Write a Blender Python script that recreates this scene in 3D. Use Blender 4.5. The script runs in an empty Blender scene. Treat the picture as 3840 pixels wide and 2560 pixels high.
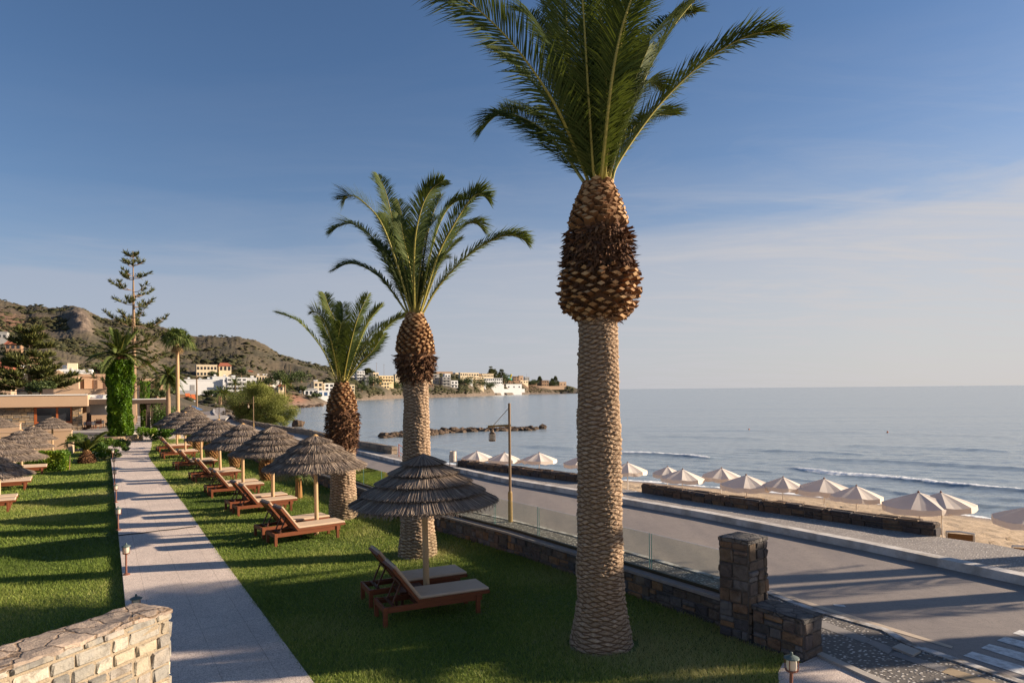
import bpy, bmesh, math, random
import numpy as np
from mathutils import Vector, Matrix
random.seed(7)
RNG = np.random.default_rng(11)
scene = bpy.context.scene
COL = scene.collection
# ---------------------------------------------------------------- camera model
F = 2560.0; H = 4.0; CX = 1920.0; CY = 1462.0; ROLL = 0.0096
_c, _s = math.cos(ROLL), math.sin(ROLL)
def ray(px, py):
    a, b = px-CX, CY-py
    return ((a*_c+b*_s)/F, 1.0, (-a*_s+b*_c)/F)
def G(px, py, z=0.0):
    """point of the photograph that lies on the level z"""
    u, _, v = ray(px, py)
    t = (z-H)/v
    return Vector((u*t, t, z))
def D(px, py, Y):
    """point of the photograph at distance Y"""
    u, _, v = ray(px, py)
    return Vector((u*Y, Y, H+v*Y))
def lin(r, g, b):
    f = lambda x: (x/12.92 if x <= .04045 else ((x+.055)/1.055)**2.4)
    return (f(r/255), f(g/255), f(b/255), 1)
SUN_AZ, SUN_EL = math.radians(80), math.radians(18.5)
# ---------------------------------------------------------------- mesh collector
class MB:
    def __init__(s): s.v=[]; s.f=[]; s.a=[]; s.m=[]; s.np=[]
    def face(s, idx, var=0.5, mi=0): s.f.append(idx); s.a.append(var); s.m.append(mi)
    def add(s, vs, fs, var=0.5, mi=0):
        o=len(s.v); s.v.extend([tuple(p) for p in vs])
        for f in fs: s.face(tuple(i+o for i in f), var, mi)
    def box(s, c, size, rot=0.0, var=.5, mi=0, taper=1.0, bev=0.0):
        x,y,z=[k/2 for k in size]; ca,sa=math.cos(rot),math.sin(rot)
        if bev>0:
            b=min(bev, x*.9,y*.9,z*.9); P=[]
            bm=bmesh.new(); bmesh.ops.create_cube(bm,size=1)
            for q in bm.verts: q.co=(q.co.x*2*x,q.co.y*2*y,q.co.z*2*z)
            bmesh.ops.bevel(bm,geom=bm.edges[:],offset=b,segments=1,affect='EDGES')
            vs=[(c[0]+q.co.x*ca-q.co.y*sa, c[1]+q.co.x*sa+q.co.y*ca, c[2]+q.co.z) for q in bm.verts]
            fs=[[q.index for q in f.verts] for f in bm.faces]; bm.free()
            s.add(vs,fs,var,mi); return
        vs=[]
        for dz in (-z,z):
            k=1.0 if dz<0 else taper
            for dx,dy in ((-x,-y),(x,-y),(x,y),(-x,y)):
                dx*=k; dy*=k
                vs.append((c[0]+dx*ca-dy*sa, c[1]+dx*sa+dy*ca, c[2]+dz))
        s.add(vs,[(3,2,1,0),(4,5,6,7),(0,1,5,4),(1,2,6,5),(2,3,7,6),(3,0,4,7)],var,mi)
    def bar(s, p, q, w, h=None, var=.5, mi=0, up=(0,0,1)):
        """rectangular bar from p to q"""
        p=Vector(p); q=Vector(q); h=h or w
        d=(q-p).normalized(); side=d.cross(Vector(up))
        if side.length<1e-4: side=Vector((1,0,0))
        side.normalize(); u=side.cross(d).normalized()
        vs=[]
        for e in (p,q):
            for a,b in ((-1,-1),(1,-1),(1,1),(-1,1)): vs.append(e+side*(a*w/2)+u*(b*h/2))
        s.add(vs,[(3,2,1,0),(4,5,6,7),(0,1,5,4),(1,2,6,5),(2,3,7,6),(3,0,4,7)],var,mi)
    def tube(s, pts, rad, n=8, var=.5, mi=0, cap=True):
        pts=[Vector(p) for p in pts]
        if not hasattr(rad,'__len__'): rad=[rad]*len(pts)
        o=len(s.v); prev=None
        for i,p in enumerate(pts):
            d=(pts[min(i+1,len(pts)-1)]-pts[max(i-1,0)]).normalized()
            if prev is None:
                a=Vector((0,0,1)) if abs(d.z)<.9 else Vector((1,0,0))
                e1=d.cross(a).normalized()
            else:
                e1=(prev-d*prev.dot(d)).normalized()
            prev=e1; e2=d.cross(e1)
            for k in range(n):
                t=2*math.pi*k/n
                s.v.append(tuple(p+e1*(math.cos(t)*rad[i])+e2*(math.sin(t)*rad[i])))
        for i in range(len(pts)-1):
            for k in range(n):
                a=o+i*n+k; b=o+i*n+(k+1)%n
                s.face((a,b,b+n,a+n),var,mi)
        if cap:
            s.face(tuple(o+k for k in range(n-1,-1,-1)),var,mi)
            e=o+(len(pts)-1)*n
            s.face(tuple(e+k for k in range(n)),var,mi)
    def lathe(s, c, prof, n=24, var=.5, mi=0):
        """prof: list of (radius, z)"""
        o=len(s.v)
        for r,z in prof:
            for k in range(n):
                t=2*math.pi*k/n
                s.v.append((c[0]+r*math.cos(t), c[1]+r*math.sin(t), c[2]+z))
        for i in range(len(prof)-1):
            for k in range(n):
                a=o+i*n+k; b=o+i*n+(k+1)%n
                s.face((a,b,b+n,a+n),var,mi)
        s.face(tuple(o+k for k in range(n-1,-1,-1)),var,mi)
        e=o+(len(prof)-1)*n; s.face(tuple(e+k for k in range(n)),var,mi)
    def prism(s, poly, z0, z1, var=.5, mi=0):
        """closed outline poly [(x,y)] counter-clockwise, raised from z0 to z1"""
        n=len(poly); vs=[(p[0],p[1],z0) for p in poly]+[(p[0],p[1],z1) for p in poly]
        fs=[tuple(range(n,2*n)),tuple(range(n-1,-1,-1))]
        for i in range(n): j=(i+1)%n; fs.append((i,j,j+n,i+n))
        s.add(vs,fs,var,mi)
    def build(s, name, mats, parent=None, smooth=False, origin=None):
        if not isinstance(mats,(list,tuple)): mats=[mats]
        me=bpy.data.meshes.new(name)
        vs=s.v
        if origin is not None:
            ox,oy,oz=origin; vs=[(a-ox,b-oy,c-oz) for a,b,c in vs]
        me.from_pydata(vs,[],s.f)
        for m in mats: me.materials.append(m)
        if len(mats)>1: me.polygons.foreach_set('material_index', s.m)
        at=me.attributes.new('var','FLOAT','FACE'); at.data.foreach_set('value', s.a)
        if smooth: me.polygons.foreach_set('use_smooth',[True]*len(s.f))
        me.update()
        o=bpy.data.objects.new(name,me); COL.objects.link(o)
        if origin is not None: o.location=origin
        if parent is not None: o.parent=parent
        return o
def np_mesh(name, verts, faces, mat, var=None, parent=None, smooth=False, vattr=None):
    """verts (n,3) array, faces (m,k) array with equal k"""
    verts=np.asarray(verts,dtype=np.float32); faces=np.asarray(faces,dtype=np.int32)
    me=bpy.data.meshes.new(name); m,k=faces.shape
    me.vertices.add(len(verts)); me.vertices.foreach_set('co',verts.ravel())
    me.loops.add(m*k); me.loops.foreach_set('vertex_index',faces.ravel())
    me.polygons.add(m); me.polygons.foreach_set('loop_start',np.arange(0,m*k,k,dtype=np.int32))
    me.polygons.foreach_set('loop_total',np.full(m,k,dtype=np.int32))
    if smooth: me.polygons.foreach_set('use_smooth',np.ones(m,dtype=bool))
    if not isinstance(mat,(list,tuple)): mat=[mat]
    for q in mat: me.materials.append(q)
    me.update(calc_edges=True)
    if var is not None:
        at=me.attributes.new('var','FLOAT','FACE'); at.data.foreach_set('value',np.asarray(var,dtype=np.float32))
    if vattr:
        for kname,val in vattr.items():
            at=me.attributes.new(kname,'FLOAT','POINT'); at.data.foreach_set('value',np.asarray(val,dtype=np.float32))
    o=bpy.data.objects.new(name,me); COL.objects.link(o)
    if parent is not None: o.parent=parent
    return o
def tag(o, label=None, cat=None, group=None, kind=None):
    if label: o['label']=label
    if cat: o['category']=cat
    if group: o['group']=group
    if kind: o['kind']=kind
    return o
def empty(name, loc, rz=0.0, label=None, cat=None, group=None):
    o=bpy.data.objects.new(name,None); COL.objects.link(o)
    o.location=loc; o.rotation_euler=(0,0,rz); o.empty_display_size=.2
    return tag(o,label,cat,group)
def copy_tree(o, parent=None):
    c=o.copy(); COL.objects.link(c)
    if parent is not None:
        c.parent=parent; c.matrix_parent_inverse=o.matrix_parent_inverse.copy()
    for ch in [q for q in KIDS.get(o.name,[])]:
        k=copy_tree(ch,c); KIDS.setdefault(c.name,[]).append(k)
    return c
KIDS={}
def reg(root):
    """remember the children of a prototype for copying"""
    ks=[o for o in bpy.data.objects if o.parent==root]
    KIDS[root.name]=ks
    for k in ks: reg(k)
def vnoise(x, y, z=0, seed=0):
    """cheap smooth pseudo-noise on arrays, about -1..1"""
    r=np.random.default_rng(seed+5); out=0
    for i in range(5):
        a=r.normal(size=3); a/=np.linalg.norm(a); f=r.uniform(.6,1.7); p=r.uniform(0,6.28)
        b=r.normal(size=3); q=r.uniform(0,6.28)
        out=out+np.sin((a[0]*x+a[1]*y+a[2]*z)*f*2.2+p+1.3*np.sin((b[0]*x+b[1]*y+b[2]*z)*.9+q))
    return out/3.2
# ---------------------------------------------------------------- materials
def nt_new(name):
    m=bpy.data.materials.new(name); m.use_nodes=True; nt=m.node_tree
    for n in list(nt.nodes): nt.nodes.remove(n)
    out=nt.nodes.new('ShaderNodeOutputMaterial'); b=nt.nodes.new('ShaderNodeBsdfPrincipled')
    nt.links.new(b.outputs[0],out.inputs[0])
    return m,nt,b,out
def ramp(nt, cols):
    r=nt.nodes.new('ShaderNodeValToRGB'); e=r.color_ramp.elements
    if len(cols)==1: cols=[cols[0],cols[0]]
    if not isinstance(cols[0][0],(tuple,list)): cols=[(i/(len(cols)-1),c) for i,c in enumerate(cols)]
    else: cols=[(c[1],c[0]) for c in cols]
    e[0].position,e[0].color=cols[0]; e[1].position,e[1].color=cols[-1]
    for p,c in cols[1:-1]:
        q=e.new(p); q.color=c
    return r
def noise(nt, vec, scale, detail=4, rough=.55, dist=0):
    n=nt.nodes.new('ShaderNodeTexNoise'); n.inputs['Scale'].default_value=scale
    n.inputs['Detail'].default_value=detail; n.inputs['Roughness'].default_value=rough
    n.inputs['Distortion'].default_value=dist
    if vec is not None: nt.links.new(vec,n.inputs['Vector'])
    return n
def coords(nt, kind='obj', scale=(1,1,1), rot=(0,0,0)):
    if kind=='obj':
        t=nt.nodes.new('ShaderNodeTexCoord'); v=t.outputs['Object']
    else:
        t=nt.nodes.new('ShaderNodeNewGeometry'); v=t.outputs['Position']
    if scale!=(1,1,1) or rot!=(0,0,0):
        m=nt.nodes.new('ShaderNodeMapping'); m.inputs['Scale'].default_value=scale; m.inputs['Rotation'].default_value=rot
        nt.links.new(v,m.inputs['Vector']); v=m.outputs[0]
    return v
def mixc(nt, a, b, fac, mode='MIX'):
    m=nt.nodes.new('ShaderNodeMix'); m.data_type='RGBA'; m.blend_type=mode
    for sock,val in ((m.inputs[0],fac),(m.inputs[6],a),(m.inputs[7],b)):
        if hasattr(val,'node'): nt.links.new(val,sock)
        else: sock.default_value=val
    return m.outputs[2]
def math_(nt, op, a, b=None, c=None):
    m=nt.nodes.new('ShaderNodeMath'); m.operation=op
    for i,val in enumerate((a,b,c)):
        if val is None: continue
        if hasattr(val,'node'): nt.links.new(val,m.inputs[i])
        else: m.inputs[i].default_value=val
    return m.outputs[0]
def bump(nt, b, hgt, strength=.3, dist=.02):
    n=nt.nodes.new('ShaderNodeBump'); n.inputs['Strength'].default_value=strength; n.inputs['Distance'].default_value=dist
    nt.links.new(hgt,n.inputs['Height']); nt.links.new(n.outputs[0],b.inputs['Normal'])
    return n
def mk(name, cols, scale=6, rough=.8, bmp=0, bscale=60, bdist=.01, spec=.3, kind='obj', stretch=(1,1,1),
       var=None, varmix=.7, transl=0, metal=0, tcol=None, dirt=None):
    """noise-coloured material; var = colours picked by the per-face attribute"""
    m,nt,b,out=nt_new(name)
    v=coords(nt,kind,stretch)
    n=noise(nt,v,scale,5)
    c=ramp(nt,cols); nt.links.new(n.outputs[0],c.inputs[0]); col=c.outputs[0]
    if var:
        a=nt.nodes.new('ShaderNodeAttribute'); a.attribute_name='var'
        r=ramp(nt,var); nt.links.new(a.outputs['Fac'],r.inputs[0])
        col=mixc(nt,col,r.outputs[0],varmix)
    if dirt:
        n3=noise(nt,v,dirt[1],6,.65); r3=ramp(nt,[((1,1,1,1),.42),((0,0,0,1),.6)]); nt.links.new(n3.outputs[0],r3.inputs[0])
        col=mixc(nt,dirt[0],col,r3.outputs[0])
    nt.links.new(col,b.inputs['Base Color'])
    b.inputs['Roughness'].default_value=rough; b.inputs['Specular IOR Level'].default_value=spec
    b.inputs['Metallic'].default_value=metal
    if bmp:
        n2=noise(nt,v,bscale,4,.6); bump(nt,b,n2.outputs[0],bmp,bdist)
    if transl:
        t=nt.nodes.new('ShaderNodeBsdfTranslucent'); 
        if tcol: t.inputs[0].default_value=tcol
        else: nt.links.new(col,t.inputs[0])
        mx=nt.nodes.new('ShaderNodeMixShader'); mx.inputs[0].default_value=transl
        nt.links.new(b.outputs[0],mx.inputs[1]); nt.links.new(t.outputs[0],mx.inputs[2]); nt.links.new(mx.outputs[0],out.inputs[0])
    return m
M={}
def lc(*a): return lin(*a)
M['frond']=mk('frond_green',[lc(48,60,26),lc(78,90,42)],3,.65,spec=.1,var=[lc(38,50,24),lc(66,80,36),lc(104,106,54)],varmix=.65,transl=.2,tcol=lc(104,114,38))
M['frond2']=mk('frond_mid',[lc(56,70,32),lc(92,104,52)],3,.62,spec=.14,var=[lc(44,58,28),lc(80,94,46),lc(124,126,70)],varmix=.65,transl=.22,tcol=lc(118,128,50))
M['rachis']=mk('frond_rachis',[lc(140,130,60),lc(178,160,80)],3,.5)
M['scar']=mk('palm_scars',[lc(104,82,62),lc(190,160,128),lc(140,112,86)],9,.9,bmp=.6,bscale=55,bdist=.02,stretch=(1,1,2.2))
M['stub']=mk('palm_leaf_bases',[lc(120,84,52),lc(160,118,78)],9,.85,bmp=.5,bscale=45,var=[lc(62,38,24),lc(132,90,56),lc(196,158,112)],varmix=.8)
M['fibre']=mk('palm_fibre',[lc(70,46,32),lc(120,84,58)],20,.95,var=[lc(54,34,24),lc(98,66,44),lc(150,112,78)],varmix=.75)
M['thatch']=mk('reed_thatch',[lc(116,100,88),lc(150,132,116)],14,.85,spec=.2,var=[lc(96,83,74),lc(142,125,111),lc(176,156,136),lc(222,198,166)],varmix=.82)
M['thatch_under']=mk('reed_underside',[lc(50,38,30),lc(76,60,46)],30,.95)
M['pole_wood']=mk('round_pole_wood',[lc(176,142,104),lc(206,172,130)],7,.7,bmp=.2,bscale=40,stretch=(4,4,.4))
M['teak']=mk('stained_wood',[lc(92,48,28),lc(146,80,46)],5,.5,bmp=.15,bscale=60,stretch=(1,9,9),spec=.4)
M['teak_dark']=mk('stained_wood_dark',[lc(70,40,28),lc(100,60,40)],5,.5,bmp=.15,bscale=60,stretch=(1,9,9))
M['cushion']=mk('beige_canvas',[lc(196,168,142),lc(214,188,160)],6,.9,bmp=.25,bscale=300,bdist=.004)
M['canvas']=mk('cream_canvas',[lc(228,214,200),lc(240,230,218)],3,.9,bmp=.1,bscale=200,bdist=.004,transl=.25)
M['white_metal']=mk('white_paint',[lc(225,220,212),lc(238,234,228)],4,.45)
M['rust_metal']=mk('brown_metal',[lc(112,70,56),lc(142,94,76)],14,.6,bmp=.15)
M['verdigris']=mk('weathered_cap',[lc(74,88,84),lc(108,118,110)],16,.55)
M['frosted']=mk('frosted_glass',[lc(220,210,190),lc(236,226,206)],6,.35,transl=.3)
M['post_metal']=mk('lamp_post_metal',[lc(112,88,66),lc(150,122,92)],5,.55,bmp=.1,stretch=(3,3,.6))
M['post_rust']=mk('lamp_post_base',[lc(140,112,66),lc(172,140,88)],8,.65,bmp=.2)
M['tan']=mk('tan_render',[lc(180,149,120),lc(192,161,132)],.6,.9,bmp=.1,bscale=30)
M['tan2']=mk('tan_render_far',[lc(172,143,117),lc(190,159,131)],.5,.9)
M['white_wall']=mk('white_render',[lc(224,220,214),lc(238,234,228)],.4,.85)
M['cream_wall']=mk('cream_render',[lc(232,208,170),lc(240,218,184)],.4,.85)
M['yellow_wall']=mk('yellow_render',[lc(230,204,156),lc(238,214,170)],.4,.85)
M['brown_wall']=mk('brown_render',[lc(142,112,86),lc(160,128,100)],.4,.85)
M['grey_wall']=mk('grey_render',[lc(150,146,142),lc(172,168,162)],.4,.85)
M['roof_tile']=mk('terracotta_roof',[lc(150,84,62),lc(180,108,80)],3,.85,bmp=.3,bscale=8)
M['dark_glass']=mk('window_glass',[lc(34,36,40),lc(52,54,58)],.7,.12,spec=.6)
M['shutter']=mk('window_shade',[lc(96,74,60),lc(120,96,80)],2,.6)
M['win_wood']=mk('window_wood',[lc(150,78,40),lc(178,98,54)],6,.5,stretch=(1,1,6))
M['darkwood']=mk('dark_timber',[lc(68,55,46),lc(92,76,63)],5,.7,stretch=(4,4,.6))
M['concrete']=mk('concrete',[lc(158,148,138),lc(184,174,162)],5,.9,bmp=.3,bscale=50)
M['bark']=mk('bark',[lc(120,96,74),lc(168,138,108)],8,.95,bmp=.6,bscale=26,bdist=.03,stretch=(2,2,.5))
M['smooth_bark']=mk('fan_palm_bark',[lc(176,138,100),lc(204,166,124)],5,.9,bmp=.35,bscale=14,stretch=(.4,.4,4))
M['ivy']=mk('ivy_leaves',[lc(64,92,14),lc(96,128,22)],2,.5,var=[lc(46,72,10),lc(82,116,16),lc(134,160,36)],varmix=.75,transl=.2)
M['hedge']=mk('hedge_leaves',[lc(60,92,20),lc(112,136,30)],2,.5,var=[lc(42,72,18),lc(92,124,26),lc(190,180,34)],varmix=.75,transl=.2)
M['shrub']=mk('shrub_leaves',[lc(58,84,26),lc(92,120,42)],2,.5,var=[lc(40,64,20),lc(78,104,36),lc(150,164,66)],varmix=.75,transl=.2)
M['tamarisk']=mk('tamarisk_leaves',[lc(108,116,54),lc(146,146,74)],2,.6,var=[lc(84,94,40),lc(136,138,62),lc(178,170,92)],varmix=.75,transl=.2)
M['pine']=mk('conifer_leaves',[lc(54,62,30),lc(92,94,44)],2,.6,var=[lc(38,46,24),lc(74,80,36),lc(120,112,52)],varmix=.75,transl=.1)
M['treeleaf']=mk('tree_leaves',[lc(56,70,34),lc(84,96,48)],2,.6,var=[lc(42,54,26),lc(72,84,40),lc(108,114,60)],varmix=.75,transl=.12)
M['deadleaf']=mk('dead_fan_leaves',[lc(140,112,76),lc(172,140,98)],3,.9,var=[lc(112,86,56),lc(176,146,100)],varmix=.6)
M['rock']=mk('sea_rock',[lc(44,36,30),lc(92,74,58),lc(126,104,80)],1.6,.85,bmp=.8,bscale=7,bdist=.12)
M['rust_pipe']=mk('red_rail',[lc(150,84,60),lc(170,100,74)],8,.6)
M['plastic_w']=mk('white_plastic',[lc(214,208,198),lc(226,220,210)],5,.4)
M['brownmesh']=mk('brown_sling',[lc(116,86,56),lc(146,110,74)],14,.85)
M['black']=mk('black_rubber',[lc(28,28,30),lc(44,42,42)],9,.6)
M['blue']=mk('blue_fabric',[lc(54,84,120),lc(70,100,140)],5,.8)
M['orange']=mk('orange_fabric',[lc(206,104,56),lc(222,124,70)],5,.8)
M['red']=mk('red_paint',[lc(170,60,50),lc(186,76,60)],5,.7)
M['linen']=mk('white_linen',[lc(226,220,210),lc(236,230,222)],5,.9)
M['skin']=mk('skin',[lc(190,140,110),lc(200,150,120)],5,.6)
M['shirt']=mk('pale_shirt',[lc(176,182,196),lc(190,196,208)],5,.9)
M['trousers']=mk('dark_trousers',[lc(52,52,60),lc(66,66,74)],5,.9)
M['hair']=mk('dark_hair',[lc(40,30,24),lc(56,42,32)],20,.6)
M['slidey']=mk('yellow_plastic',[lc(226,196,40),lc(232,206,60)],5,.4)
M['slideg']=mk('green_plastic',[lc(40,150,110),lc(56,166,124)],5,.4)
M['channel']=mk('olive_channel',[lc(58,52,38),lc(74,66,48)],8,.5,metal=.3)
M['carpaint']=mk('white_car_paint',[lc(206,206,206),lc(216,216,216)],5,.25,spec=.5)
M['bark_red']=mk('stump_scales',[lc(150,104,62),lc(190,138,88)],9,.9,bmp=.5,bscale=30,var=[lc(96,60,36),lc(168,118,72),lc(214,168,116)],varmix=.75)
def glass_mat():
    m,nt,b,out=nt_new('fence_glass')
    nt.nodes.remove(b)
    tr=nt.nodes.new('ShaderNodeBsdfTransparent'); tr.inputs[0].default_value=(.92,.945,.915,1)
    gl=nt.nodes.new('ShaderNodeBsdfGlossy'); gl.inputs['Roughness'].default_value=.06; gl.inputs[0].default_value=(.8,.8,.8,1)
    df=nt.nodes.new('ShaderNodeBsdfDiffuse'); df.inputs[0].default_value=lc(196,204,186)
    fr=nt.nodes.new('ShaderNodeFresnel'); fr.inputs[0].default_value=1.09
    v=coords(nt,'world'); n=noise(nt,v,1.3,5,.6); r=ramp(nt,[((.015,.015,.015,1),.3),((.10,.10,.10,1),.75)]); nt.links.new(n.outputs[0],r.inputs[0])
    m0=nt.nodes.new('ShaderNodeMixShader'); nt.links.new(r.outputs[0],m0.inputs[0]); nt.links.new(tr.outputs[0],m0.inputs[1]); nt.links.new(df.outputs[0],m0.inputs[2])
    m1=nt.nodes.new('ShaderNodeMixShader'); nt.links.new(fr.outputs[0],m1.inputs[0]); nt.links.new(m0.outputs[0],m1.inputs[1]); nt.links.new(gl.outputs[0],m1.inputs[2])
    nt.links.new(m1.outputs[0],out.inputs[0])
    return m
M['glass']=glass_mat()
M['glass_edge']=mk('glass_edge',[lc(150,196,170),lc(170,210,186)],5,.2)
def stone_mat(name, var, mortar, rough=.85, dark=.0):
    m,nt,b,out=nt_new(name)
    v=coords(nt,'world')
    a=nt.nodes.new('ShaderNodeAttribute'); a.attribute_name='var'
    r=ramp(nt,var); nt.links.new(a.outputs['Fac'],r.inputs[0])
    n=noise(nt,v,9,6,.65,.6); r2=ramp(nt,[((.55,.52,.5,1),.3),((1,1,1,1),.5),((1.25,1.2,1.12,1),.72)]); nt.links.new(n.outputs[0],r2.inputs[0])
    col=mixc(nt,r.outputs[0],r2.outputs[0],1.0,'MULTIPLY')
    n4=noise(nt,v,3.1,5,.6,1.2); r4=ramp(nt,[((0,0,0,1),.55),((1,1,1,1),.72)]); nt.links.new(n4.outputs[0],r4.inputs[0])
    col=mixc(nt,col,mortar,math_(nt,'MULTIPLY',r4.outputs[0],.55))
    nt.links.new(col,b.inputs['Base Color']); b.inputs['Roughness'].default_value=rough; b.inputs['Specular IOR Level'].default_value=.25
    n2=noise(nt,v,34,6,.65); bump(nt,b,n2.outputs[0],.7,.02)
    return m
M['stone_light']=stone_mat('ochre_grey_stone',[lc(112,109,104),lc(150,144,134),lc(170,156,134),lc(130,125,118),lc(186,176,158),lc(120,116,110),lc(160,150,138)],lc(166,152,130))
M['mortar_light']=mk('ochre_mortar',[lc(134,120,100),lc(168,150,126)],12,.95,bmp=.8,bscale=40,bdist=.02,kind='world')
M['coping_light']=mk('wall_top_stone',[lc(124,108,98),lc(170,148,130),lc(140,122,110)],5,.9,bmp=.9,bscale=14,bdist=.03,kind='world')
def flag_mat(name,c1,c2,joint,sc=3.2):
    m,nt,b,_=nt_new(name); v=coords(nt,'world'); n=noise(nt,v,6,6,.7); r=ramp(nt,[(c1,.3),(c2,.68)]); nt.links.new(n.outputs[0],r.inputs[0])
    vd=nt.nodes.new('ShaderNodeVectorMath'); vd.operation='ADD'; nz=noise(nt,v,5,3); nt.links.new(v,vd.inputs[0]); sc_=nt.nodes.new('ShaderNodeVectorMath'); sc_.operation='SCALE'; sc_.inputs['Scale'].default_value=.16; nt.links.new(nz.outputs['Color'],sc_.inputs[0]); nt.links.new(sc_.outputs[0],vd.inputs[1])
    vo=nt.nodes.new('ShaderNodeTexVoronoi'); vo.feature='DISTANCE_TO_EDGE'; vo.inputs['Scale'].default_value=sc; nt.links.new(vd.outputs[0],vo.inputs['Vector'])
    vc=nt.nodes.new('ShaderNodeTexVoronoi'); vc.inputs['Scale'].default_value=sc; nt.links.new(vd.outputs[0],vc.inputs['Vector']); sp=nt.nodes.new('ShaderNodeSeparateColor'); nt.links.new(vc.outputs['Color'],sp.inputs[0]); rt=ramp(nt,[(.78,.77,.76,1),(1.12,1.08,1.03,1)]); nt.links.new(sp.outputs[0],rt.inputs[0])
    e=ramp(nt,[((0,0,0,1),.012),((1,1,1,1),.05)]); nt.links.new(vo.outputs['Distance'],e.inputs[0])
    c=mixc(nt,r.outputs[0],rt.outputs[0],1,'MULTIPLY'); c=mixc(nt,joint,c,e.outputs[0]); nt.links.new(c,b.inputs[0]); b.inputs['Roughness'].default_value=.9
    n2=noise(nt,v,26,6,.7); bump(nt,b,math_(nt,'ADD',math_(nt,'MULTIPLY',e.outputs[0],.8),n2.outputs[0]),.8,.025); return m
M['coping_light']=flag_mat('wall_top_stone',lc(128,114,104),lc(182,162,144),lc(120,98,78))
M['stone_dark']=stone_mat('dark_stone',[lc(84,78,73),lc(112,94,76),lc(78,75,77),lc(142,108,76),lc(98,86,77),lc(110,106,104),lc(72,66,63)],lc(132,124,116))
M['mortar_dark']=mk('dark_mortar',[lc(74,68,63),lc(112,105,98)],14,.95,bmp=.8,bscale=40,bdist=.02,kind='world')
M['stone_beach']=stone_mat('beach_wall_stone',[lc(72,64,60),lc(104,82,66),lc(64,62,66),lc(120,94,70),lc(84,74,68)],lc(112,104,98))
M['stone_far']=stone_mat('building_stone',[lc(150,128,104),lc(126,120,112),lc(184,152,112),lc(110,106,102),lc(170,146,116)],lc(190,160,122))
# ================================================================ SETTING
PATH_D=Vector((-.515,.857,0)); PATH_ROT=-.541
def sheet(name, pts, z, mat, kind='structure', uvz=None):
    me=bpy.data.meshes.new(name)
    me.from_pydata([(p[0],p[1],z if uvz is None else p[2]) for p in pts],[],[tuple(range(len(pts)))])
    me.materials.append(mat); me.update()
    if me.polygons[0].normal.z<0: me.flip_normals()
    o=bpy.data.objects.new(name,me); COL.objects.link(o)
    return tag(o,kind=kind)
def slab(name, pts, z0, z1, mat):
    pts=[(p[0],p[1]) for p in pts]
    area=sum(pts[i][0]*pts[(i+1)%len(pts)][1]-pts[(i+1)%len(pts)][0]*pts[i][1] for i in range(len(pts)))
    if area<0: pts=pts[::-1]
    mb=MB(); mb.prism(pts,z0,z1); return tag(mb.build(name,mat),kind='structure')
def resample(pts, step):
    pts=[Vector((p[0],p[1],0)) for p in pts]; out=[pts[0]]
    for a,b in zip(pts[:-1],pts[1:]):
        n=max(1,int((b-a).length/step))
        for i in range(1,n+1): out.append(a.lerp(b,i/n))
    return out
def offset(pts, d):
    """shift a polyline sideways (positive = to its right)"""
    out=[]
    for i,p in enumerate(pts):
        t=(Vector(pts[min(i+1,len(pts)-1)][:2])-Vector(pts[max(i-1,0)][:2])).normalized()
        out.append(Vector((p[0]+t.y*d,p[1]-t.x*d,0)))
    return out
# ---- outlines in metres
path_l=[Vector((.95,-1)),Vector((-.84,2)),Vector((-7.4,13)),G(422,1771),G(416,1719),G(450,1679),G(446,1668)]
path_r=[Vector((3.6,-1)),Vector((1.78,2)),G(1175,2560),G(771,2010),G(692,1894),G(563,1722),G(556,1703),G(568,1678),G(571,1650)]
wall_line=[Vector((3.62,11.25)),Vector((-.13,16.9)),Vector((-2.17,19.5)),Vector((-7.66,28.4)),Vector((-14.2,38.4)),Vector((-27,59.5))]
near_edge=[G(*p) for p in [(4100,2655),(3840,2553),(3558,2457),(3430,2414),(3332,2359),(3069,2286),(2885,2218),(2690,2160),(2332,2059),(2163,2007),(1900,1943),(1717,1905),(1318,1796),(714,1563),(740,1522),(772,1510),(818,1501)]]
far_kerb=[G(*p,-.12) for p in [(4100,2250),(3840,2194),(3252,2065),(2640,1943),(2329,1888),(2169,1857),(1900,1811),(1836,1797),(1717,1770),(1508,1742),(1434,1724),(1330,1697),(1000,1634),(880,1604),(823,1582),(816,1570),(798,1547),(800,1532),(806,1520),(824,1506)]]
sea_edge=[G(*p) for p in [(4400,2180),(3840,2062),(3730,2041),(3522,2012),(2640,1884),(2399,1843),(2168,1806),(1691,1743),(1505,1706),(1464,1701),(1325,1676),(1150,1631),(1033,1611),(931,1591),(880,1577),(857,1562),(846,1540),(838,1516)]]
# ---- ground under everything on the land side
m,nt,b,_=nt_new('earth'); v=coords(nt,'world'); n=noise(nt,v,.8,6); r=ramp(nt,[lc(92,74,54),lc(128,104,78)]); nt.links.new(n.outputs[0],r.inputs[0]); nt.links.new(r.outputs[0],b.inputs[0]); b.inputs['Roughness'].default_value=.95; M['earth']=m
sheet('ground',[(-160,-8),(16,-8),(12,12),(4,22),(-8,40),(-26,70),(-42,98),(-52,122),(-160,122)],-.42,M['earth'])
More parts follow.
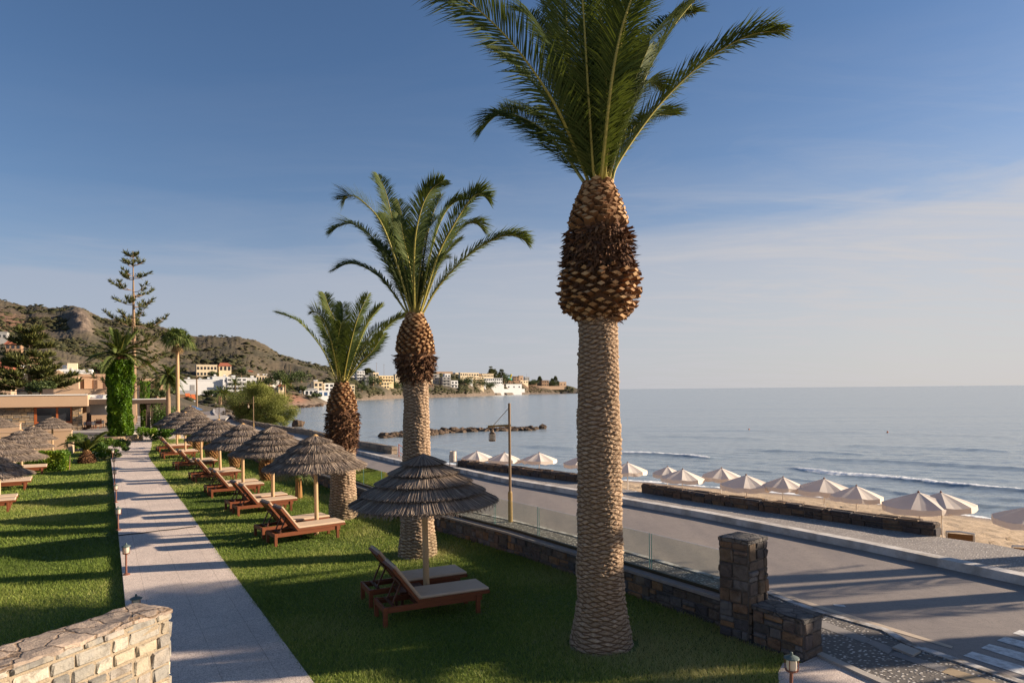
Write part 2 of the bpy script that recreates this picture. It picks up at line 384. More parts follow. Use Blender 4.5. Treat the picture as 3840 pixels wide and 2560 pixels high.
# ---- lawns
m,nt,b,_=nt_new('turf'); v=coords(nt,'world'); n=noise(nt,v,.55,6,.6); r=ramp(nt,[lc(70,82,30),lc(100,112,44),lc(126,126,62)]); nt.links.new(n.outputs[0],r.inputs[0])
n2=noise(nt,v,22,4,.7); r2=ramp(nt,[((.55,.55,.55,1),.3),((1.2,1.2,1.1,1),.7)]); nt.links.new(n2.outputs[0],r2.inputs[0])
nt.links.new(mixc(nt,r.outputs[0],r2.outputs[0],1,'MULTIPLY'),b.inputs[0]); b.inputs['Roughness'].default_value=.95; bump(nt,b,n2.outputs[0],.8,.05); M['turf']=m
lawn_r=[Vector((3.4,-1)),*path_r[1:],*[p+Vector((0,0)) for p in [Vector((-31,60)),Vector((-27,60))]],*wall_line[::-1],G(2790,2411),G(3007,2482),G(2935,2484),G(2918,2520),Vector((3.25,8.2)),Vector((3.7,5))]
sheet('lawn',lawn_r,0,M['turf'])
lawn_l=[Vector((-.84+.1,1.8)),*path_l[2:5],G(452,1690),G(350,1698,-.2),G(250,1700,-.2),Vector((-60,50)),Vector((-60,-6)),Vector((1,-6))]
sheet('lower_lawn',lawn_l,-.1,M['turf'])
# ---- garden path of exposed aggregate slabs
m,nt,b,_=nt_new('aggregate_slabs'); v=coords(nt,'world',rot=(0,0,PATH_ROT))
n=noise(nt,v,75,3,.7); r=ramp(nt,[(lc(128,112,104),.34),(lc(216,196,180),.5),(lc(244,231,219),.68)]); nt.links.new(n.outputs[0],r.inputs[0])
n1=noise(nt,v,.9,5,.6); r1=ramp(nt,[((.86,.84,.83,1),.3),((1.06,1.03,1.0,1),.66)]); nt.links.new(n1.outputs[0],r1.inputs[0])
br=nt.nodes.new('ShaderNodeTexBrick'); br.offset=0; br.inputs['Scale'].default_value=1; br.inputs['Brick Width'].default_value=.7; br.inputs['Row Height'].default_value=1.05
br.inputs['Mortar Size'].default_value=.007; br.inputs['Mortar Smooth'].default_value=.4; br.inputs['Color1'].default_value=(1,1,1,1); br.inputs['Color2'].default_value=(.95,.95,.96,1); br.inputs['Mortar'].default_value=(.70,.67,.65,1)
nt.links.new(v,br.inputs['Vector'])
c=mixc(nt,r.outputs[0],r1.outputs[0],1,'MULTIPLY'); c=mixc(nt,c,br.outputs['Color'],1,'MULTIPLY')
nt.links.new(c,b.inputs[0]); b.inputs['Roughness'].default_value=.85; bump(nt,b,n.outputs[0],.5,.012); M['aggregate']=m
slab('path',path_l+path_r[::-1],-.24,.02,M['aggregate'])
sheet('side_path',[G(3009,2484,.016),G(2935,2484,.016),G(2918,2520,.016),Vector((3.2,8.2)),Vector((3.6,5)),Vector((6.2,5)),G(3283,2562,.016),G(3240,2537,.016),G(3068,2455,.016)],.016,M['aggregate'])
# edging strip of the side path
ed=MB(); q=[G(3060,2446,.03),G(3240,2528,.03),G(3420,2606,.03)]
for a,b_ in zip(q[:-1],q[1:]): ed.bar(a,b_,.13,.05)
tag(ed.build('path_edging',M['concrete']),kind='structure')
# patio and raised terrace in front of the restaurant
slab('patio',[G(571,1650),G(568,1676),G(452,1680),G(450,1692),G(357,1697),G(330,1640),Vector((-50,66)),Vector((-24,66)),Vector((-29,58.6))],-.3,.012,M['aggregate'])
slab('terrace',[Vector((-43.5,65.2)),Vector((-37.4,65.2)),Vector((-36.2,67)),Vector((-30,67)),Vector((-46,112)),Vector((-90,112)),Vector((-90,78)),Vector((-48.5,72))],-.3,.33,M['concrete'])
# ---- road, pavements, kerbs
m,nt,b,_=nt_new('asphalt'); v=coords(nt,'world',rot=(0,0,PATH_ROT-.09)); n=noise(nt,v,90,3,.7); r=ramp(nt,[(lc(116,106,99),.3),(lc(160,146,135),.7)]); nt.links.new(n.outputs[0],r.inputs[0])
v2=coords(nt,'world',scale=(1.3,.16,1),rot=(0,0,PATH_ROT-.09)); n1=noise(nt,v2,.8,5,.6); r1=ramp(nt,[((.80,.80,.82,1),.32),((1.05,1.04,1.02,1),.66)]); nt.links.new(n1.outputs[0],r1.inputs[0])
c=mixc(nt,r.outputs[0],r1.outputs[0],1,'MULTIPLY')
n3=noise(nt,v,1.1,7,.72,1.5); r3=ramp(nt,[((0,0,0,1),.485),((1,1,1,1),.5),((0,0,0,1),.515)]); nt.links.new(n3.outputs[0],r3.inputs[0])
c=mixc(nt,c,lc(92,84,78),math_(nt,'MULTIPLY',r3.outputs[0],.5))
nt.links.new(c,b.inputs[0]); b.inputs['Roughness'].default_value=.62; b.inputs['Specular IOR Level'].default_value=.45; bump(nt,b,n.outputs[0],.35,.008); M['asphalt']=m
sheet('road',near_edge+far_kerb[::-1],-.12,M['asphalt'])
# pebble mosaic
m,nt,b,_=nt_new('pebble_mosaic'); v=coords(nt,'world',scale=(1,1.6,1),rot=(0,0,.5)); vo=nt.nodes.new('ShaderNodeTexVoronoi'); vo.inputs['Scale'].default_value=15; vo.inputs['Randomness'].default_value=1; nt.links.new(v,vo.inputs['Vector'])
r=ramp(nt,[((1,1,1,1),.20),((0,0,0,1),.42)]); nt.links.new(vo.outputs['Distance'],r.inputs[0])
sep=nt.nodes.new('ShaderNodeSeparateColor'); nt.links.new(vo.outputs['Color'],sep.inputs[0])
rc=ramp(nt,[(lc(96,86,78),.0),(lc(120,108,98),.3),(lc(222,212,200),.62)]); nt.links.new(sep.outputs[0],rc.inputs[0])
n1=noise(nt,v,1.4,4); r1=ramp(nt,[lc(74,68,62),lc(112,102,92)]); nt.links.new(n1.outputs[0],r1.inputs[0])
nt.links.new(mixc(nt,r1.outputs[0],rc.outputs[0],r.outputs[0]),b.inputs[0]); b.inputs['Roughness'].default_value=.75; bump(nt,b,r.outputs[0],.6,.015); M['pebble']=m
sheet('pavement',near_edge[:-4]+[Vector((-53,115))]+[Vector((-28,61))]+[p+Vector((.17,.12)) for p in [Vector((-27,59.5)),*wall_line[::-1][1:]]]+[G(3075,2451),G(3068,2452),G(3240,2532),G(3500,2640)],0,M['pebble'])
m2_=M['pebble'].copy(); m2_.name='promenade_pebbles'
for n_ in m2_.node_tree.nodes:
    if n_.type=='VALTORGB':
        e=n_.color_ramp.elements
        if abs(e[0].color[0]-lc(74,68,62)[0])<1e-4: e[0].color=lc(118,110,104); e[1].color=lc(160,148,138)
        elif abs(e[0].color[0]-lc(96,86,78)[0])<1e-4: e[0].color=lc(130,120,112); e[1].color=lc(150,140,130); e[2].color=lc(214,202,190)
slab('promenade',far_kerb[:-1]+sea_edge[::-1],-2.6,0,m2_)
def strip(name, line, off0, off1, z0, z1, mat, step=2):
    """a raised strip that follows a polyline"""
    L=resample(line,step); a=offset(L,off0); c=offset(L,off1); mb=MB(); n=len(L)
    vs=[(p.x,p.y,z) for P,z in ((a,z0),(a,z1),(c,z1),(c,z0)) for p in P]
    fs=[]
    for k in range(3):
        for i in range(n-1): fs.append((k*n+i,k*n+i+1,(k+1)*n+i+1,(k+1)*n+i))
    fs+= [(0,n,2*n,3*n),(n-1,4*n-1,3*n-1,2*n-1)]
    mb.add(vs,fs); o=mb.build(name,mat); bm=bmesh.new(); bm.from_mesh(o.data); bmesh.ops.recalc_face_normals(bm,faces=bm.faces); bm.to_mesh(o.data); bm.free()
    return tag(o,kind='structure')
M['kerb']=mk('whitewashed_kerb',[lc(190,182,174),lc(222,214,206)],5,.9,bmp=.4,bscale=30,kind='world',dirt=(lc(168,158,148),1.6))
M['kerb2']=mk('old_white_kerb',[lc(172,166,160),lc(214,208,202)],7,.9,bmp=.4,bscale=30,kind='world',dirt=(lc(122,112,102),3))
strip('kerb',far_kerb[:-1],-.02,.30,-.14,.075,M['kerb'])
strip('pavement_kerb',near_edge[:12]+[near_edge[12]],-.16,-.02,-.14,.02,M['kerb2'],1)
K=lambda x,y: (3140+x/3.36, 2100+y/3.36)
M['gutter']=mk('gutter_concrete',[lc(176,158,138),lc(204,184,162)],6,.9,bmp=.3,kind='world')
sheet('gutter_strip',[G(*p,-.115) for p in [(2880,2205),K(0,636),K(700,848),K(1455,1080),K(1440,1106),K(700,890),K(0,676),(2880,2216)]],-.115,M['gutter'])
M['paint']=mk('road_paint',[lc(214,210,204),lc(236,232,226)],14,.8,kind='world',dirt=(lc(188,182,176),9))
for q in ([(1585,1195),(1700,1145),(2700,1432),(2700,1558)],[(1810,1100),(1915,1050),(2700,1256),(2700,1376)],[(2010,1005),(2115,958),(2700,1106),(2700,1206)],[(2210,915),(2300,872),(2700,972),(2700,1066)]):
    sheet('crossing_stripe',[G(*K(*p),-.115) for p in q],-.115,M['paint'])
sheet('road_dash',[G(*p,-.115) for p in [(3124,2263),(3165,2266),(3172,2274),(3130,2270)]],-.115,M['paint'])
M['slabgrey']=mk('grey_paving',[lc(128,120,114),lc(156,148,140)],7,.9,bmp=.3,kind='world')
def ribbed(name,c1,c2):
    m,nt,b,_=nt_new(name); v=coords(nt,'world'); w=nt.nodes.new('ShaderNodeTexWave'); w.wave_type='BANDS'
    mp=nt.nodes.new('ShaderNodeMapping'); mp.inputs['Rotation'].default_value=(0,0,-.99); nt.links.new(v,mp.inputs['Vector']); nt.links.new(mp.outputs[0],w.inputs['Vector'])
    w.inputs['Scale'].default_value=11; r=ramp(nt,[c1,c2]); nt.links.new(w.outputs['Fac'],r.inputs[0]); nt.links.new(r.outputs[0],b.inputs[0]); b.inputs['Roughness'].default_value=.85
    bump(nt,b,w.outputs['Fac'],.7,.02); return m
M['rib_grey']=ribbed('ribbed_grey_slab',lc(112,106,104),lc(152,146,142)); M['rib_tan']=ribbed('ribbed_tan_slab',lc(140,118,92),lc(190,166,132))
sheet('paving_strip',[G(*K(*p),.004) for p in [(-700,560),(430,990),(345,1040),(-760,640)]],.004,M['slabgrey'])
sheet('paving_slab',[G(*K(*p),.004) for p in [(360,1030),(440,998),(715,1100),(640,1176)]],.004,M['slabgrey'])
sheet('tactile_paving',[G(*K(*p),.004) for p in [(645,1180),(745,1148),(1410,1345),(1310,1402)]],.004,M['rib_grey'])
sheet('tactile_paving_tan',[G(*K(*p),.004) for p in [(1312,1404),(1412,1347),(2060,1546),(2500,1700),(2300,1740),(1850,1580)]],.004,M['rib_tan'])
mh=MB(); q=[G(*K(*p),0) for p in [(690,1112),(800,1062),(1050,1160),(950,1215)]]; mh.prism([(p.x,p.y) for p in q][::-1],0,.03); mh.build('manhole_cover',M['concrete']); tag(bpy.data.objects['manhole_cover'],'pale concrete manhole cover set in the pebble pavement','manhole cover')
# ---- beach: falls from the sea wall to the water
def curve_px(pts, z): return [G(x,y,z) for x,y in pts]
SEA=-1.8
shore=curve_px([(4700,2140),(3840,1962),(3600,1925),(3380,1893),(3000,1855),(2640,1824),(2328,1799),(2150,1783),(1950,1765),(1700,1742),(1500,1722)],SEA)
top=[p for p in sea_edge[:10]]
def lerp_line(L,t):
    d=[0]
    for a,b_ in zip(L[:-1],L[1:]): d.append(d[-1]+(Vector(b_[:2])-Vector(a[:2])).length)
    s=t*d[-1]
    for i in range(len(L)-1):
        if s<=d[i+1]+1e-6:
            k=(s-d[i])/max(d[i+1]-d[i],1e-6); return Vector((L[i][0]+(L[i+1][0]-L[i][0])*k, L[i][1]+(L[i+1][1]-L[i][1])*k))
    return Vector(L[-1][:2])
nu,nv=260,70; V=[]; wet=[]
for i in range(nu):
    a=lerp_line(top,i/(nu-1)); c=lerp_line(shore,i/(nu-1))
    dirn=(c-a); ln=max(dirn.length,.5); dirn/=ln
    for j in range(nv):
        s=j/(nv-1)*(ln+5); p=a+dirn*s; k=s/ln
        z=-1.05-.3*min(k,1)-.45*max(0,min(1,(k-.35)/.65))-max(0,s-ln)*.10
        V.append((p.x,p.y,z)); wet.append((s-ln)/1.0)
V=np.array(V); dry=np.clip(-np.array(wet)/4,0,1)
V[:,2]+=dry*(.035*vnoise(V[:,0]*3.1,V[:,1]*3.1,0,3)+.03*vnoise(V[:,0]*8,V[:,1]*8,0,4)+.02*RNG.normal(size=len(V)))
Fc=np.array([(i*nv+j,(i+1)*nv+j,(i+1)*nv+j+1,i*nv+j+1) for i in range(nu-1) for j in range(nv-1)])
m,nt,b,_=nt_new('beach_sand'); v=coords(nt,'world'); n=noise(nt,v,1.6,8,.7); r=ramp(nt,[lc(168,142,112),lc(204,178,146)]); nt.links.new(n.outputs[0],r.inputs[0])
n2=noise(nt,v,9,5,.7); r2=ramp(nt,[((.72,.70,.68,1),.34),((1.06,1.06,1.06,1),.6)]); nt.links.new(n2.outputs[0],r2.inputs[0])
at=nt.nodes.new('ShaderNodeAttribute'); at.attribute_name='wet'; rw=ramp(nt,[((0,0,0,1),.35),((1,1,1,1),.62)]); nt.links.new(at.outputs['Fac'],rw.inputs[0])
c=mixc(nt,r.outputs[0],r2.outputs[0],1,'MULTIPLY'); nt.links.new(mixc(nt,c,lc(134,112,92),rw.outputs[0]),b.inputs[0]); bump(nt,b,n2.outputs[0],.5,.06)
nt.links.new(math_(nt,'SUBTRACT',.95,math_(nt,'MULTIPLY',rw.outputs[0],.6)),b.inputs['Roughness']); M['sand']=m
tag(np_mesh('beach',V,Fc,m,smooth=True,vattr={'wet':np.clip((np.array(wet)+4)/6,0,1)}),kind='structure')
# ---- sea
def seg_dist(X,Y,L):
    """distance to a polyline, signed side and position along it"""
    best=np.full(X.shape,1e9); sg=np.zeros(X.shape); al=np.zeros(X.shape)
    tot=sum((Vector(b_[:2])-Vector(a[:2])).length for a,b_ in zip(L[:-1],L[1:])); acc=0
    for a,b_ in zip(L[:-1],L[1:]):
        dx,dy=b_[0]-a[0],b_[1]-a[1]; l=math.hypot(dx,dy)
        t=np.clip(((X-a[0])*dx+(Y-a[1])*dy)/l**2,0,1); qx=X-a[0]-t*dx; qy=Y-a[1]-t*dy
        d=np.hypot(qx,qy); k=d<best
        best=np.where(k,d,best); sg=np.where(k,np.sign(dx*qy-dy*qx),sg); al=np.where(k,(acc+t*l)/tot,al); acc+=l
    return best*sg, al
us=np.linspace(-.62,1.05,560)
ys=[20.]
while ys[-1]<62: ys.append(ys[-1]+.13)
while ys[-1]<40000: ys.append(ys[-1]*1.018)
ys=np.array(ys); U,YY=np.meshgrid(us,ys); X=U*YY; Z=np.full(X.shape,0.0); FO=np.zeros(X.shape)
near=(YY<130)
ww=vnoise(X*.25,YY*.25,0,21)
waves=[ # crest in photo pixels, height, width, foam
 ([(2934,1750),(3167,1776),(3405,1802),(3620,1827),(3840,1848),(4300,1895)],.34,.8,1.0),
 ([(2300,1697),(2450,1705),(2604,1714),(2700,1722)],.34,.9,1.0),
 ([(1560,1676),(1650,1687),(1760,1702)],.22,.8,.55),
 ([(1960,1671),(2080,1679),(2172,1686)],.3,.8,.15),
 ([(3000,1716),(3154,1725),(3460,1741),(3840,1762),(4300,1790)],.30,.9,0),
 ([(2760,1684),(2885,1690),(3252,1703)],.22,.9,0),
 ([(3130,1670),(3320,1676),(3497,1680),(3803,1695)],.24,1.0,0),
 ([(2408,1634),(2640,1638),(2885,1647)],.22,1.2,0),
 ([(3300,1625),(3600,1632),(3840,1640)],.16,1.3,0),
 ([(2600,1612),(2900,1616),(3300,1622)],.15,1.5,0),
 ([(1700,1616),(1900,1622),(2100,1628)],.15,1.2,0),
 ([(3560,1884),(3650,1891),(3840,1902),(4200,1930)],.22,.6,.25),
 ([(2900,1790),(3100,1810),(3300,1834),(3500,1862)],.10,.5,.35),
 ([(2330,1752),(2600,1766),(2800,1780)],.12,.6,.3),
 ([(1660,1715),(1900,1738),(2150,1752)],.12,.6,.45),
 ([(3000,1806),(3250,1832),(3450,1858),(3640,1886)],.08,.45,.4),
 ([(3450,1838),(3650,1862),(3900,1884)],.10,.5,.45),
 ([(2500,1742),(2750,1760),(2950,1776)],.09,.5,.4),
]
for pts,hh,wd,fm in waves:
    L=curve_px(pts,SEA); d,al=seg_dist(X,YY,L); d=d+ww*.55
    endf=np.clip(np.minimum(al,1-al)/.14,0,1)**.7
    prof=np.where(d<0,np.exp(-(d/(wd*.8))**2),np.exp(-(d/(wd*1.3))**2))
    Z+=.62*hh*endf*prof*near
    if fm: FO=np.maximum(FO,fm*endf*np.clip(1-np.abs(d+.12+.25*ww)/(.42+.25*ww),0,1)**.7*near)
d,al=seg_dist(X,YY,shore); d=d+.8*ww
FO=np.maximum(FO,.95*np.clip(1-np.abs(d+.2)/.55,0,1)*(YY<60)); FO=np.maximum(FO,.33*np.clip(1-np.abs(d-2.2)/1.3,0,1)*(YY<60))
amp=np.clip(1.2-YY/160,0,1)
Z+=amp*(.035*vnoise(X*.9+YY*.4,YY*1.5,0,31)+.02*vnoise(X*2.2,YY*3.3,0,32))
Z+=.05*FO*np.abs(vnoise(X*7,YY*7,0,33))
V=np.stack([X,YY,SEA+Z],-1).reshape(-1,3); nr,nc=X.shape
I=np.arange(nr*nc).reshape(nr,nc); Fc=np.stack([I[:-1,:-1],I[:-1,1:],I[1:,1:],I[1:,:-1]],-1).reshape(-1,4)
m,nt,b,_=nt_new('sea_water')
v=coords(nt,'world',scale=(.35,1,1),rot=(0,0,.25)); n=noise(nt,v,1.5,5,.62,.4); nb=noise(nt,v,.22,4,.6,.6)
v9=coords(nt,'world',scale=(.12,1,1),rot=(0,0,.12)); nc_=noise(nt,v9,.035,4,.6)
hs=math_(nt,'ADD',math_(nt,'MULTIPLY',n.outputs[0],.085),math_(nt,'MULTIPLY',nb.outputs[0],.17)); hs=math_(nt,'ADD',hs,math_(nt,'MULTIPLY',nc_.outputs[0],1.15))
bump(nt,b,hs,.9,1.0)
at=nt.nodes.new('ShaderNodeAttribute'); at.attribute_name='foam'
vf=coords(nt,'world',scale=(1,1,1)); nf=noise(nt,vf,5.5,6,.8,.6)
fm=ramp(nt,[((0,0,0,1),.47),((1,1,1,1),.62)]); nt.links.new(math_(nt,'MULTIPLY',at.outputs['Fac'],math_(nt,'ADD',nf.outputs[0],.45)),fm.inputs[0])
nt.links.new(mixc(nt,lc(138,148,152),lc(246,244,240),fm.outputs[0]),b.inputs[0])
nt.links.new(math_(nt,'ADD',.17,math_(nt,'MULTIPLY',fm.outputs[0],.7)),b.inputs['Roughness']); b.inputs['IOR'].default_value=1.33
tag(np_mesh('sea',V,Fc,m,smooth=True,vattr={'foam':FO.ravel()}),kind='structure')
# ---- far land: bay shore, headland and hill
sh_px=np.array([(-1600,64),(700,64),(800,110),(846,112),(880,116),(915,150),(960,205),(1010,240)]+[(p[0],G(*p,SEA).y) for p in [(1078,1529),(1226,1516),(1331,1502),(1507,1493),(1600,1491),(1753,1487),(1855,1482),(1983,1477.5),(2100,1475.5),(2171,1475)]],float)
rid=np.array([(-1600,1000),(-700,1080),(-300,1100),(0,1120),(40,1130),(100,1147),(140,1142),(215,1150),(250,1147),(280,1145),(330,1160),(390,1196),(440,1202),(520,1205),(600,1224),(735,1250),(786,1249),(804,1249),(886,1257),(957,1274),(998,1295),(1049,1328),(1125,1351),(1227,1378),(1300,1402),(1360,1418),(1450,1420),(1550,1416),(1700,1422),(1850,1438),(1980,1446),(2090,1453),(2150,1464),(2185,1474)],float)
LAND_PTS=[]
def shore_dist(px): return np.interp(px,sh_px[:,0],sh_px[:,1])
def ridge_dist(px): return np.where(np.asarray(px)>1330,shore_dist(px)+112,np.interp(px,[-1600,300,700,1100,1250,1330],[520,520,500,520,530,542]))
SHY=np.array([(1078,1529),(1226,1516),(1331,1502),(1507,1493),(1600,1491),(1753,1487),(1855,1482),(1983,1477.5),(2100,1475.5),(2171,1475)])
def far_Y(px,Y,yb):
    if px<1290: return Y
    Ys=float(shore_dist(px)); k=max(0,float(np.interp(px,SHY[:,0],SHY[:,1]))-yb)*Ys/F
    return max(Y,Ys+8+k/.30)
def px_of(u): return CX+F*u
def land_base(px,Y):
    Ys=np.interp(px,sh_px[:,0],sh_px[:,1]); Yr=ridge_dist(px)
    ry=np.interp(px,rid[:,0],rid[:,1]); hor=CY-ROLL*(px-CX); zr=H+(hor-ry)*Yr/F
    z0=np.interp(px,[800,870,1000,1200,1400,2185],[-.4,-.8,-1.0,-1.2,-1.5,-1.6])
    t=np.clip((Y-Ys)/np.maximum(Yr-Ys,1),0,1.6)
    cliff=np.where(px>900,np.clip((Y-Ys)/14,0,1)*np.interp(px,[900,1100,1300,2100,2185],[0,1.2,2.0,2.2,1.5]),0)
    low=np.interp(px,[450,620,860,1000,1250,1400],[.30,.50,.50,.34,.25,.0]); e=np.interp(px,[1200,1400],[1.35,.75])
    tt=np.clip((t-low)/(1-low),0,1)
    z=z0+cliff+(zr-z0-cliff)*tt**e
    z=np.where(t>1,zr-(t-1)*zr*1.6,z)
    return np.where(Y<Ys,-3.0,z)
def land_z(px,Y):
    px=np.asarray(px,float); Y=np.asarray(Y,float); z=land_base(px,Y); num=0; den=.25; Ysh=np.interp(px,sh_px[:,0],sh_px[:,1]); tap=np.where(px>836,np.clip((Y-Ysh-4)/45,0,1),np.clip((Y-135)/50,0,1))
    for (pp,yy,zz) in LAND_PTS:
        sg=6+.022*yy; dx=(px-pp)/F*yy; dy=(Y-yy); w=np.exp(-(dx*dx+dy*dy*.35)/(2*sg*sg))
        num=num+w*(zz-float(land_base(np.array([pp]),np.array([yy]))[0])); den=den+w
    return np.where(z<-2.5,z,z+tap*num/den)
def build_land():
    px=np.concatenate([np.arange(-1500,0,24),np.arange(0,2190,5)]).astype(float); ys=[63.]
    while ys[-1]<1250: ys.append(ys[-1]*1.009+.3)
    ys=np.array(ys); P,Yv=np.meshgrid(px,ys); Z=land_z(P,Yv); X=(P-CX)/F*Yv
    rough=np.clip((Yv-150)/200,0,1)*np.clip((Z+1)/8,0,1)
    Z=Z+rough*(1.1*vnoise(X*.05,Yv*.05,0,41)+.7*vnoise(X*.16,Yv*.16,0,42)+.18*RNG.normal(size=Z.shape))
    # crag below the skyline on the left
    cr=np.exp(-(((P-305)/38)**2))*np.clip((Yv-400)/25,0,1)*np.clip((520-Yv)/60,0,1)
    Z=Z+cr*(5+3*vnoise(X*.3,Yv*.2,0,44))
    V=np.stack([X,Yv,Z],-1).reshape(-1,3); nr,nc=X.shape; I=np.arange(nr*nc).reshape(nr,nc)
    Fc=np.stack([I[:-1,:-1],I[:-1,1:],I[1:,1:],I[1:,:-1]],-1).reshape(-1,4)
    Zi=Z.reshape(-1)[Fc].max(1); Fc=Fc[Zi>-2.4]
    red=np.clip(np.exp(-((P-40)/110)**2)*np.exp(-((Yv-430)/40)**2)*.8+np.exp(-((P-1105)/55)**2)*np.exp(-((Yv-275)/22)**2)*1.6+np.exp(-((P-1960)/60)**2)*np.exp(-((Yv-960)/20)**2),0,1)
    rocky=np.where(P>900,np.clip(1-(Yv-np.interp(P,sh_px[:,0],sh_px[:,1]))/14,0,1),0)+np.clip(cr*1.5,0,1)
    m,nt,b,_=nt_new('hillside'); v=coords(nt,'world'); n=noise(nt,v,.045,8,.65); r=ramp(nt,[(lc(58,56,40),.3),(lc(88,77,58),.5),(lc(110,95,77),.72)]); nt.links.new(n.outputs[0],r.inputs[0])
    n2=noise(nt,v,.25,6,.75); r2=ramp(nt,[((.62,.62,.58,1),.36),((1.08,1.06,1.02,1),.6)]); nt.links.new(n2.outputs[0],r2.inputs[0])
    c=mixc(nt,r.outputs[0],r2.outputs[0],1,'MULTIPLY')
    a1=nt.nodes.new('ShaderNodeAttribute'); a1.attribute_name='red'; c=mixc(nt,c,lc(132,92,70),a1.outputs['Fac'])
    a2=nt.nodes.new('ShaderNodeAttribute'); a2.attribute_name='rocky'; n4=noise(nt,v,.5,6,.75); r4=ramp(nt,[(lc(62,52,46),.3),(lc(126,108,92),.64)]); nt.links.new(n4.outputs[0],r4.inputs[0]); c=mixc(nt,c,r4.outputs[0],a2.outputs['Fac'])
    nt.links.new(c,b.inputs[0]); b.inputs['Roughness'].default_value=.95; bump(nt,b,n2.outputs[0],.5,1.0)
    o=np_mesh('hills',V,Fc,m,smooth=True,vattr={'red':red.ravel(),'rocky':np.clip(rocky,0,1).ravel()})
    return tag(o,kind='structure')
# ---- low scrub on the slopes: nobody could count it
def build_scrub():
    ico=bmesh.new(); bmesh.ops.create_icosphere(ico,subdivisions=1,radius=1); bv=np.array([v_.co[:] for v_ in ico.verts]); bf=np.array([[v_.index for v_ in f.verts] for f in ico.faces]); ico.free()
    N=46000; px=np.concatenate([RNG.uniform(-600,2130,32000),RNG.uniform(1230,2150,14000)]); t=RNG.uniform(0,1,N)**.8
    Ys=np.interp(px,sh_px[:,0],sh_px[:,1]); lo=np.where(px<1000,185,Ys+5); hi=ridge_dist(px)+12
    Y=lo+(hi-lo)*t; X=(px-CX)/F*Y; dens=vnoise(X*.03,Y*.03,0,51)+.8*vnoise(X*.1,Y*.1,0,52)
    keep=(dens>np.where(px>1180,-.75,-.02))|(RNG.uniform(size=N)<.16); px,Y,X=px[keep],Y[keep],X[keep]; Z=land_z(px,Y); ok=Z>-1; X,Y,Z=X[ok],Y[ok],Z[ok]
    for (pp,yy,zz) in LAND_PTS:
        dd=np.abs((X/Y*F+CX)-pp); okb=~((dd<16)&(np.abs(Y-yy)<9)); X,Y,Z=X[okb],Y[okb],Z[okb]
    n=len(X); s=RNG.uniform(.3,.95,n)*(1+1.2*(RNG.uniform(size=n)<.06)); flat=RNG.uniform(.4,.75,n)
    vv=bv[None]*(1+.28*RNG.normal(size=(n,len(bv),1)))
    vv=vv*np.stack([s*1.7,s*1.2,s*flat],-1)[:,None,:]; vv[:,:,0]+=X[:,None]; vv[:,:,1]+=Y[:,None]; vv[:,:,2]+=Z[:,None]+(s*.35)[:,None]
    ff=(bf[None]+(np.arange(n)*len(bv))[:,None,None]).reshape(-1,3); var=np.repeat(RNG.uniform(0,1,n),len(bf))
    mt=mk('scrub_leaves',[lc(58,62,34),lc(84,84,48)],.6,.95,var=[lc(48,50,32),lc(68,66,42),lc(88,80,54)],varmix=.75,bmp=1,bscale=2.5,bdist=.5,kind='world')
    tag(np_mesh('scrub',vv.reshape(-1,3),ff,mt,var),kind='stuff')
# ---- grass blades on both lawns
def in_poly(X,Y,P):
    r=np.zeros(X.shape,bool); n=len(P)
    for i in range(n):
        a,b_=P[i],P[(i+1)%n]
        c=((a[1]>Y)!=(b_[1]>Y))&(X<(b_[0]-a[0])*(Y-a[1])/((b_[1]-a[1]) or 1e-9)+a[0]); r^=c
    return r
def grass(name, poly, z, bands, skip=()):
    VV=[];VA=[]
    for (y0,y1,dens,hh,wd) in bands:
        x0=max(min(p[0] for p in poly),-.98*y1); x1=min(max(p[0] for p in poly),.62*y1)
        N=int((x1-x0)*(y1-y0)*dens); X=RNG.uniform(x0,x1,N); Y=RNG.uniform(y0,y1,N)
        k=in_poly(X+RNG.normal(0,.035,N),Y+RNG.normal(0,.035,N),poly)&(X>-.98*Y)
        for (sx,sy,sr) in skip: k&=((X-sx)**2+(Y-sy)**2)>sr*sr
        X,Y=X[k],Y[k]; n=len(X)
        big=vnoise(X*.8,Y*.8,0,61); h=hh*RNG.uniform(.55,1.35,n)*(1+.3*big); w=wd*RNG.uniform(.6,1.3,n); a=RNG.uniform(0,6.283,n); le=RNG.normal(0,.55,(n,2))
        dx,dy=np.cos(a)*w/2,np.sin(a)*w/2
        p0=np.stack([X-dx,Y-dy,np.full(n,z)],-1); p1=np.stack([X+dx,Y+dy,np.full(n,z)],-1); p2=np.stack([X+le[:,0]*h,Y+le[:,1]*h,z+h],-1)
        VV.append(np.stack([p0,p1,p2],1).reshape(-1,3)); dry=sum(np.exp(-(((X-sx)**2+(Y-sy)**2)/(sr*1.9)**2)) for sx,sy,sr in skip) if len(skip) else 0
        dry=dry*.40+.34*np.clip(vnoise(X*.35+3,Y*.35,0,66)-.35,0,1)
        VA.append(np.clip(dry+.42+.28*vnoise(X*.5,Y*.5,0,62)+.16*big+RNG.normal(0,.16,n),0,1))
    V=np.concatenate(VV); n=len(V)//3
    return tag(np_mesh(name,V,np.arange(n*3).reshape(-1,3),M['grass'],np.concatenate(VA)),kind='stuff')
M['grass']=mk('grass_blades',[lc(96,110,44),lc(124,134,60)],2,.6,spec=.2,var=[lc(74,94,36),lc(118,138,56),lc(156,162,80),lc(190,180,120)],varmix=.85,transl=.3,kind='world')
bands=[(8,12,2600,.05,.012),(12,17,1900,.05,.015),(17,26,900,.055,.022),(26,40,330,.06,.036),(40,62,150,.065,.055)]
trunks=[(1.5,10.7,.45),(-2.3,16.6,.42),(-5.35,21.6,.42)]
grass('grass',lawn_r,0,bands,trunks)
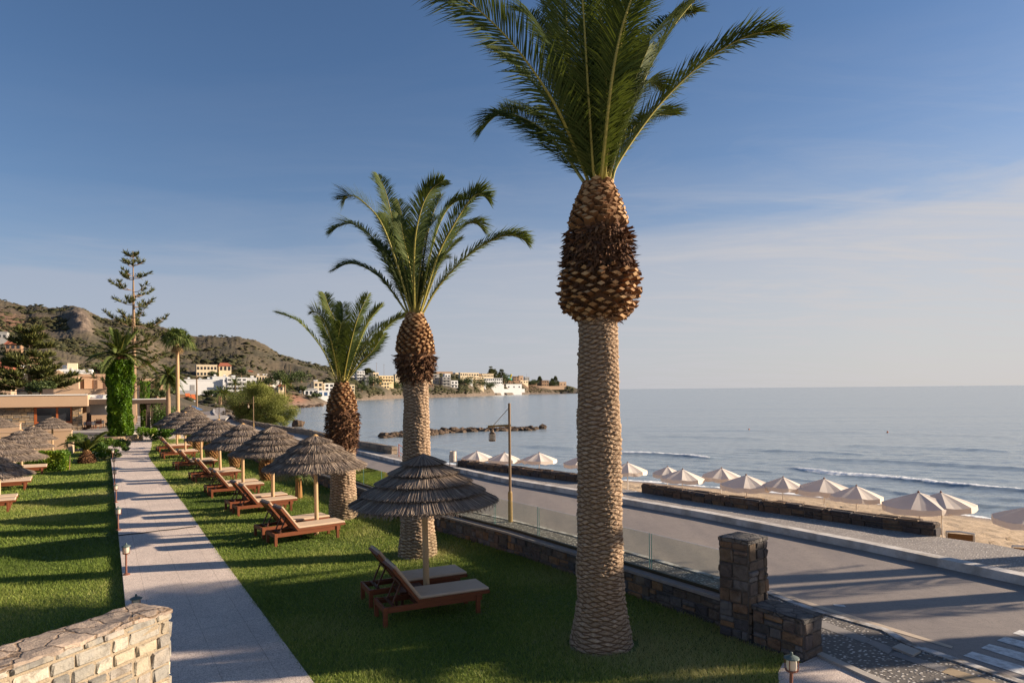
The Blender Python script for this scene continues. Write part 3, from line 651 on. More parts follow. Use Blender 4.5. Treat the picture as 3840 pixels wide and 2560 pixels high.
grass('lower_grass',lawn_l,-.1,[(7.5,11.5,1500,.05,.017),(11.5,17,1700,.05,.015),(17,26,800,.055,.022),(26,40,300,.06,.036),(40,52,150,.065,.055)])
# ================================================================ VEGETATION
def catmull(P, n):
    P=[Vector(p) for p in P]; P=[P[0]*2-P[1]]+P+[P[-1]*2-P[-2]]; out=[]; segs=len(P)-3
    for i in range(n+1):
        t=i/n*segs; k=min(int(t),segs-1); t-=k; a,b,c,d=P[k:k+4]
        out.append(.5*((2*b)+(c-a)*t+(2*a-5*b+4*c-d)*t*t+(3*b-a-3*c+d)*t**3))
    return out
def frond(name, pts, parent, mats, L, n=80, w=.03, rr=.022, v_up=.24, fwd=.85, rnd=random, start=.055, droop=.25, face=None):
    """feather leaf: rachis through pts with two rows of narrow leaflets"""
    C=catmull(pts,n); mb=MB(); N=len(C)
    mb.tube([C[i] for i in range(0,N,4)]+[C[-1]],[rr*(1-.88*i/(N-1)) for i in range(0,N,4)]+[rr*.1],5,.9,1,cap=False)
    hv=Vector((C[-1].x-C[0].x,C[-1].y-C[0].y,0)); inward=-hv.normalized() if hv.length>.05 else Vector((0,1,0))
    tone=rnd.uniform(.25,.75)
    for i in range(N-1):
        s=i/(N-1)
        if s<start: continue
        t=(C[min(i+1,N-1)]-C[max(i-1,0)]).normalized()
        up=(Vector((0,0,1))*.9+inward*.55) if face is None else Vector(face); up=(up-t*up.dot(t)).normalized(); side=t.cross(up).normalized()
        prof=min(1,(s-start)/.22+.25)*min(1,((1-s)/.30)**.7+.22)
        for sg,vu in ((-1,.05),(-1,.62),(1,.05),(1,.62)):
            l=L*prof*rnd.uniform(.8,1.1); f=fwd*(.95+.5*s)*rnd.uniform(.85,1.15)
            d=(side*sg+t*f+up*((vu+rnd.uniform(-.14,.2))*v_up*2.2)).normalized()
            base=C[i]+(C[i+1]-C[i])*rnd.random(); wd=w*rnd.uniform(.8,1.15)*(.6+.4*prof)
            nrm=d.cross(side*sg+up*.4+t*rnd.uniform(-.3,.3)).normalized(); q=nrm.cross(d).normalized() if rnd.random()<.5 else nrm
            q=(t-d*t.dot(d)).normalized()*.75+nrm*.4; q.normalize()
            mid=base+d*l*.5; tip=base+d*l+Vector((0,0,-droop*l*rnd.uniform(.1,1)))
            v=min(1,max(0,tone+rnd.gauss(0,.16)+(.3 if s>.9 else 0)))
            mb.add([base-q*wd*.3,base+q*wd*.3,mid-q*wd*.5,mid+q*wd*.5,tip],[(0,1,3,2),(2,3,4)],v,0)
    return mb.build(name,mats,parent)
def scar_trunk(name, base, prof, parent, mat, ring=.085, ncol=9, n_th=150, dz=.014, lip=.028, seed=1, lean=(0,0)):
    """prof [(z,radius)] from the ground up; rows of old leaf scars stand out of the surface"""
    z0,z1=prof[0][0],prof[-1][0]; nz=int((z1-z0)/dz); zs=np.linspace(z0,z1,nz); th=np.linspace(0,2*np.pi,n_th,endpoint=False)
    T,Zz=np.meshgrid(th,zs); R=np.interp(Zz,[p[0] for p in prof],[p[1] for p in prof])
    r=np.random.default_rng(seed); jit=r.uniform(0,1,5003); C_,S_=np.cos(T),np.sin(T)
    # interlocking lens shaped scars on a diamond lattice, bent by noise
    a=T/(2*np.pi)*ncol+.16*vnoise(C_*2.2,S_*2.2,Zz*4,seed)+.07*vnoise(C_*6,S_*6,Zz*14,seed+1)
    b=Zz/ring+.9*np.sin(T+1.3+Zz*.7)+.55*vnoise(C_*1.6,S_*1.6,Zz*3,seed+3)+.28*vnoise(C_*5,S_*5,Zz*11,seed+6)
    p=a+b*.5; q=b*.5-a; i_=np.floor(p); j_=np.floor(q); fp=p-i_; fq=q-j_
    hsh=jit[((i_+j_)*131+np.mod(i_-j_,2*ncol)*17).astype(int)%5003]
    edge=np.minimum(np.minimum(fp,1-fp),np.minimum(fq,1-fq)); v_=fp+fq-1
    wide=.05+.10*hsh
    g=np.clip((edge-wide*.5)/.16,0,1); g=g*g*(3-2*g)
    dsp=lip*(g*(.35+.65*hsh)*(.72-.28*v_))+.010*vnoise(C_*9,S_*9,Zz*26,seed+4)+.0035*r.normal(size=R.shape)+.012*vnoise(C_*3,S_*3,Zz*5,seed+9)
    gap=np.clip(1-g*1.25,0,1)
    R=R*(1+.02*np.sin(2*T+Zz))+dsp
    cx=base[0]+lean[0]*(Zz-z0); cy=base[1]+lean[1]*(Zz-z0)
    V=np.stack([cx+R*C_,cy+R*S_,Zz],-1).reshape(-1,3)
    I=np.arange(nz*n_th).reshape(nz,n_th); J=np.roll(I,-1,1)
    Fc=np.stack([I[:-1],J[:-1],J[1:],I[1:]],-1).reshape(-1,4)
    return np_mesh(name,V,Fc,mat,parent=parent,smooth=False,vattr={'gap':gap.ravel(),'cell':np.clip(.5+.5*(hsh-.5)*1.6,0,1).ravel()})
def scar_mat(name, c1, c2, fib):
    m,nt,b,_=nt_new(name); v=coords(nt,'world',scale=(1,1,2)); n=noise(nt,v,14,6,.7); r=ramp(nt,[(c1,.3),(c2,.66)]); nt.links.new(n.outputs[0],r.inputs[0])
    a=nt.nodes.new('ShaderNodeAttribute'); a.attribute_name='gap'; k=nt.nodes.new('ShaderNodeAttribute'); k.attribute_name='cell'
    r2=ramp(nt,[((.72,.70,.68,1),0),((1.08,1.06,1.04,1),1)]); nt.links.new(k.outputs['Fac'],r2.inputs[0])
    c=mixc(nt,r.outputs[0],r2.outputs[0],1,'MULTIPLY'); c=mixc(nt,c,fib,math_(nt,'MULTIPLY',a.outputs['Fac'],.85))
    nt.links.new(c,b.inputs[0]); b.inputs['Roughness'].default_value=.95; b.inputs['Specular IOR Level'].default_value=.1
    vs=coords(nt,'world',scale=(1,1,.35)); n2=noise(nt,vs,70,5,.7); bump(nt,b,n2.outputs[0],.8,.02); return m
M['palmtrunk']=scar_mat('palm_trunk',lc(138,114,93),lc(204,178,150),lc(98,74,56))
def bulb(name, base, prof, parent, zones, seed=3, stub=(.13,.05), n=300, lean=(0,0)):
    """swollen head of cut leaf bases: core, stubs in a spiral and hanging fibre. zones: [(z_lo,z_hi,kind)]"""
    rnd=random.Random(seed); mb=MB(); zs=[p[0] for p in prof]; rs=[p[1] for p in prof]; z0,z1=zs[0],zs[-1]
    rad=lambda z: float(np.interp(z,zs,rs))
    P=[(rad(z0+(z1-z0)*k/24)*.86*rnd.uniform(.97,1.03),z0+(z1-z0)*k/24) for k in range(25)]
    mb.lathe((base[0],base[1],0),P,28,.1,0)
    ga=2.39996
    for i in range(n):
        z=z0+(z1-z0)*(i+.5)/n*1.0; th=i*ga+rnd.uniform(-.08,.08); kind='stub'
        for a,b_,k in zones:
            if a<=z<b_: kind=k
        R=rad(z)*.84; er=Vector((math.cos(th),math.sin(th),0)); et=Vector((-math.sin(th),math.cos(th),0)); ez=Vector((0,0,1))
        c=Vector((base[0],base[1],z))+er*R
        if kind=='stub' or kind=='skirt' or (kind=='fibre' and rnd.random()<.10):
            w=stub[0]*rnd.uniform(.7,1.2); h=stub[1]*rnd.uniform(.75,1.25); l=(R/.84-R)+(.05 if kind!='skirt' else rnd.uniform(.01,.11))
            el=.75 if kind=='stub' else (rnd.uniform(-.25,.2) if kind=='skirt' else -.2)
            d=(er+ez*el+et*rnd.uniform(-.15,.15)).normalized(); u=d.cross(et).normalized()
            if u.z<0: u=-u
            e=c+d*l
            q=[c-et*w*.55,c-u*h*.6,c+et*w*.55,c+u*h*.6]; t=.86
            cut=d*rnd.uniform(-.02,.03)
            o=[e-et*w*.5*t,e-u*h*.55*t-cut,e+et*w*.5*t,e+u*h*.55*t+cut]
            vv=rnd.uniform(.25,.6); mb.add(q+o,[(0,1,5,4),(1,2,6,5),(2,3,7,6),(3,0,4,7)],vv,0)
            mb.add(o,[(3,2,1,0),(0,1,2,3)][:1],rnd.uniform(.6,1),0)
        m_=10 if kind=='fibre' else (2 if kind=='stub' else 5)
        for _ in range(m_):
            l=rnd.uniform(.08,.22) if kind=='fibre' else rnd.uniform(.04,.12); w=rnd.uniform(.006,.028) if kind=='fibre' else rnd.uniform(.003,.01)
            p=Vector((base[0],base[1],z+rnd.uniform(-.04,.04)))+er*(rad(z)*rnd.uniform(.86,.97))+et*rnd.uniform(-.08,.08)
            d=(er*rnd.uniform(.15,.9)+ez*rnd.uniform(-1.1,.25)+et*rnd.uniform(-.6,.6)).normalized(); s=(d.cross(er)+et*.5*rnd.uniform(-1,1)).normalized()
            mid=p+d*l*.55+er*rnd.uniform(0,.03); tip=p+d*l
            mb.add([p-s*w,p+s*w,mid-s*w*.9,mid+s*w*.9,tip],[(0,1,3,2),(2,3,4)],min(1,max(0,rnd.gauss(.42,.25))),1)
    o=mb.build(name,[M['stub'],M['fibre']],parent); 
    return o
def px_prof(rows, Y, cxpx):
    """rows of (photo y, photo width) -> [(z, radius)] rising"""
    out=[]
    for y,w in rows: out.append((D(cxpx,y,Y).z, w/2/F*Y))
    return sorted(out)
def palm_px(sp, fr, Y):
    """frond control points from (x, y, distance offset)"""
    return [D(x,y,Y+dd) for x,y,dd in fr]
def date_palm(label, basepx, Y, trunk_rows, bulb_rows, zones_px, fronds, scale, L, w, nleaf, mats, seed, nstub, stub, ring, ncol, nth, dz, group='date palms standing in the lawn', extra=(), faces=None):
    b=D(basepx[0],basepx[1],Y); b.z=0
    root=empty('date_palm',(b.x,b.y,0),0,label,'palm tree',group)
    inv=Matrix.Translation((-b.x,-b.y,0))
    tp=px_prof(trunk_rows,Y,basepx[0]); tp[0]=(-.03,tp[0][1])
    t=scar_trunk('trunk',(0,0),tp,root,M['palmtrunk'],ring,ncol,nth,dz,.03*scale,seed)
    bp=px_prof(bulb_rows,Y,basepx[0]); off=D(basepx[2],bulb_rows[0][0],Y).x-b.x
    zn=[(H+(CY-ROLL*(basepx[0]-CX)-y0)*Y/F, H+(CY-ROLL*(basepx[0]-CX)-y1)*Y/F, k) for y0,y1,k in zones_px]
    bulb('leaf_base_bulb',(off*.5,0),bp,root,zn,seed,stub,nstub)
    rnd=random.Random(seed)
    for i,fr in enumerate(fronds):
        P=[inv@D(x,y,Y+dd) for x,y,dd in fr]
        frond('frond',P,root,mats,L*rnd.uniform(.92,1.08),nleaf,w,.03*scale,rnd=rnd,face=(faces or {}).get(i))
    for i,(az,el,ln,dr) in enumerate(extra):
        top=Vector((off*.5,0,bp[-1][0]-.05)); h=Vector((math.cos(az),math.sin(az),0)); P=[]
        for k in range(6):
            s=k/5; P.append(top+h*(ln*s*math.cos(el)*(1+.1*s))+Vector((0,0,ln*(s*math.sin(el)-dr*s*s))))
        frond('frond',P,root,mats,L*rnd.uniform(.85,1.05),nleaf,w,.03*scale,rnd=rnd)
    return root
c1=lambda x,y,d=0:(x/1.7294+1600,y/1.7294,d)
fr1=[
 [c1(1055,1195),c1(960,960,-.25),c1(820,660,-.7),c1(560,290,-1.1),c1(250,0,-1.4),c1(-60,-150,-1.6)],
 [c1(1030,1195),c1(850,940,.6),c1(690,800,1.1),c1(490,735,1.5),c1(345,850,1.7)],
 [c1(1080,1195,.1),c1(960,700,.9),c1(880,430,1.4),c1(770,230,1.8),c1(690,110,2.0),c1(600,75,2.2)],
 [c1(1085,1190),c1(1075,1050,-.2),c1(1045,560,-.55),c1(1010,0,-.8),c1(960,-430,-.5),c1(860,-700,.2)],
 [c1(1130,1185,-.1),c1(1190,600,-.8),c1(1250,250,-1.05),c1(1325,0,-1.2),c1(1440,-300,-1.2),c1(1640,-520,-.9)],
 [c1(1175,1185),c1(1240,950,.0),c1(1390,560,.1),c1(1560,230,.2),c1(1740,0,.3),c1(1830,-60,.3)],
 [c1(1150,1190,.2),c1(1300,600,.9),c1(1400,330,1.2),c1(1500,190,1.5),c1(1600,110,1.7),c1(1745,85,1.9)],
 [c1(1195,1195),c1(1250,1040,.1),c1(1500,690,.1),c1(1800,400,-.1),c1(2080,235,-.3),c1(2315,195,-.5)],
 [c1(1160,1190,.4),c1(1280,780,1.4),c1(1350,620,2.0),c1(1430,535,2.5),c1(1535,575,2.7)],
 [c1(1080,1190,.2),c1(960,760,1.2),c1(880,400,1.7),c1(850,150,2.0),c1(830,-80,2.2)],
 [c1(1110,1190,.2),c1(1110,700,.9),c1(1130,300,1.2),c1(1140,-100,1.3),c1(1180,-400,1.2)],
 [c1(1140,1190,.2),c1(1210,700,1.0),c1(1270,350,1.4),c1(1310,50,1.6),c1(1400,-200,1.7)],
 [c1(1100,1190,-.1),c1(1000,800,-.2),c1(920,420,.2),c1(900,50,.6),c1(840,-250,1.0)],
 [c1(1150,1190,0),c1(1180,800,-.3),c1(1150,420,-.6),c1(1120,60,-.7),c1(1060,-300,-.6)],
]
ex1=[(.2,1.25,2.6,.1),(1.0,1.3,2.2,.1),(1.8,1.35,2.4,.1),(2.6,1.3,2.3,.1),(3.4,1.2,2.2,.15),(4.2,1.3,2.5,.1),(5.0,1.3,2.3,.1),(5.8,1.25,2.4,.12),(.9,.95,4.2,.35),(2.2,1.0,4.2,.35),(1.5,.8,4.0,.4),(1.2,1.2,4.4,.25),(-1.2,1.25,4.4,.2),(2.7,1.15,4.3,.3)]
palm1=date_palm('tallest and nearest date palm with its crown cut by the top of the photo',(2254,2400,2252),10.7,
 [(2440,232),(2405,228),(2350,208),(2290,186),(2240,170),(2100,163),(1906,157),(1600,157),(1350,146),(1200,142),(1150,150)],
 [(1205,146),(1168,225),(1140,276),(1100,282),(1049,272),(983,244),(906,234),(830,206),(753,150),(710,108),(690,98)],
 [(1200,1020,'skirt'),(1020,862,'fibre'),(862,690,'stub')],fr1,1.0,.66,.0195,110,[M['frond'],M['rachis']],5,520,(.155,.058),.036,8,230,.0062,extra=ex1,faces={0:(-.15,-1,.25),1:(-.2,-.5,.9),3:(0,-1,.4),4:(.1,-1,.4)})
c2=lambda x,y,d=0:(x/2.24+1000,y/2.24+620,d)
fr2=[
 [c2(1215,1260),c2(1100,850,-.3),c2(960,480,-.5),c2(800,300,-.6),c2(700,255,-.6),c2(640,285,-.6)],
 [c2(1195,1250),c2(1060,900,.4),c2(900,620,.8),c2(740,500,1.1),c2(640,500,1.2),c2(535,555,1.2)],
 [c2(1180,1245),c2(1000,990,.2),c2(850,870,.3),c2(700,825,.3),c2(555,880,.3)],
 [c2(1225,1250),c2(1130,750,.4),c2(1060,480,.6),c2(1000,230,.8),c2(935,80,1.0)],
 [c2(1240,1250),c2(1240,700,-.6),c2(1290,400,-.9),c2(1370,220,-1.0),c2(1485,125,-1.1)],
 [c2(1270,1255),c2(1390,680,.3),c2(1480,430,.4),c2(1580,310,.4),c2(1690,285,.3)],
 [c2(1285,1250),c2(1430,780,-.5),c2(1560,520,-.8),c2(1700,300,-1.0),c2(1780,240,-1.0),c2(1862,268,-1.0)],
 [c2(1290,1250),c2(1480,750,.6),c2(1620,540,1.0),c2(1740,485,1.2),c2(1838,560,1.3)],
 [c2(1305,1255),c2(1450,1010),c2(1700,750,-.2),c2(1950,605,-.3),c2(2100,590,-.3),c2(2192,645,-.3)],
 [c2(1230,1250,.2),c2(1180,700,.8),c2(1150,480,1.1),c2(1105,295,1.3)],
 [c2(1260,1250,.2),c2(1330,700,.7),c2(1390,430,1.0),c2(1470,245,1.2)],
 [c2(1250,1250),c2(1200,850,-.3),c2(1150,620,.0),c2(1120,430,.3)],
 [c2(1250,1250),c2(1290,850,.3),c2(1330,600,.6),c2(1420,430,.8)],
 [c2(1240,1250),c2(1150,850,.6),c2(1050,560,1.1),c2(1000,420,1.4)],
]
palm2=date_palm('middle date palm behind the nearest thatched parasol',(1566,2062,1556),16.6,
 [(2080,142),(2050,138),(2000,124),(1930,116),(1800,102),(1700,97),(1518,92),(1420,94),(1400,96)],
 [(1425,96),(1395,118),(1353,134),(1316,140),(1270,126),(1230,98),(1195,62),(1180,52)],
 [(1430,1330,'fibre'),(1330,1180,'stub')],fr2,.95,.55,.023,88,[M['frond2'],M['rachis']],9,330,(.135,.062),.039,8,180,.008,extra=[(1.2,1.1,3.2,.35),(2.0,1.0,3.2,.4),(1.6,1.3,3.3,.25),(.6,1.2,3.2,.3),(2.6,1.2,3.2,.3)])
c3=lambda x,y,d=0:(x/1.96+600,y/1.96+1050,d)
fr3=[
 [c3(1300,755),c3(1200,520,-.2),c3(1050,330,-.3),c3(950,270,-.3),c3(858,238,-.3)],
 [c3(1315,755),c3(1270,500,-.8),c3(1220,330,-1.1),c3(1165,250,-1.2),c3(1118,228,-1.2)],
 [c3(1330,755),c3(1290,340,.5),c3(1240,200,.8),c3(1208,100,1.0)],
 [c3(1340,755),c3(1345,420,.3),c3(1345,280,.4),c3(1342,175,.6)],
 [c3(1345,755),c3(1390,520,-.7),c3(1450,290,-1.0),c3(1530,105,-1.1)],
 [c3(1360,755),c3(1440,520,.1),c3(1530,310,.1),c3(1628,180,0)],
 [c3(1365,755),c3(1450,560,.6),c3(1550,400,1.0),c3(1655,308,1.3)],
 [c3(1370,755),c3(1480,540,-.2),c3(1600,410,-.3),c3(1710,305,-.4),c3(1818,252,-.4)],
 [c3(1335,755),c3(1280,520,.6),c3(1220,380,1.1),c3(1170,270,1.4)],
 [c3(1350,755),c3(1400,560,.5),c3(1440,400,.9),c3(1500,280,1.2)],
 [c3(1335,755),c3(1300,560,-.5),c3(1310,420,-.7),c3(1330,320,-.8)],
 [c3(1360,755),c3(1470,610,-.6),c3(1560,520,-.9),c3(1640,400,-1.1)],
]
palm3=date_palm('farthest and shortest of the three lawn date palms, behind the parasol row',(1288,1930,1282),21.7,
 [(1950,108),(1925,104),(1880,96),(1820,88),(1753,84),(1677,92)],
 [(1690,90),(1650,112),(1585,118),(1520,106),(1480,82),(1450,50),(1436,42)],
 [(1700,1545,'fibre'),(1545,1430,'stub')],fr3,.9,.52,.027,70,[M['frond2'],M['rachis']],13,260,(.135,.07),.043,8,150,.010,extra=[(1.2,1.1,2.6,.35),(2.0,1.0,2.6,.4),(1.6,1.3,2.7,.25)])
# ---- generic palms
def round_palm(name,label,cat,loc,h,r,nf,L,leaf,w,mats,seed,group=None,bark='bark',spread=(.1,1.2),nleaf=26,tw=None,droop=.5):
    root=empty(name,loc,random.Random(seed).uniform(0,6),label,cat,group); rnd=random.Random(seed)
    t=MB(); P=[(r*1.35,-2.2),(r*1.2,h*.04),(r,h*.15)]+[(r*rnd.uniform(.93,1.05)*(1-.12*k/8),h*(.15+.85*k/8)) for k in range(1,9)]
    t.lathe((0,0,0),P,12,.5,0); t.build('trunk',M[bark],root)
    for i in range(nf):
        az=i*2.4+rnd.uniform(-.2,.2); el=spread[0]+(spread[1]-spread[0])*(i/nf)+rnd.uniform(-.1,.1); ln=L*rnd.uniform(.85,1.1); hh=Vector((math.cos(az),math.sin(az),0)); dr=droop*(1.15-.5*i/nf)
        P=[Vector((0,0,h-.05))+hh*(ln*s*math.cos(el))+Vector((0,0,ln*(s*math.sin(el)-dr*s*s*math.cos(el)))) for s in (0,.2,.45,.7,1)]
        frond('frond',P,root,mats,leaf,nleaf,w,.02*max(.6,L/2.5),rnd=rnd,v_up=.3)
    return root
FM=[M['frond2'],M['rachis']]
# young palm on the lower lawn beside the path
def sago():
    b=G(325,1737,-.1); root=empty('young_date_palm',b,0,'young palm with fat shaggy trunk and V of arching leaves on the left lawn','palm tree'); rnd=random.Random(4)
    bulb('trunk',(0,0),[(0,.34),(.12,.40),(.3,.38),(.5,.28),(.68,.16),(.76,.1)],root,[(0,.55,'fibre'),(.55,.8,'stub')],8,(.09,.04),150)
    for az,el,ln,dr in [(3.0,1.05,2.0,.62),(3.4,.9,1.9,.6),(2.6,1.2,2.1,.5),(.1,1.05,1.9,.28),(.4,1.15,2.0,.35),(-.3,.9,1.7,.4),(1.2,1.2,1.7,.4),(2.0,1.25,1.8,.45),(-1.2,1.15,1.5,.5),(4.1,1.1,1.6,.5),(5.2,1.2,1.5,.5),(3.2,1.3,1.9,.45)]:
        h=Vector((math.cos(az),math.sin(az),0)); P=[Vector((0,0,.72))+h*(ln*s*math.cos(el)*1.25)+Vector((0,0,ln*(s*math.sin(el)-dr*s*s))) for s in (0,.2,.45,.7,1)]
        frond('frond',P,root,FM,.42,40,.03,.016,rnd=rnd)
sago()
# stumpy young palms in the lawn under the parasol row
def stump_palm(px,py,hh,r,label,seed,leaf='date'):
    b=G(px,py); root=empty('young_palm',b,0,label,'palm tree','young palms along the glass fence'); rnd=random.Random(seed)
    mb=MB(); prof=lambda s: r*(.95+.35*math.sin(min(1,s*1.15)*math.pi*.8))*(1 if s<.8 else 1-(s-.8)*2.2)
    mb.lathe((0,0,0),[(prof(k/12)*.86,hh*k/12) for k in range(13)],16,.1,0)
    for i in range(150):
        s=(i+.5)/150; th=i*2.39996; er=Vector((math.cos(th),math.sin(th),0)); et=Vector((-er.y,er.x,0)); c=er*prof(s)*.82+Vector((0,0,hh*s)); w=.1*rnd.uniform(.8,1.2); d=(er+Vector((0,0,.9))).normalized(); u=d.cross(et)*-.03; e=c+d*(.05+.22*prof(s))
        mb.add([c-et*w*.5,c-u,c+et*w*.5,c+u,e-et*w*.3,e-u*.8,e+et*w*.3,e+u*.8],[(0,1,5,4),(1,2,6,5),(2,3,7,6),(3,0,4,7),(4,5,6,7)],rnd.uniform(0,1),0)
    mb.build('trunk',M['bark_red'],root)
    for i in range(11):
        az=i*2.4; el=rnd.uniform(.35,1.2); ln=rnd.uniform(.7,1.0); h=Vector((math.cos(az),math.sin(az),0)); P=[Vector((0,0,hh*.97))+h*(ln*s*math.cos(el))+Vector((0,0,ln*(s*math.sin(el)-.45*s*s))) for s in (0,.25,.5,.75,1)]
        frond('frond',P,root,FM,.3,20,.03,.012,rnd=rnd)
stump_palm(999,1802,.95,.23,'young palm with scaly orange trunk below the third parasol from the front',1)
stump_palm(880,1755,1.0,.21,'slim young palm with scaly trunk left of the third parasol pole',2)
stump_palm(795,1722,1.0,.30,'stout young palm with scaly trunk left of the fourth parasol pole',3)
stump_palm(742,1697,1.1,.24,'young palm with scaly trunk beside the fifth parasol pole',5)
stump_palm(712,1677,1.0,.24,'farthest young palm with scaly trunk under the thatched parasols',6)
# fan leaves
def fan(mb, c, d, L, n, rnd, droop=.3, width=2.3, v0=.5, petiole=.6):
    d=d.normalized(); side=d.cross(Vector((0,0,1)))
    if side.length<.1: side=Vector((1,0,0))
    side.normalize(); up=side.cross(d).normalized(); hub=c+d*petiole
    mb.tube([c,hub],[.014,.01],4,.5,0,cap=False)
    for i in range(n):
        a=(i/(n-1)-.5)*width; q=(d*math.cos(a)+side*math.sin(a)+up*.12).normalized(); l=L*(1-.28*abs(a)/(width/2))*rnd.uniform(.9,1.08); w=L*.04
        s=(q.cross(up)).normalized(); mid=hub+q*l*.6; tip=hub+q*l+Vector((0,0,-droop*l*rnd.uniform(.4,1.1)))
        mb.add([hub-s*w*.3,hub+s*w*.3,mid-s*w,mid+s*w,tip],[(0,1,3,2),(2,3,4)],min(1,max(0,v0+rnd.gauss(0,.18))),0)
def fan_palm(name,label,loc,h,r,nl,L,seed,skirt=True,bark='smooth_bark',group=None,stub=False,pet=.6,up=(.0,1.3)):
    root=empty(name,loc,0,label,'palm tree',group); rnd=random.Random(seed); t=MB()
    P=[(r*1.5,-.3),(r*1.25,h*.03)]+[(r*(1.12-.25*k/10)*rnd.uniform(.97,1.03),h*(.06+.94*k/10)) for k in range(11)]
    t.lathe((0,0,0),P,14,.5,0); t.build('trunk',M[bark],root)
    for i in range(nl):
        az=i*2.4; el=up[0]+(up[1]-up[0])*i/nl+rnd.uniform(-.1,.1); d=Vector((math.cos(az)*math.cos(el),math.sin(az)*math.cos(el),math.sin(el)))
        mb=MB(); fan(mb,Vector((0,0,h*.99)),d,L*rnd.uniform(.85,1.1),17,rnd,droop=1.05-.6*i/nl,petiole=pet*L); mb.build('fan_leaf',[M['frond2']],root)
    if skirt:
        mb=MB()
        for i in range(22):
            az=i*2.4; d=Vector((math.cos(az)*.5,math.sin(az)*.5,-.7-rnd.random()*.6)); fan(mb,Vector((0,0,h*(1-.01*rnd.random()))),d,L*.75,9,rnd,droop=.3,width=1.0,v0=.6,petiole=.1*L)
        mb.build('dead_leaf_skirt',[M['deadleaf']],root)
    return root
b=G(668,1645); fan_palm('fan_palm','tall slender fan palm with smooth pale trunk beside the ivy column',b,D(640,1285,b.y).z,.155,32,1.15,3)
b=G(1120,1868); fan_palm('young_fan_palm','small fan palm with scaly trunk right of the second parasol pole',b,.78,.12,13,.5,5,skirt=False,bark='bark_red',pet=.35,up=(.1,1.3))
b=G(705,1610); fan_palm('bushy_fan_palm','low bright green fan palm above the far parasols beside the road',b,.5,.25,14,1.5,8,skirt=False,bark='bark',pet=.5,up=(.15,1.3))
# shaggy palm left of the fan palm
b=G(632,1625); rp=round_palm('shaggy_palm','rough trunked palm with thin ragged crown left of the slender fan palm','palm tree',b,D(620,1405,b.y).z,.22,26,1.7,.5,.07,FM,21,spread=(-.8,1.1),droop=.6,nleaf=26)
# palms along the far road
def pp(px,py,ytop,Y,label,seed,L,r=.28,nf=26,z=None,group='palms along the far shore road',sp=(-.1,1.25)):
    b=D(px,py,Y); h=D(px,ytop,Y).z-b.z; return round_palm('street_palm',label,'palm tree',b,h,r,nf,L,L*.2,.09,FM,seed,group,spread=sp,nleaf=18,droop=.75)
pp(826,1522,1474,207,'short bushy roadside palm just left of the railing of the far road',31,3.5,.5)
pp(882,1502,1438,300,'tall roadside palm with round crown in front of the white houses',32,4.4,.4)
pp(846,1515,1472,240,'bushy roadside palm half hidden behind the shorter one by the far road',33,3.6,.5)
pp(936,1502,1458,290,'yellowing low palm left of the big tamarisk crown',34,4.4,.5)
pp(955,1502,1450,300,'greyish palm partly behind the top of the tamarisk',35,4.4,.5)
pp(1069,1478,1438,260,'small single palm by the red roofed house near the shore',36,4.0,.3)
pp(975,1490,1443,320,'distant palm rising behind the tamarisk crown',37,4.2,.4)
# ---- leafy trees, hedges
def leaves(name, pts_fn, n, size, mat, parent, seed, flat=.0, up=.0):
    """n small leaf faces at positions returned by pts_fn(rng,n) -> (n,3),(n,) tone"""
    r=np.random.default_rng(seed); P,tone=pts_fn(r,n); n=len(P)
    a=r.normal(size=(n,3)); a[:,2]*=(1-flat); a/=np.linalg.norm(a,axis=1,keepdims=True)+1e-9; b=r.normal(size=(n,3)); b-=a*(a*b).sum(1,keepdims=True); b/=np.linalg.norm(b,axis=1,keepdims=True)+1e-9
    s=(size*r.uniform(.6,1.4,n))[:,None]; wl=.42
    V=np.stack([P-a*s*.5,P+b*s*wl*.5,P+a*s*.5,P-b*s*wl*.5],1).reshape(-1,3)
    return np_mesh(name,V,np.arange(4*n).reshape(-1,4),mat,np.clip(tone+r.normal(0,.12,n),0,1),parent)
def clumps(cent, rad, tone, spread=.5):
    cent=np.array(cent); rad=np.array(rad); tone=np.array(tone)
    def fn(r,n):
        w=np.array([np.max(q)**2 for q in rad]); k=r.choice(len(cent),n,p=w/w.sum()); d=r.normal(size=(n,3)); d/=np.linalg.norm(d,axis=1,keepdims=True); q=r.uniform(0,1,n)**.45
        return cent[k]+d*q[:,None]*rad[k], tone[k]
    return fn
def ell_clumps(c, R, n, rc, seed, inner=.35, zmin=-1):
    r=np.random.default_rng(seed); C=[];Q=[];T=[]
    while len(C)<n:
        d=r.normal(size=3); d/=np.linalg.norm(d); k=r.uniform(inner,1)
        if d[2]<zmin: continue
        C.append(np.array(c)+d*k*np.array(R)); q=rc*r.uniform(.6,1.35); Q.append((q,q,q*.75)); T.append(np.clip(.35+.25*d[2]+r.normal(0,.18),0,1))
    return clumps(C,Q,T)
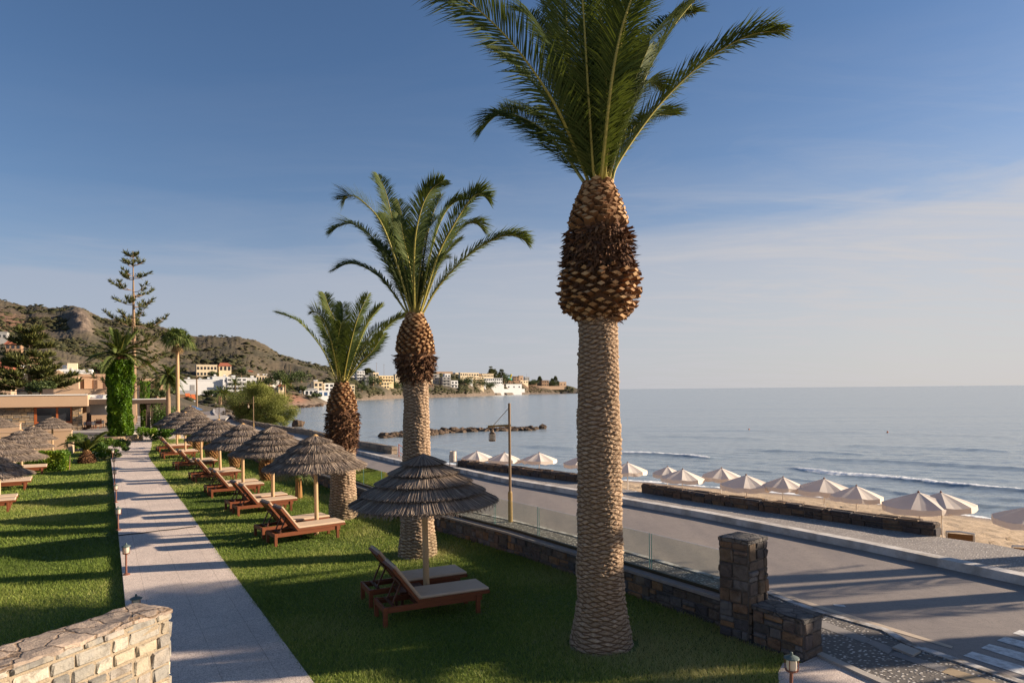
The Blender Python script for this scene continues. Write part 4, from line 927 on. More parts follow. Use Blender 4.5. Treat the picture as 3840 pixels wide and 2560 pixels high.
def tree(name,label,cat,loc,trunk,crown,n,size,mat,seed,group=None,limbs=6,bark='bark'):
    """trunk=(height,radius); crown=[(centre,radii,number of clumps,clump radius)...]"""
    root=empty(name,loc,0,label,cat,group); rnd=random.Random(seed); mb=MB(); h,r=trunk
    mb.tube([(0,0,-.5),(rnd.uniform(-.1,.1)*h,rnd.uniform(-.1,.1)*h,h*.5),(0,0,h)],[r*1.3,r,r*.75],9,.5,0)
    for i in range(limbs):
        c,R,_,_=crown[i%len(crown)]; a=rnd.uniform(0,6.28); e=Vector(c)+Vector((math.cos(a)*R[0]*.7,math.sin(a)*R[1]*.7,R[2]*rnd.uniform(-.2,.6))); s=Vector((0,0,h*rnd.uniform(.5,1)))
        mb.tube([s,s.lerp(e,.45)+Vector((0,0,.1*h)),e],[r*.5,r*.33,r*.1],6,.5,0)
    mb.build('trunk',M[bark],root)
    C=[]
    for j,(c,R,k,rc) in enumerate(crown): C.append(ell_clumps(c,R,k,rc,seed*10+j))
    tot=sum(k for _,_,k,_ in crown)
    def fn(rr,nn):
        ps=[];ts=[]
        for (cc,(c,R,k,rc)) in zip(C,crown):
            p,t=cc(rr,int(nn*k/tot)); ps.append(p); ts.append(t)
        return np.concatenate(ps),np.concatenate(ts)
    leaves('crown',fn,n,size,mat,root,seed)
    return root
# big tamarisk by the water
b=D(985,1606,94); s=94/F
tree('tamarisk_tree','large feathery tamarisk tree at the water edge beside the sea wall','tree',(b.x,b.y,-1.4),(2.2,.22),
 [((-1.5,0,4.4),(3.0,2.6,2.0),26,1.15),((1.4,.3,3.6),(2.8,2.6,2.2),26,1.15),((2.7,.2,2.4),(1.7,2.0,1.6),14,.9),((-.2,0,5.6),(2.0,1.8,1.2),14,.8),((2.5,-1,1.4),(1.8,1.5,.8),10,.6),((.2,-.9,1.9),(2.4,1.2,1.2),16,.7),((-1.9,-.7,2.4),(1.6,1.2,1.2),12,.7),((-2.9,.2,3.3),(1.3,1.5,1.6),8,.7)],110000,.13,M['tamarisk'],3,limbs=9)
b=D(905,1570,118); tree('dry_shrub','brownish dry shrub left of the tamarisk behind the sea wall','shrub',(b.x,b.y,-1.2),(.8,.1),[((0,0,1.6),(3.0,2.2,1.5),26,.8),((2.5,-1.5,.7),(2.2,1.5,.9),14,.6)],7000,.28,mk('dry_shrub_leaves',[lc(120,98,66),lc(150,124,84)],2,.7,var=[lc(104,84,54),lc(140,116,74),lc(120,120,62)],transl=.1),4,limbs=5)
# hedges and shrubs beside the path
def hedge(label,poly_px,zb,h,n,size,mat,seed,name='hedge',cat='hedge',yellow=True,dep=1.1):
    A=G(poly_px[0][0],poly_px[0][1],zb); B=G(poly_px[1][0],poly_px[1][1],zb); c=(A+B)/2
    root=empty(name,c,0,label,cat); t=(B-A); L=t.length; t.normalize(); nn=Vector((-t.y,t.x,0))
    if nn.y<0: nn=-nn
    def fn(r,n_):
        u=r.uniform(-.5,.5,n_)*L; f=r.integers(0,4,n_); w=r.uniform(0,1,n_)*dep; z=r.uniform(.03,1,n_)*h
        z=np.where(f==1,h*(1+.06*vnoise(u*2,w*2,0,seed))+r.normal(0,.04,n_),z); w=np.where(f==0,.08*vnoise(u*3,z*3,0,seed)+r.normal(0,.05,n_),w); w=np.where(f==3,r.uniform(0,.35,n_),w)
        e=f==2; u=np.where(e,np.sign(u)*L/2+r.normal(0,.06,n_),u)
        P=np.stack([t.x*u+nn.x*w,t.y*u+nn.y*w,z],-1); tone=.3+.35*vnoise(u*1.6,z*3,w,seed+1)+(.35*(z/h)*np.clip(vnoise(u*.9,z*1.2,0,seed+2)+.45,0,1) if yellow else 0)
        return P,tone
    leaves('foliage',fn,n,size,mat,root,seed); mb=MB()
    for k in range(int(L/.5)+1):
        p=t*(-L/2+.2+k*.5)+nn*dep*.45; mb.tube([p,p+Vector((.03,.02,h*.8))],[.03,.015],5)
    mb.build('stem',M['bark'],root); return root
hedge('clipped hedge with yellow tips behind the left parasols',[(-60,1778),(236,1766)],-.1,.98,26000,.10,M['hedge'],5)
def shrub(label,px,py,z,R,n,size,mat,seed,name='shrub',flowers=False):
    b=G(px,py,z); root=empty(name,b,0,label,'shrub'); cl=ell_clumps((0,0,R[2]*.55),(R[0],R[1],R[2]*.6),24,R[2]*.33,seed,inner=.45,zmin=-.7)
    leaves('foliage',cl,n,size,mat,root,seed); mb=MB()
    for k in range(5): a=k*1.26; mb.tube([(0,0,0),(math.cos(a)*R[0]*.5,math.sin(a)*R[1]*.5,R[2]*.7)],[.03,.012],5)
    mb.build('stem',M['bark'],root)
    if flowers:
        r=np.random.default_rng(seed+9); mbf=MB()
        for _ in range(60):
            d=r.normal(size=3); d/=np.linalg.norm(d); d[1]=-abs(d[1]); p=Vector((d[0]*R[0],d[1]*R[1],R[2]*.45+d[2]*R[2]*.45)); mbf.tube([p,p+Vector((0,-.02,.05))],[.045,.012],5)
        mbf.build('flowers',mk('pale_flowers',[lc(226,206,140),lc(236,222,170)],4,.8),root)
    return root
shrub('dark green rounded bush at the left path edge',408,1700,0,(1.35,1.1,.85),9000,.12,M['shrub'],6)
shrub('yellow flowering low bush left of the path beside the young palm',388,1722,-.1,(1.0,.6,.6),5000,.10,M['hedge'],7,flowers=True)
shrub('pale flowering bush behind the young palm by the tan wall',290,1683,-.1,(.65,.6,.95),5000,.12,M['hedge'],8,flowers=True)
shrub('bright green flowering bush on the right path edge below the far parasols',605,1652,0,(1.9,1.4,1.15),14000,.12,M['ivy'],9,flowers=True)
shrub('loose green shrub behind the far parasols by the pergola end',622,1618,0,(1.3,1.2,2.6),6000,.16,M['shrub'],10)
# ---- ivy covered palm
def ivy_palm():
    b=G(452,1652); Y=b.y; b.z=.45; root=empty('ivy_palm',b,0,'palm whose whole trunk is wrapped in bright green ivy in a round planter','palm tree'); hh=D(450,1350,Y).z-.45
    t=MB(); t.lathe((0,0,0),[(.38,-.4),(.36,2),(.34,hh+.15)],14); t.build('trunk',M['bark'],root)
    def fn(r,n):
        z=r.uniform(0,1,n)*hh; a=r.uniform(0,6.283,n); R=(.80+.16*(z/hh)-.1*np.exp(-((z-hh)/.5)**2)+.20*vnoise(np.cos(a)*2.5,np.sin(a)*2.5,z*1.4,71)+.08*vnoise(np.cos(a)*6,np.sin(a)*6,z*4,72))*r.uniform(.86,1.05,n)
        return np.stack([R*np.cos(a),R*np.sin(a),z],-1), .45+.4*vnoise(np.cos(a)*3,np.sin(a)*3,z*1.6,73)
    leaves('ivy',fn,34000,.17,M['ivy'],root,5)
    m2=MB(); m2.lathe((0,0,0),[(.5,hh-.3),(.42,hh+.05),(.32,hh+.35)],14); 
    rnd=random.Random(3); m2.build('leaf_base_bulb',M['stub'],root)
    for i in range(26):
        az=i*2.4; el=.15+1.2*i/26; ln=3.2*rnd.uniform(.85,1.1); h=Vector((math.cos(az),math.sin(az),0)); dr=.75-.35*i/26
        P=[Vector((0,0,hh+.25))+h*(ln*s*math.cos(el))+Vector((0,0,ln*(s*math.sin(el)-dr*s*s*math.cos(el)))) for s in (0,.2,.45,.7,1)]
        frond('frond',P,root,FM,.55,44,.07,.03,rnd=rnd)
    pl=MB(); c=(b.x,b.y-.1); pl.lathe((c[0],c[1],0),[(1.75,0),(1.75,.45),(1.5,.45),(1.5,.36),(.1,.36)],28); o=pl.build('round_planter',mk('planter_stone',[lc(168,140,110),lc(196,168,136)],3,.9,bmp=.6,bscale=12)); tag(o,'round stone planter ring around the ivy covered palm','planter')
ivy_palm()
b=G(545,1610); 
def ivy_small():
    bb=Vector((b.x,b.y,.33)); root=empty('ivy_column',bb,0,'slim ivy covered trunk right of the big ivy palm','climbing plant'); hh=D(545,1440,bb.y).z
    t=MB(); t.lathe((0,0,0),[(.2,-.2),(.18,hh)],10); t.build('trunk',M['bark'],root)
    def fn(r,n):
        z=r.uniform(0,1,n)*hh; a=r.uniform(0,6.283,n); R=.42*(1+.25*vnoise(np.cos(a)*3,np.sin(a)*3,z*2,75)); return np.stack([R*np.cos(a),R*np.sin(a),z],-1), .45+.3*vnoise(np.cos(a)*3,np.sin(a)*3,z*2,76)
    leaves('ivy',fn,6000,.16,M['ivy'],root,6)
ivy_small()
# ---- Norfolk pines: whorls of level branches with rope-like tufts
def norfolk(label,loc,h,R,nw,seed,nb=6,dense=1.0,low=.15,tuft=.5,leafs=34,name='norfolk_pine',up=.35,r0=.28,leafw=.05,group=None,wob=0.0):
    root=empty(name,loc,random.Random(seed).uniform(0,6),label,'tree',group); rnd=random.Random(seed); tr=MB(); tr.tube([(0,0,-.5),(0,0,h*.5),(0,0,h)],[r0*1.1,r0*.7,r0*.12],9); 
    VV=[];VT=[]
    for k in range(nw):
        s=low+(1-low)*(k+.5)/nw; z=h*s; z+=rnd.uniform(-.5,.5)*h/nw*.7; rr=R*((1-s)/(1-low))**.8*rnd.uniform(.85,1.1)+.10*R
        for i in range(nb):
            a=k*.7+i*6.283/nb+rnd.uniform(-.25,.25)*(1+wob); z=z+rnd.uniform(-.5,.5)*h/nw*.55*min(wob,1.5); l=rr*rnd.uniform(.6,1.18); d=Vector((math.cos(a),math.sin(a),0)); P=[Vector((0,0,z))+d*l*t+Vector((0,0,l*(-.12*t+up*t*t))) for t in (0,.35,.7,1)]
            tr.tube(P,[r0*.22*(1-s*.5),r0*.16,r0*.1,r0*.05],5)
            nt_=max(2,int(7*dense*l/R+2))
            for j in range(nt_):
                t=.35+.65*(j+.6)/nt_; c=Vector((0,0,z))+d*l*t+Vector((0,0,l*(-.12*t+up*t*t))); sd=Vector((-d.y,d.x,0))*rnd.uniform(-1,1)*l*.22*(1.1-t*.6)
                c=c+sd; ax=(d*rnd.uniform(.2,.8)+sd*.6/max(l*.2,.01)*.3+Vector((0,0,rnd.uniform(.5,1.1)))).normalized()
                tr.tube([c-sd*.9-Vector((0,0,.05)),c],[r0*.05,r0*.03],4,cap=False)
                for q in range(leafs):
                    e=(ax+Vector((rnd.gauss(0,.5),rnd.gauss(0,.5),rnd.gauss(0,.35)))).normalized(); ln=tuft*rnd.uniform(.5,1.15)
                    w=e.cross(Vector((rnd.gauss(0,1),rnd.gauss(0,1),rnd.gauss(0,1)))).normalized()*leafw
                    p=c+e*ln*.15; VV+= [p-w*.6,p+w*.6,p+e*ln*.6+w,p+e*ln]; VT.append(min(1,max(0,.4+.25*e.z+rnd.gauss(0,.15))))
    tr.build('trunk',M['bark'],root); V=np.array([v[:] for v in VV]); n=len(VT)
    np_mesh('foliage',V,np.arange(4*n).reshape(-1,4),M['pine'],np.array(VT),root); return root
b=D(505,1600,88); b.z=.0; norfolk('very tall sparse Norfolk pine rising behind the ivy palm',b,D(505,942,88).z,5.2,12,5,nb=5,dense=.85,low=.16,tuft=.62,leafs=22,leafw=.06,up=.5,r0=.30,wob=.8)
b=D(112,1480,96); b.z=0; norfolk('broad dark conifer behind the flat restaurant roof',b,D(112,1238,96).z,6.2,11,8,nb=8,dense=1.4,low=.08,tuft=1.0,leafs=30,leafw=.10,up=.22,r0=.32,name='conifer',wob=2.5)
# ================================================================ WALLS
def stone(mb, P, ux, uz, un, w, h, dep, rnd, var, gap=.012, rough=.012, mi=0):
    """one rough block whose face has its lower left corner at P"""
    n=3; pts=[]
    bu=1-min(.4,.034/max(w,.02)); bv=1-min(.4,.034/max(h,.02)); a=[-1,-bu,bu,1]; a2=[-1,-bv,bv,1]
    cs=[[rnd.uniform(-gap,gap*.4) for _ in range(2)] for _ in range(4)]
    for j in range(4):
        for i in range(4):
            s,t=(a[i]+1)/2,(a2[j]+1)/2; edge=(i in(0,3)) or (j in(0,3))
            du=gap+(w-2*gap)*s; dv=gap+(h-2*gap)*t
            if i in(0,3) and j in(0,3): du+=(.02 if i==0 else -.02)*rnd.random()*min(1,w*4); dv+=(.02 if j==0 else -.02)*rnd.random()*min(1,h*4)
            o=(dep*.6 if edge else dep)+rnd.uniform(-rough,rough)
            pts.append(P+ux*(du+rnd.uniform(-.4,.4)*gap)+uz*(dv+rnd.uniform(-.4,.4)*gap)+un*o)
    fs=[(j*4+i,j*4+i+1,(j+1)*4+i+1,(j+1)*4+i) for j in range(3) for i in range(3)]
    o=len(pts); back=[]
    ring=[0,1,2,3,7,11,15,14,13,12,8,4]
    for k in ring: pts.append(pts[k]-un*(dep*.35+.03))
    for k in range(12): fs.append((ring[k],o+k,o+(k+1)%12,ring[(k+1)%12])[::-1])
    mb.add(pts,fs,var,mi)
def face(mb, P0, ux, uz, un, W, Hh, rows, lens, dep, rnd, split=.25, rough=.012, gap=.012, palette=None):
    ux,uz,un=Vector(ux).normalized(),Vector(uz).normalized(),Vector(un).normalized(); z=0
    while z<Hh-.02:
        h=min(rnd.uniform(*rows),Hh-z)
        if Hh-z-h<rows[0]*.6: h=Hh-z
        u=-rnd.uniform(0,.02)*0
        while u<W-.01:
            l=min(rnd.uniform(*lens),W-u)
            if W-u-l<lens[0]*.6: l=W-u
            v=rnd.random()
            if rnd.random()<split and h>rows[0]*1.2:
                k=rnd.uniform(.35,.65)
                stone(mb,P0+ux*u+uz*z,ux,uz,un,l,h*k,dep*rnd.uniform(.5,1.2),rnd,v,gap,rough); stone(mb,P0+ux*u+uz*(z+h*k),ux,uz,un,l,h*(1-k),dep*rnd.uniform(.5,1.2),rnd,rnd.random(),gap,rough)
            else: stone(mb,P0+ux*u+uz*z,ux,uz,un,l,h,dep*rnd.uniform(.5,1.3),rnd,v,gap,rough)
            u+=l
        z+=h
UZ=Vector((0,0,1))
def flag_top(mb, poly, z, rnd, nx, ny, mi=0, amp=.012):
    """slightly uneven flat top of a wall over a quad a,b,c,d"""
    a,b_,c,d=[Vector((p[0],p[1],z)) for p in poly]; P=[]
    for j in range(ny+1):
        for i in range(nx+1):
            s,t=i/nx,j/ny; P.append(a.lerp(b_,s).lerp(d.lerp(c,s),t)+Vector((0,0,rnd.uniform(-amp,amp))))
    mb.add(P,[(j*(nx+1)+i,j*(nx+1)+i+1,(j+1)*(nx+1)+i+1,(j+1)*(nx+1)+i) for j in range(ny) for i in range(nx)],.5,mi)
# ---- foreground stair wall
def fore_wall():
    rnd=random.Random(12); z=1.9
    fr=G(633,2277,z); br=G(508,2262,z); fl=G(0,2502,z); bl=G(0,2432,z)
    d=(fl-fr); d.z=0; L=d.length; d.normalize(); fl2=fr+d*(L+1.3); bl2=br+d*(L+1.3)
    n=Vector((-d.y,d.x,0)); n=n if n.x>0 else -n
    root=empty('stone_wall',(fr.x,fr.y,0),0,'sunlit ochre and grey rubble wall with flagged top in the bottom left corner','wall')
    o=Vector((-fr.x,-fr.y,0)); mort=MB(); q=[fr+n*.007-d*-.01,br-n*.0,bl2-n*.0,fl2+n*.007]; q=[(p+o) for p in q]
    q=[Vector((p.x,p.y,0)) for p in q]; ar=sum(q[i].x*q[(i+1)%4].y-q[(i+1)%4].x*q[i].y for i in range(4)); mort.prism([(p.x,p.y) for p in (q if ar>0 else q[::-1])],-.1,z-.05); mort.build('mortar_core',M['mortar_light'],root)
    st=MB(); W=(fl2-fr).length; P0=fl2+o; P0.z=.35
    face(st,P0,-d,UZ,n,W,z-.375,(.11,.21),(.14,.36),.026,rnd,.30,.013,.011)
    e=(br-fr); e.z=0; ew=e.length; e.normalize(); P1=fr+o; P1.z=.35
    face(st,P1,e,UZ,-d,ew,z-.36,(.12,.22),(.16,.3),.05,rnd,.2,.014,.010)
    P2=br+o; P2.z=.35
    face(st,P2,d,UZ,-n,W,z-.36,(.12,.22),(.16,.4),.05,rnd,.2,.014,.010)
    st.build('stones',M['stone_light'],root)
    tp=MB(); a=fr+n*.022-d*.02; b_=fl2+n*.022; c=bl2-n*.04; dd=br-n*.04-d*.04
    nx=46; ny=8; P=[]
    for j in range(ny+1):
        for i in range(nx+1):
            s,t=i/nx,j/ny; p=(a.lerp(b_,s)).lerp(dd.lerp(c,s),t)+o; w=(.012 if j in(0,ny) else 0)
            P.append(p+n*rnd.uniform(-w,w)+Vector((0,0,.014*float(vnoise(np.array([s*9.]),np.array([t*3.]),0,5)[0])+rnd.uniform(-.006,.006)-(.012 if j in(0,ny) or i==0 else 0))))
    fs=[(j*(nx+1)+i,j*(nx+1)+i+1,(j+1)*(nx+1)+i+1,(j+1)*(nx+1)+i) for j in range(ny) for i in range(nx)]
    k=len(P); ring=[i for i in range(nx+1)]+[j*(nx+1)+nx for j in range(1,ny+1)]+[ny*(nx+1)+i for i in range(nx-1,-1,-1)]+[j*(nx+1) for j in range(ny-1,0,-1)]
    for q_ in ring: P.append(P[q_]+Vector((0,0,-.035)))
    m_=len(ring)
    for i in range(m_): fs.append((ring[i],k+i,k+(i+1)%m_,ring[(i+1)%m_]))
    tp.add(P,fs); o_=tp.build('coping',M['coping_light'],root)
    bm=bmesh.new(); bm.from_mesh(o_.data); bmesh.ops.recalc_face_normals(bm,faces=bm.faces); bm.to_mesh(o_.data); bm.free()
fore_wall()
# ---- gate pillar and low block at the end of the lawn wall
def block(name,label,cat,corners,z1,rows,lens,seed,mats=('stone_dark','mortar_dark'),z0=-.12,cap=.05):
    rnd=random.Random(seed); c=sum(corners,Vector())/4; root=empty(name,(c.x,c.y,0),0,label,cat); o=Vector((-c.x,-c.y,0)); cs=[Vector((p.x,p.y,0))+o for p in corners]
    ar=sum(cs[i].x*cs[(i+1)%4].y-cs[(i+1)%4].x*cs[i].y for i in range(4)); cs=cs if ar>0 else cs[::-1]
    core=MB(); core.prism([(p.x*.968,p.y*.968) for p in cs],z0,z1-.02); core.build('mortar_core',M[mats[1]],root)
    st=MB()
    for i in range(4):
        a,b_=cs[i]*.95,cs[(i+1)%4]*.95; t=(b_-a); W=t.length; t.normalize(); n=Vector((t.y,-t.x,0)); face(st,a+Vector((0,0,z0)),t,UZ,n,W,z1-z0-cap,rows,lens,.04,rnd,.3,.012,.009)
    st.build('stones',M[mats[0]],root)
    tp=MB(); q=[p*1.03 for p in cs]; tp.prism([(p.x,p.y) for p in q],z1-cap,z1); rr=MB()
    a,b_,c_,d_=q; flag_top(tp,(a,b_,c_,d_),z1+.008,rnd,6,6,0,.006); tp.build('cap_stones',flag_mat('cap_stone',lc(78,74,72),lc(122,116,110),lc(64,60,58),4.2),root)
    return root
pl=[Vector((3.33,11.08,0)),Vector((3.68,10.70,0)),Vector((4.11,11.05,0)),Vector((3.76,11.43,0))]
block('stone_pillar','square dark stone pillar with flat cap at the end of the glass fence','pillar',pl,1.59,(.14,.26),(.13,.26),31)
f0=Vector((4.22,9.94,0)); r0=Vector((4.62,10.24,0)); dirb=Vector((-.42,.62,0)).normalized()
ln=(Vector((3.80,10.72,0))-f0).length*1.0
block('stone_block','low dark stone block wall joined to the square pillar at the lawn corner','wall',[f0,r0,r0+dirb*ln,f0+dirb*ln],.60,(.12,.24),(.18,.38),32)
# ---- low lawn wall with the glass fence on top
def lawn_wall():
    rnd=random.Random(8); root=empty('lawn_wall',(3.6,11.25,0),0,'long low dark stone wall along the lawn edge under the glass fence','wall'); o=Vector((-3.6,-11.25,0))
    L=[Vector((p[0],p[1],0)) for p in wall_line]; core=MB(); st=MB(); cp=MB(); ch=MB()
    for a,b_ in zip(L[:-1],L[1:]):
        t=(b_-a); W=t.length; t.normalize(); n=Vector((-t.y,t.x,0)); n=n if n.x<0 else -n      # towards the lawn
        A,B=a+o,b_+o; core.prism([(p.x,p.y) for p in (A-n*.18,A+n*.010,B+n*.010,B-n*.18)][::1],-.3,.44)
        far=a.y>27; face(st,A+Vector((0,0,-.05)),t,UZ,n,W,.49,(.11,.24) if not far else (.2,.25),(.16,.42) if not far else (.4,.8),.04,rnd,.3,.014,.011)
        cp.bar(A+n*-.06+Vector((0,0,.475)),B+n*-.06+Vector((0,0,.475)),.27,.05); ch.bar(A-n*.16+Vector((0,0,.53)),B-n*.16+Vector((0,0,.53)),.07,.06)
    core.build('mortar_core',M['mortar_dark'],root); st.build('stones',M['stone_dark'],root); cp.build('coping',mk('wall_coping',[lc(118,108,102),lc(168,156,146)],6,.9,bmp=.6,bscale=20,kind='world'),root); ch.build('glass_channel',M['channel'],root)
lawn_wall()
def along(L, s):
    for a,b_ in zip(L[:-1],L[1:]):
        l=(b_-a).length
        if s<=l: return a+(b_-a)*(s/l), (b_-a).normalized()
        s-=l
    return L[-1],(L[-1]-L[-2]).normalized()
WL=[Vector((p[0],p[1],0)) for p in wall_line]
s=.25; k=0
gl_words=['nearest glass fence panel beside the stone pillar','glass fence panel second from the pillar','glass fence panel third from the pillar behind the tall palm','glass fence panel left of the tallest palm trunk','glass fence panel in front of the near lamp post']
while s<56:
    a,t=along(WL,s); b_,_=along(WL,s+1.78); t=(b_-a).normalized(); n=Vector((t.y,-t.x,0)); n=n if n.x>0 else -n; a=a+n*.16; b_=b_+n*.16
    root=empty('glass_panel',a,0,gl_words[k] if k<len(gl_words) else 'clear glass fence panel farther along the low lawn wall','glass panel','glass fence panels on the lawn wall')
    g=MB(); W=(b_-a); g.bar(Vector((0,0,.90)),W+Vector((0,0,.90)),.012,.68); g.build('pane',M['glass'],root)
    e=MB()
    for P in (Vector((0,0,0)),W): e.bar(P+Vector((0,0,.56)),P+Vector((0,0,1.24)),.016,.012,up=(0,1,0))
    e.build('edge',M['glass_edge'],root)
    s+=1.83; k+=1
# ---- sea walls
def sea_wall(label, pts, hgt, thick, rows, lens, seed, mats, step=2.0, top='flag'):
    rnd=random.Random(seed); L=resample(pts,step); root=empty('sea_wall',L[0],0,label,'wall'); o=-L[0]; core=MB(); st=MB(); tp=MB()
    for i,(a,b_) in enumerate(zip(L[:-1],L[1:])):
        t=(b_-a); W=t.length; t.normalize(); n=Vector((-t.y,t.x,0)); n=n if n.x<0 else -n; A,B=a+o-n*.05,b_+o-n*.05
        core.prism([(p.x,p.y) for p in (A-n*thick,A,B,B-n*thick)],-.2,hgt-.04)
        face(st,A+Vector((0,0,-.03)) if t.x<0 or True else A,t,UZ,n,W,hgt+.0,rows,lens,.04,rnd,.3,.02,.012)
        u=0
        while u<W-.01:
            l=min(rnd.uniform(*lens)*1.3,W-u); tt=0
            for kk in range(2):
                stone(st,A+t*u-n*(thick*.5*(kk+1)-.0)+Vector((0,0,hgt-.06)),t,n,UZ,l,thick*.5,.05*rnd.uniform(.6,1.6),rnd,rnd.random(),.012,.014)
            u+=l
        if i in(0,len(L)-2):
            P,nn=(A,-t) if i==0 else (B,t); face(st,P-n*thick+Vector((0,0,-.03)),n,UZ,nn,thick,hgt,rows,lens,.03,rnd,.3,.02,.012)
    core.build('mortar_core',M['mortar_dark'],root); st.build('stones',M[mats],root); return root
se=lambda L:[G(*p) for p in L]
sea_wall('dark stone wall between the promenade and the sand right of the tallest palm',se([(3500,2010),(3080,1949),(2640,1886),(2403,1846)]),.34,.42,(.16,.26),(.25,.6),41,'stone_beach')
sea_wall('dark stone wall in front of the left beach parasols beside the bin',se([(2200,1813),(2020,1790),(1850,1767),(1712,1749)]),.34,.42,(.16,.26),(.25,.6),42,'stone_beach')
strip('far_pavement_kerb',[G(1240,1752),G(714,1563),G(740,1522),G(772,1510),G(818,1501)],-.3,-.02,-.14,.03,M['kerb2'],4)
M['stone_pale']=stone_mat('pale_wall_stone',[lc(120,108,96),lc(150,134,116),lc(104,96,90),lc(166,146,122)],lc(168,148,126))
sea_wall('long pale sea wall curving along the road past the tamarisk',se([(1464,1702),(1325,1677),(1150,1631),(1033,1612),(931,1592),(880,1578),(857,1563)]),.48,.45,(.22,.28),(.5,1.1),43,'stone_pale',4)
pr=MB(); 
root=empty('stone_pier',G(857,1563),0,'short stone pier at the far bend of the sea wall','pier') ; pr.box((0,0,.3),(.9,.9,.95),.5,bev=.04); pr.build('body',M['stone_pale'],root)
# railing of the far promenade
def railing(label,px_pts,h,posts,mat,rails=(.35,.65,1.0),name='railing'):
    P=[G(*p) for p in px_pts]; root=empty(name,P[0],0,label,'railing'); mb=MB(); L=resample(P,(sum((b_-a).length for a,b_ in zip(P[:-1],P[1:])))/posts)
    for p in L:
        q=MB(); q.bar(p-P[0],p-P[0]+Vector((0,0,h)),.12,.12,up=(0,1,0)); q.build('post',mat,root)
    for r_ in rails:
        for a,b_ in zip(P[:-1],P[1:]): mb.bar(a-P[0]+Vector((0,0,h*r_)),b_-P[0]+Vector((0,0,h*r_)),.08,.10)
    mb.build('rail',mat,root)
railing('brown wooden railing along the far bend of the promenade',[(834,1521),(858,1516),(880,1512),(898,1506)],1.5,9,M['darkwood'])
def red_rail():
    p=G(1496,1712); root=empty('stair_railing',p,0,'red painted handrail of the beach steps left of the middle palm','railing')
    for i in range(2):
        mb=MB(); e=Vector((.55*i*1.2,.2*i,-.5*i)); mb.tube([e,e+Vector((0,0,.78))],.03,6); mb.build('post',M['rust_pipe'],root)
    mb=MB(); mb.tube([(0,0,.75),(.66,.2,.25)],.025,6); mb.tube([(0,0,.3),(.66,.2,-.2)],.02,6); mb.build('rail',M['rust_pipe'],root)
red_rail()
# ================================================================ FURNITURE
def make_lounger():
    root=empty('sun_lounger',(0,0,0)); w=.66; hw=w/2
    f=MB()
    for y in (-hw+.03,hw-.03): f.box((.93,y,.285),(1.78,.035,.10),0)
    f.box((.035,0,.285),(.035,w-.06,.10)); f.box((1.80,0,.285),(.035,w-.06,.10)); f.box((.66,0,.27),(.05,w-.08,.05))
    for y in (-hw+.075,hw-.075): f.box((.34,y,.30),(.58,.03,.035))
    f.build('frame',M['teak'],root)
    for x in (.045,1.74):
        for y in (-hw+.02,hw-.02):
            l=MB(); l.box((x,y,.165),(.075,.065,.35),0,bev=.006); l.build('leg',M['teak'],root)
    s=MB()
    for y in (-hw+.015,hw-.015): s.box((1.29,y,.365),(1.34,.03,.055))
    s.box((1.95,0,.365),(.03,w,.055)); s.box((.635,0,.365),(.03,w-.06,.055))
    for k in range(9): s.box((.74+k*.14,0,.375),(.09,w-.06,.02))
    s.build('seat_frame',M['teak'],root)
    c=MB(); c.box((1.30,0,.418),(1.32,w-.02,.055),0,bev=.02); o=c.build('seat_cushion',M['cushion'],root)
    a=math.radians(53); L=.76; d=Vector((-math.cos(a),0,math.sin(a))); n=Vector((math.sin(a),0,math.cos(a))); h0=Vector((.64,0,.365))
    b=MB(); Y=Vector((0,1,0))
    for y in (-hw+.02,hw-.02): b.bar(h0+Y*y,h0+Y*y+d*L,.04,.045,up=n)
    b.bar(h0+d*L-Y*(hw-.02)-d*.02,h0+d*L+Y*(hw-.02)-d*.02,.045,.045,up=n); b.bar(h0-Y*(hw-.05),h0+Y*(hw-.05),.04,.04,up=n)
    for k in range(6): p=h0+d*(.09+k*.115); b.bar(p-Y*(hw-.03),p+Y*(hw-.03),.075,.018,up=n)
    bk=b.build('backrest',M['teak'],root)
    q=MB(); cc=h0+d*(L*.5+.01)+n*.052; bm=bmesh.new(); bmesh.ops.create_cube(bm,size=1)
    for v_ in bm.verts: v_.co=(v_.co.x*(L+.03),v_.co.y*(w-.02),v_.co.z*.055)
    bmesh.ops.bevel(bm,geom=bm.edges[:],offset=.018,segments=2,affect='EDGES')
    q.add([cc+d*v_.co.x+Y*v_.co.y+n*v_.co.z for v_ in bm.verts],[[x.index for x in fc.verts] for fc in bm.faces]); bm.free()
    q.build('back_cushion',M['cushion'],root)
    p=MB(); t0=h0+d*.42-n*.03; 
    for y in (-.17,.17): p.bar(t0+Y*y,Vector((.20,y,.325)),.028,.028)
    p.bar(t0-Y*.2,t0+Y*.2,.05,.035); p.bar(Vector((.20,-.26,.335)),Vector((.20,.26,.335)),.05,.03); p.build('back_prop',M['teak_dark'],root)
    return root
lounger0=make_lounger(); reg(lounger0); LUSED=[False]
def place_lounger(x,y,z,ang,label,group):
    o=lounger0 if not LUSED[0] else copy_tree(lounger0); LUSED[0]=True
    o.location=(x,y,z); o.rotation_euler=(0,0,ang); tag(o,label,'sun lounger',group); return o
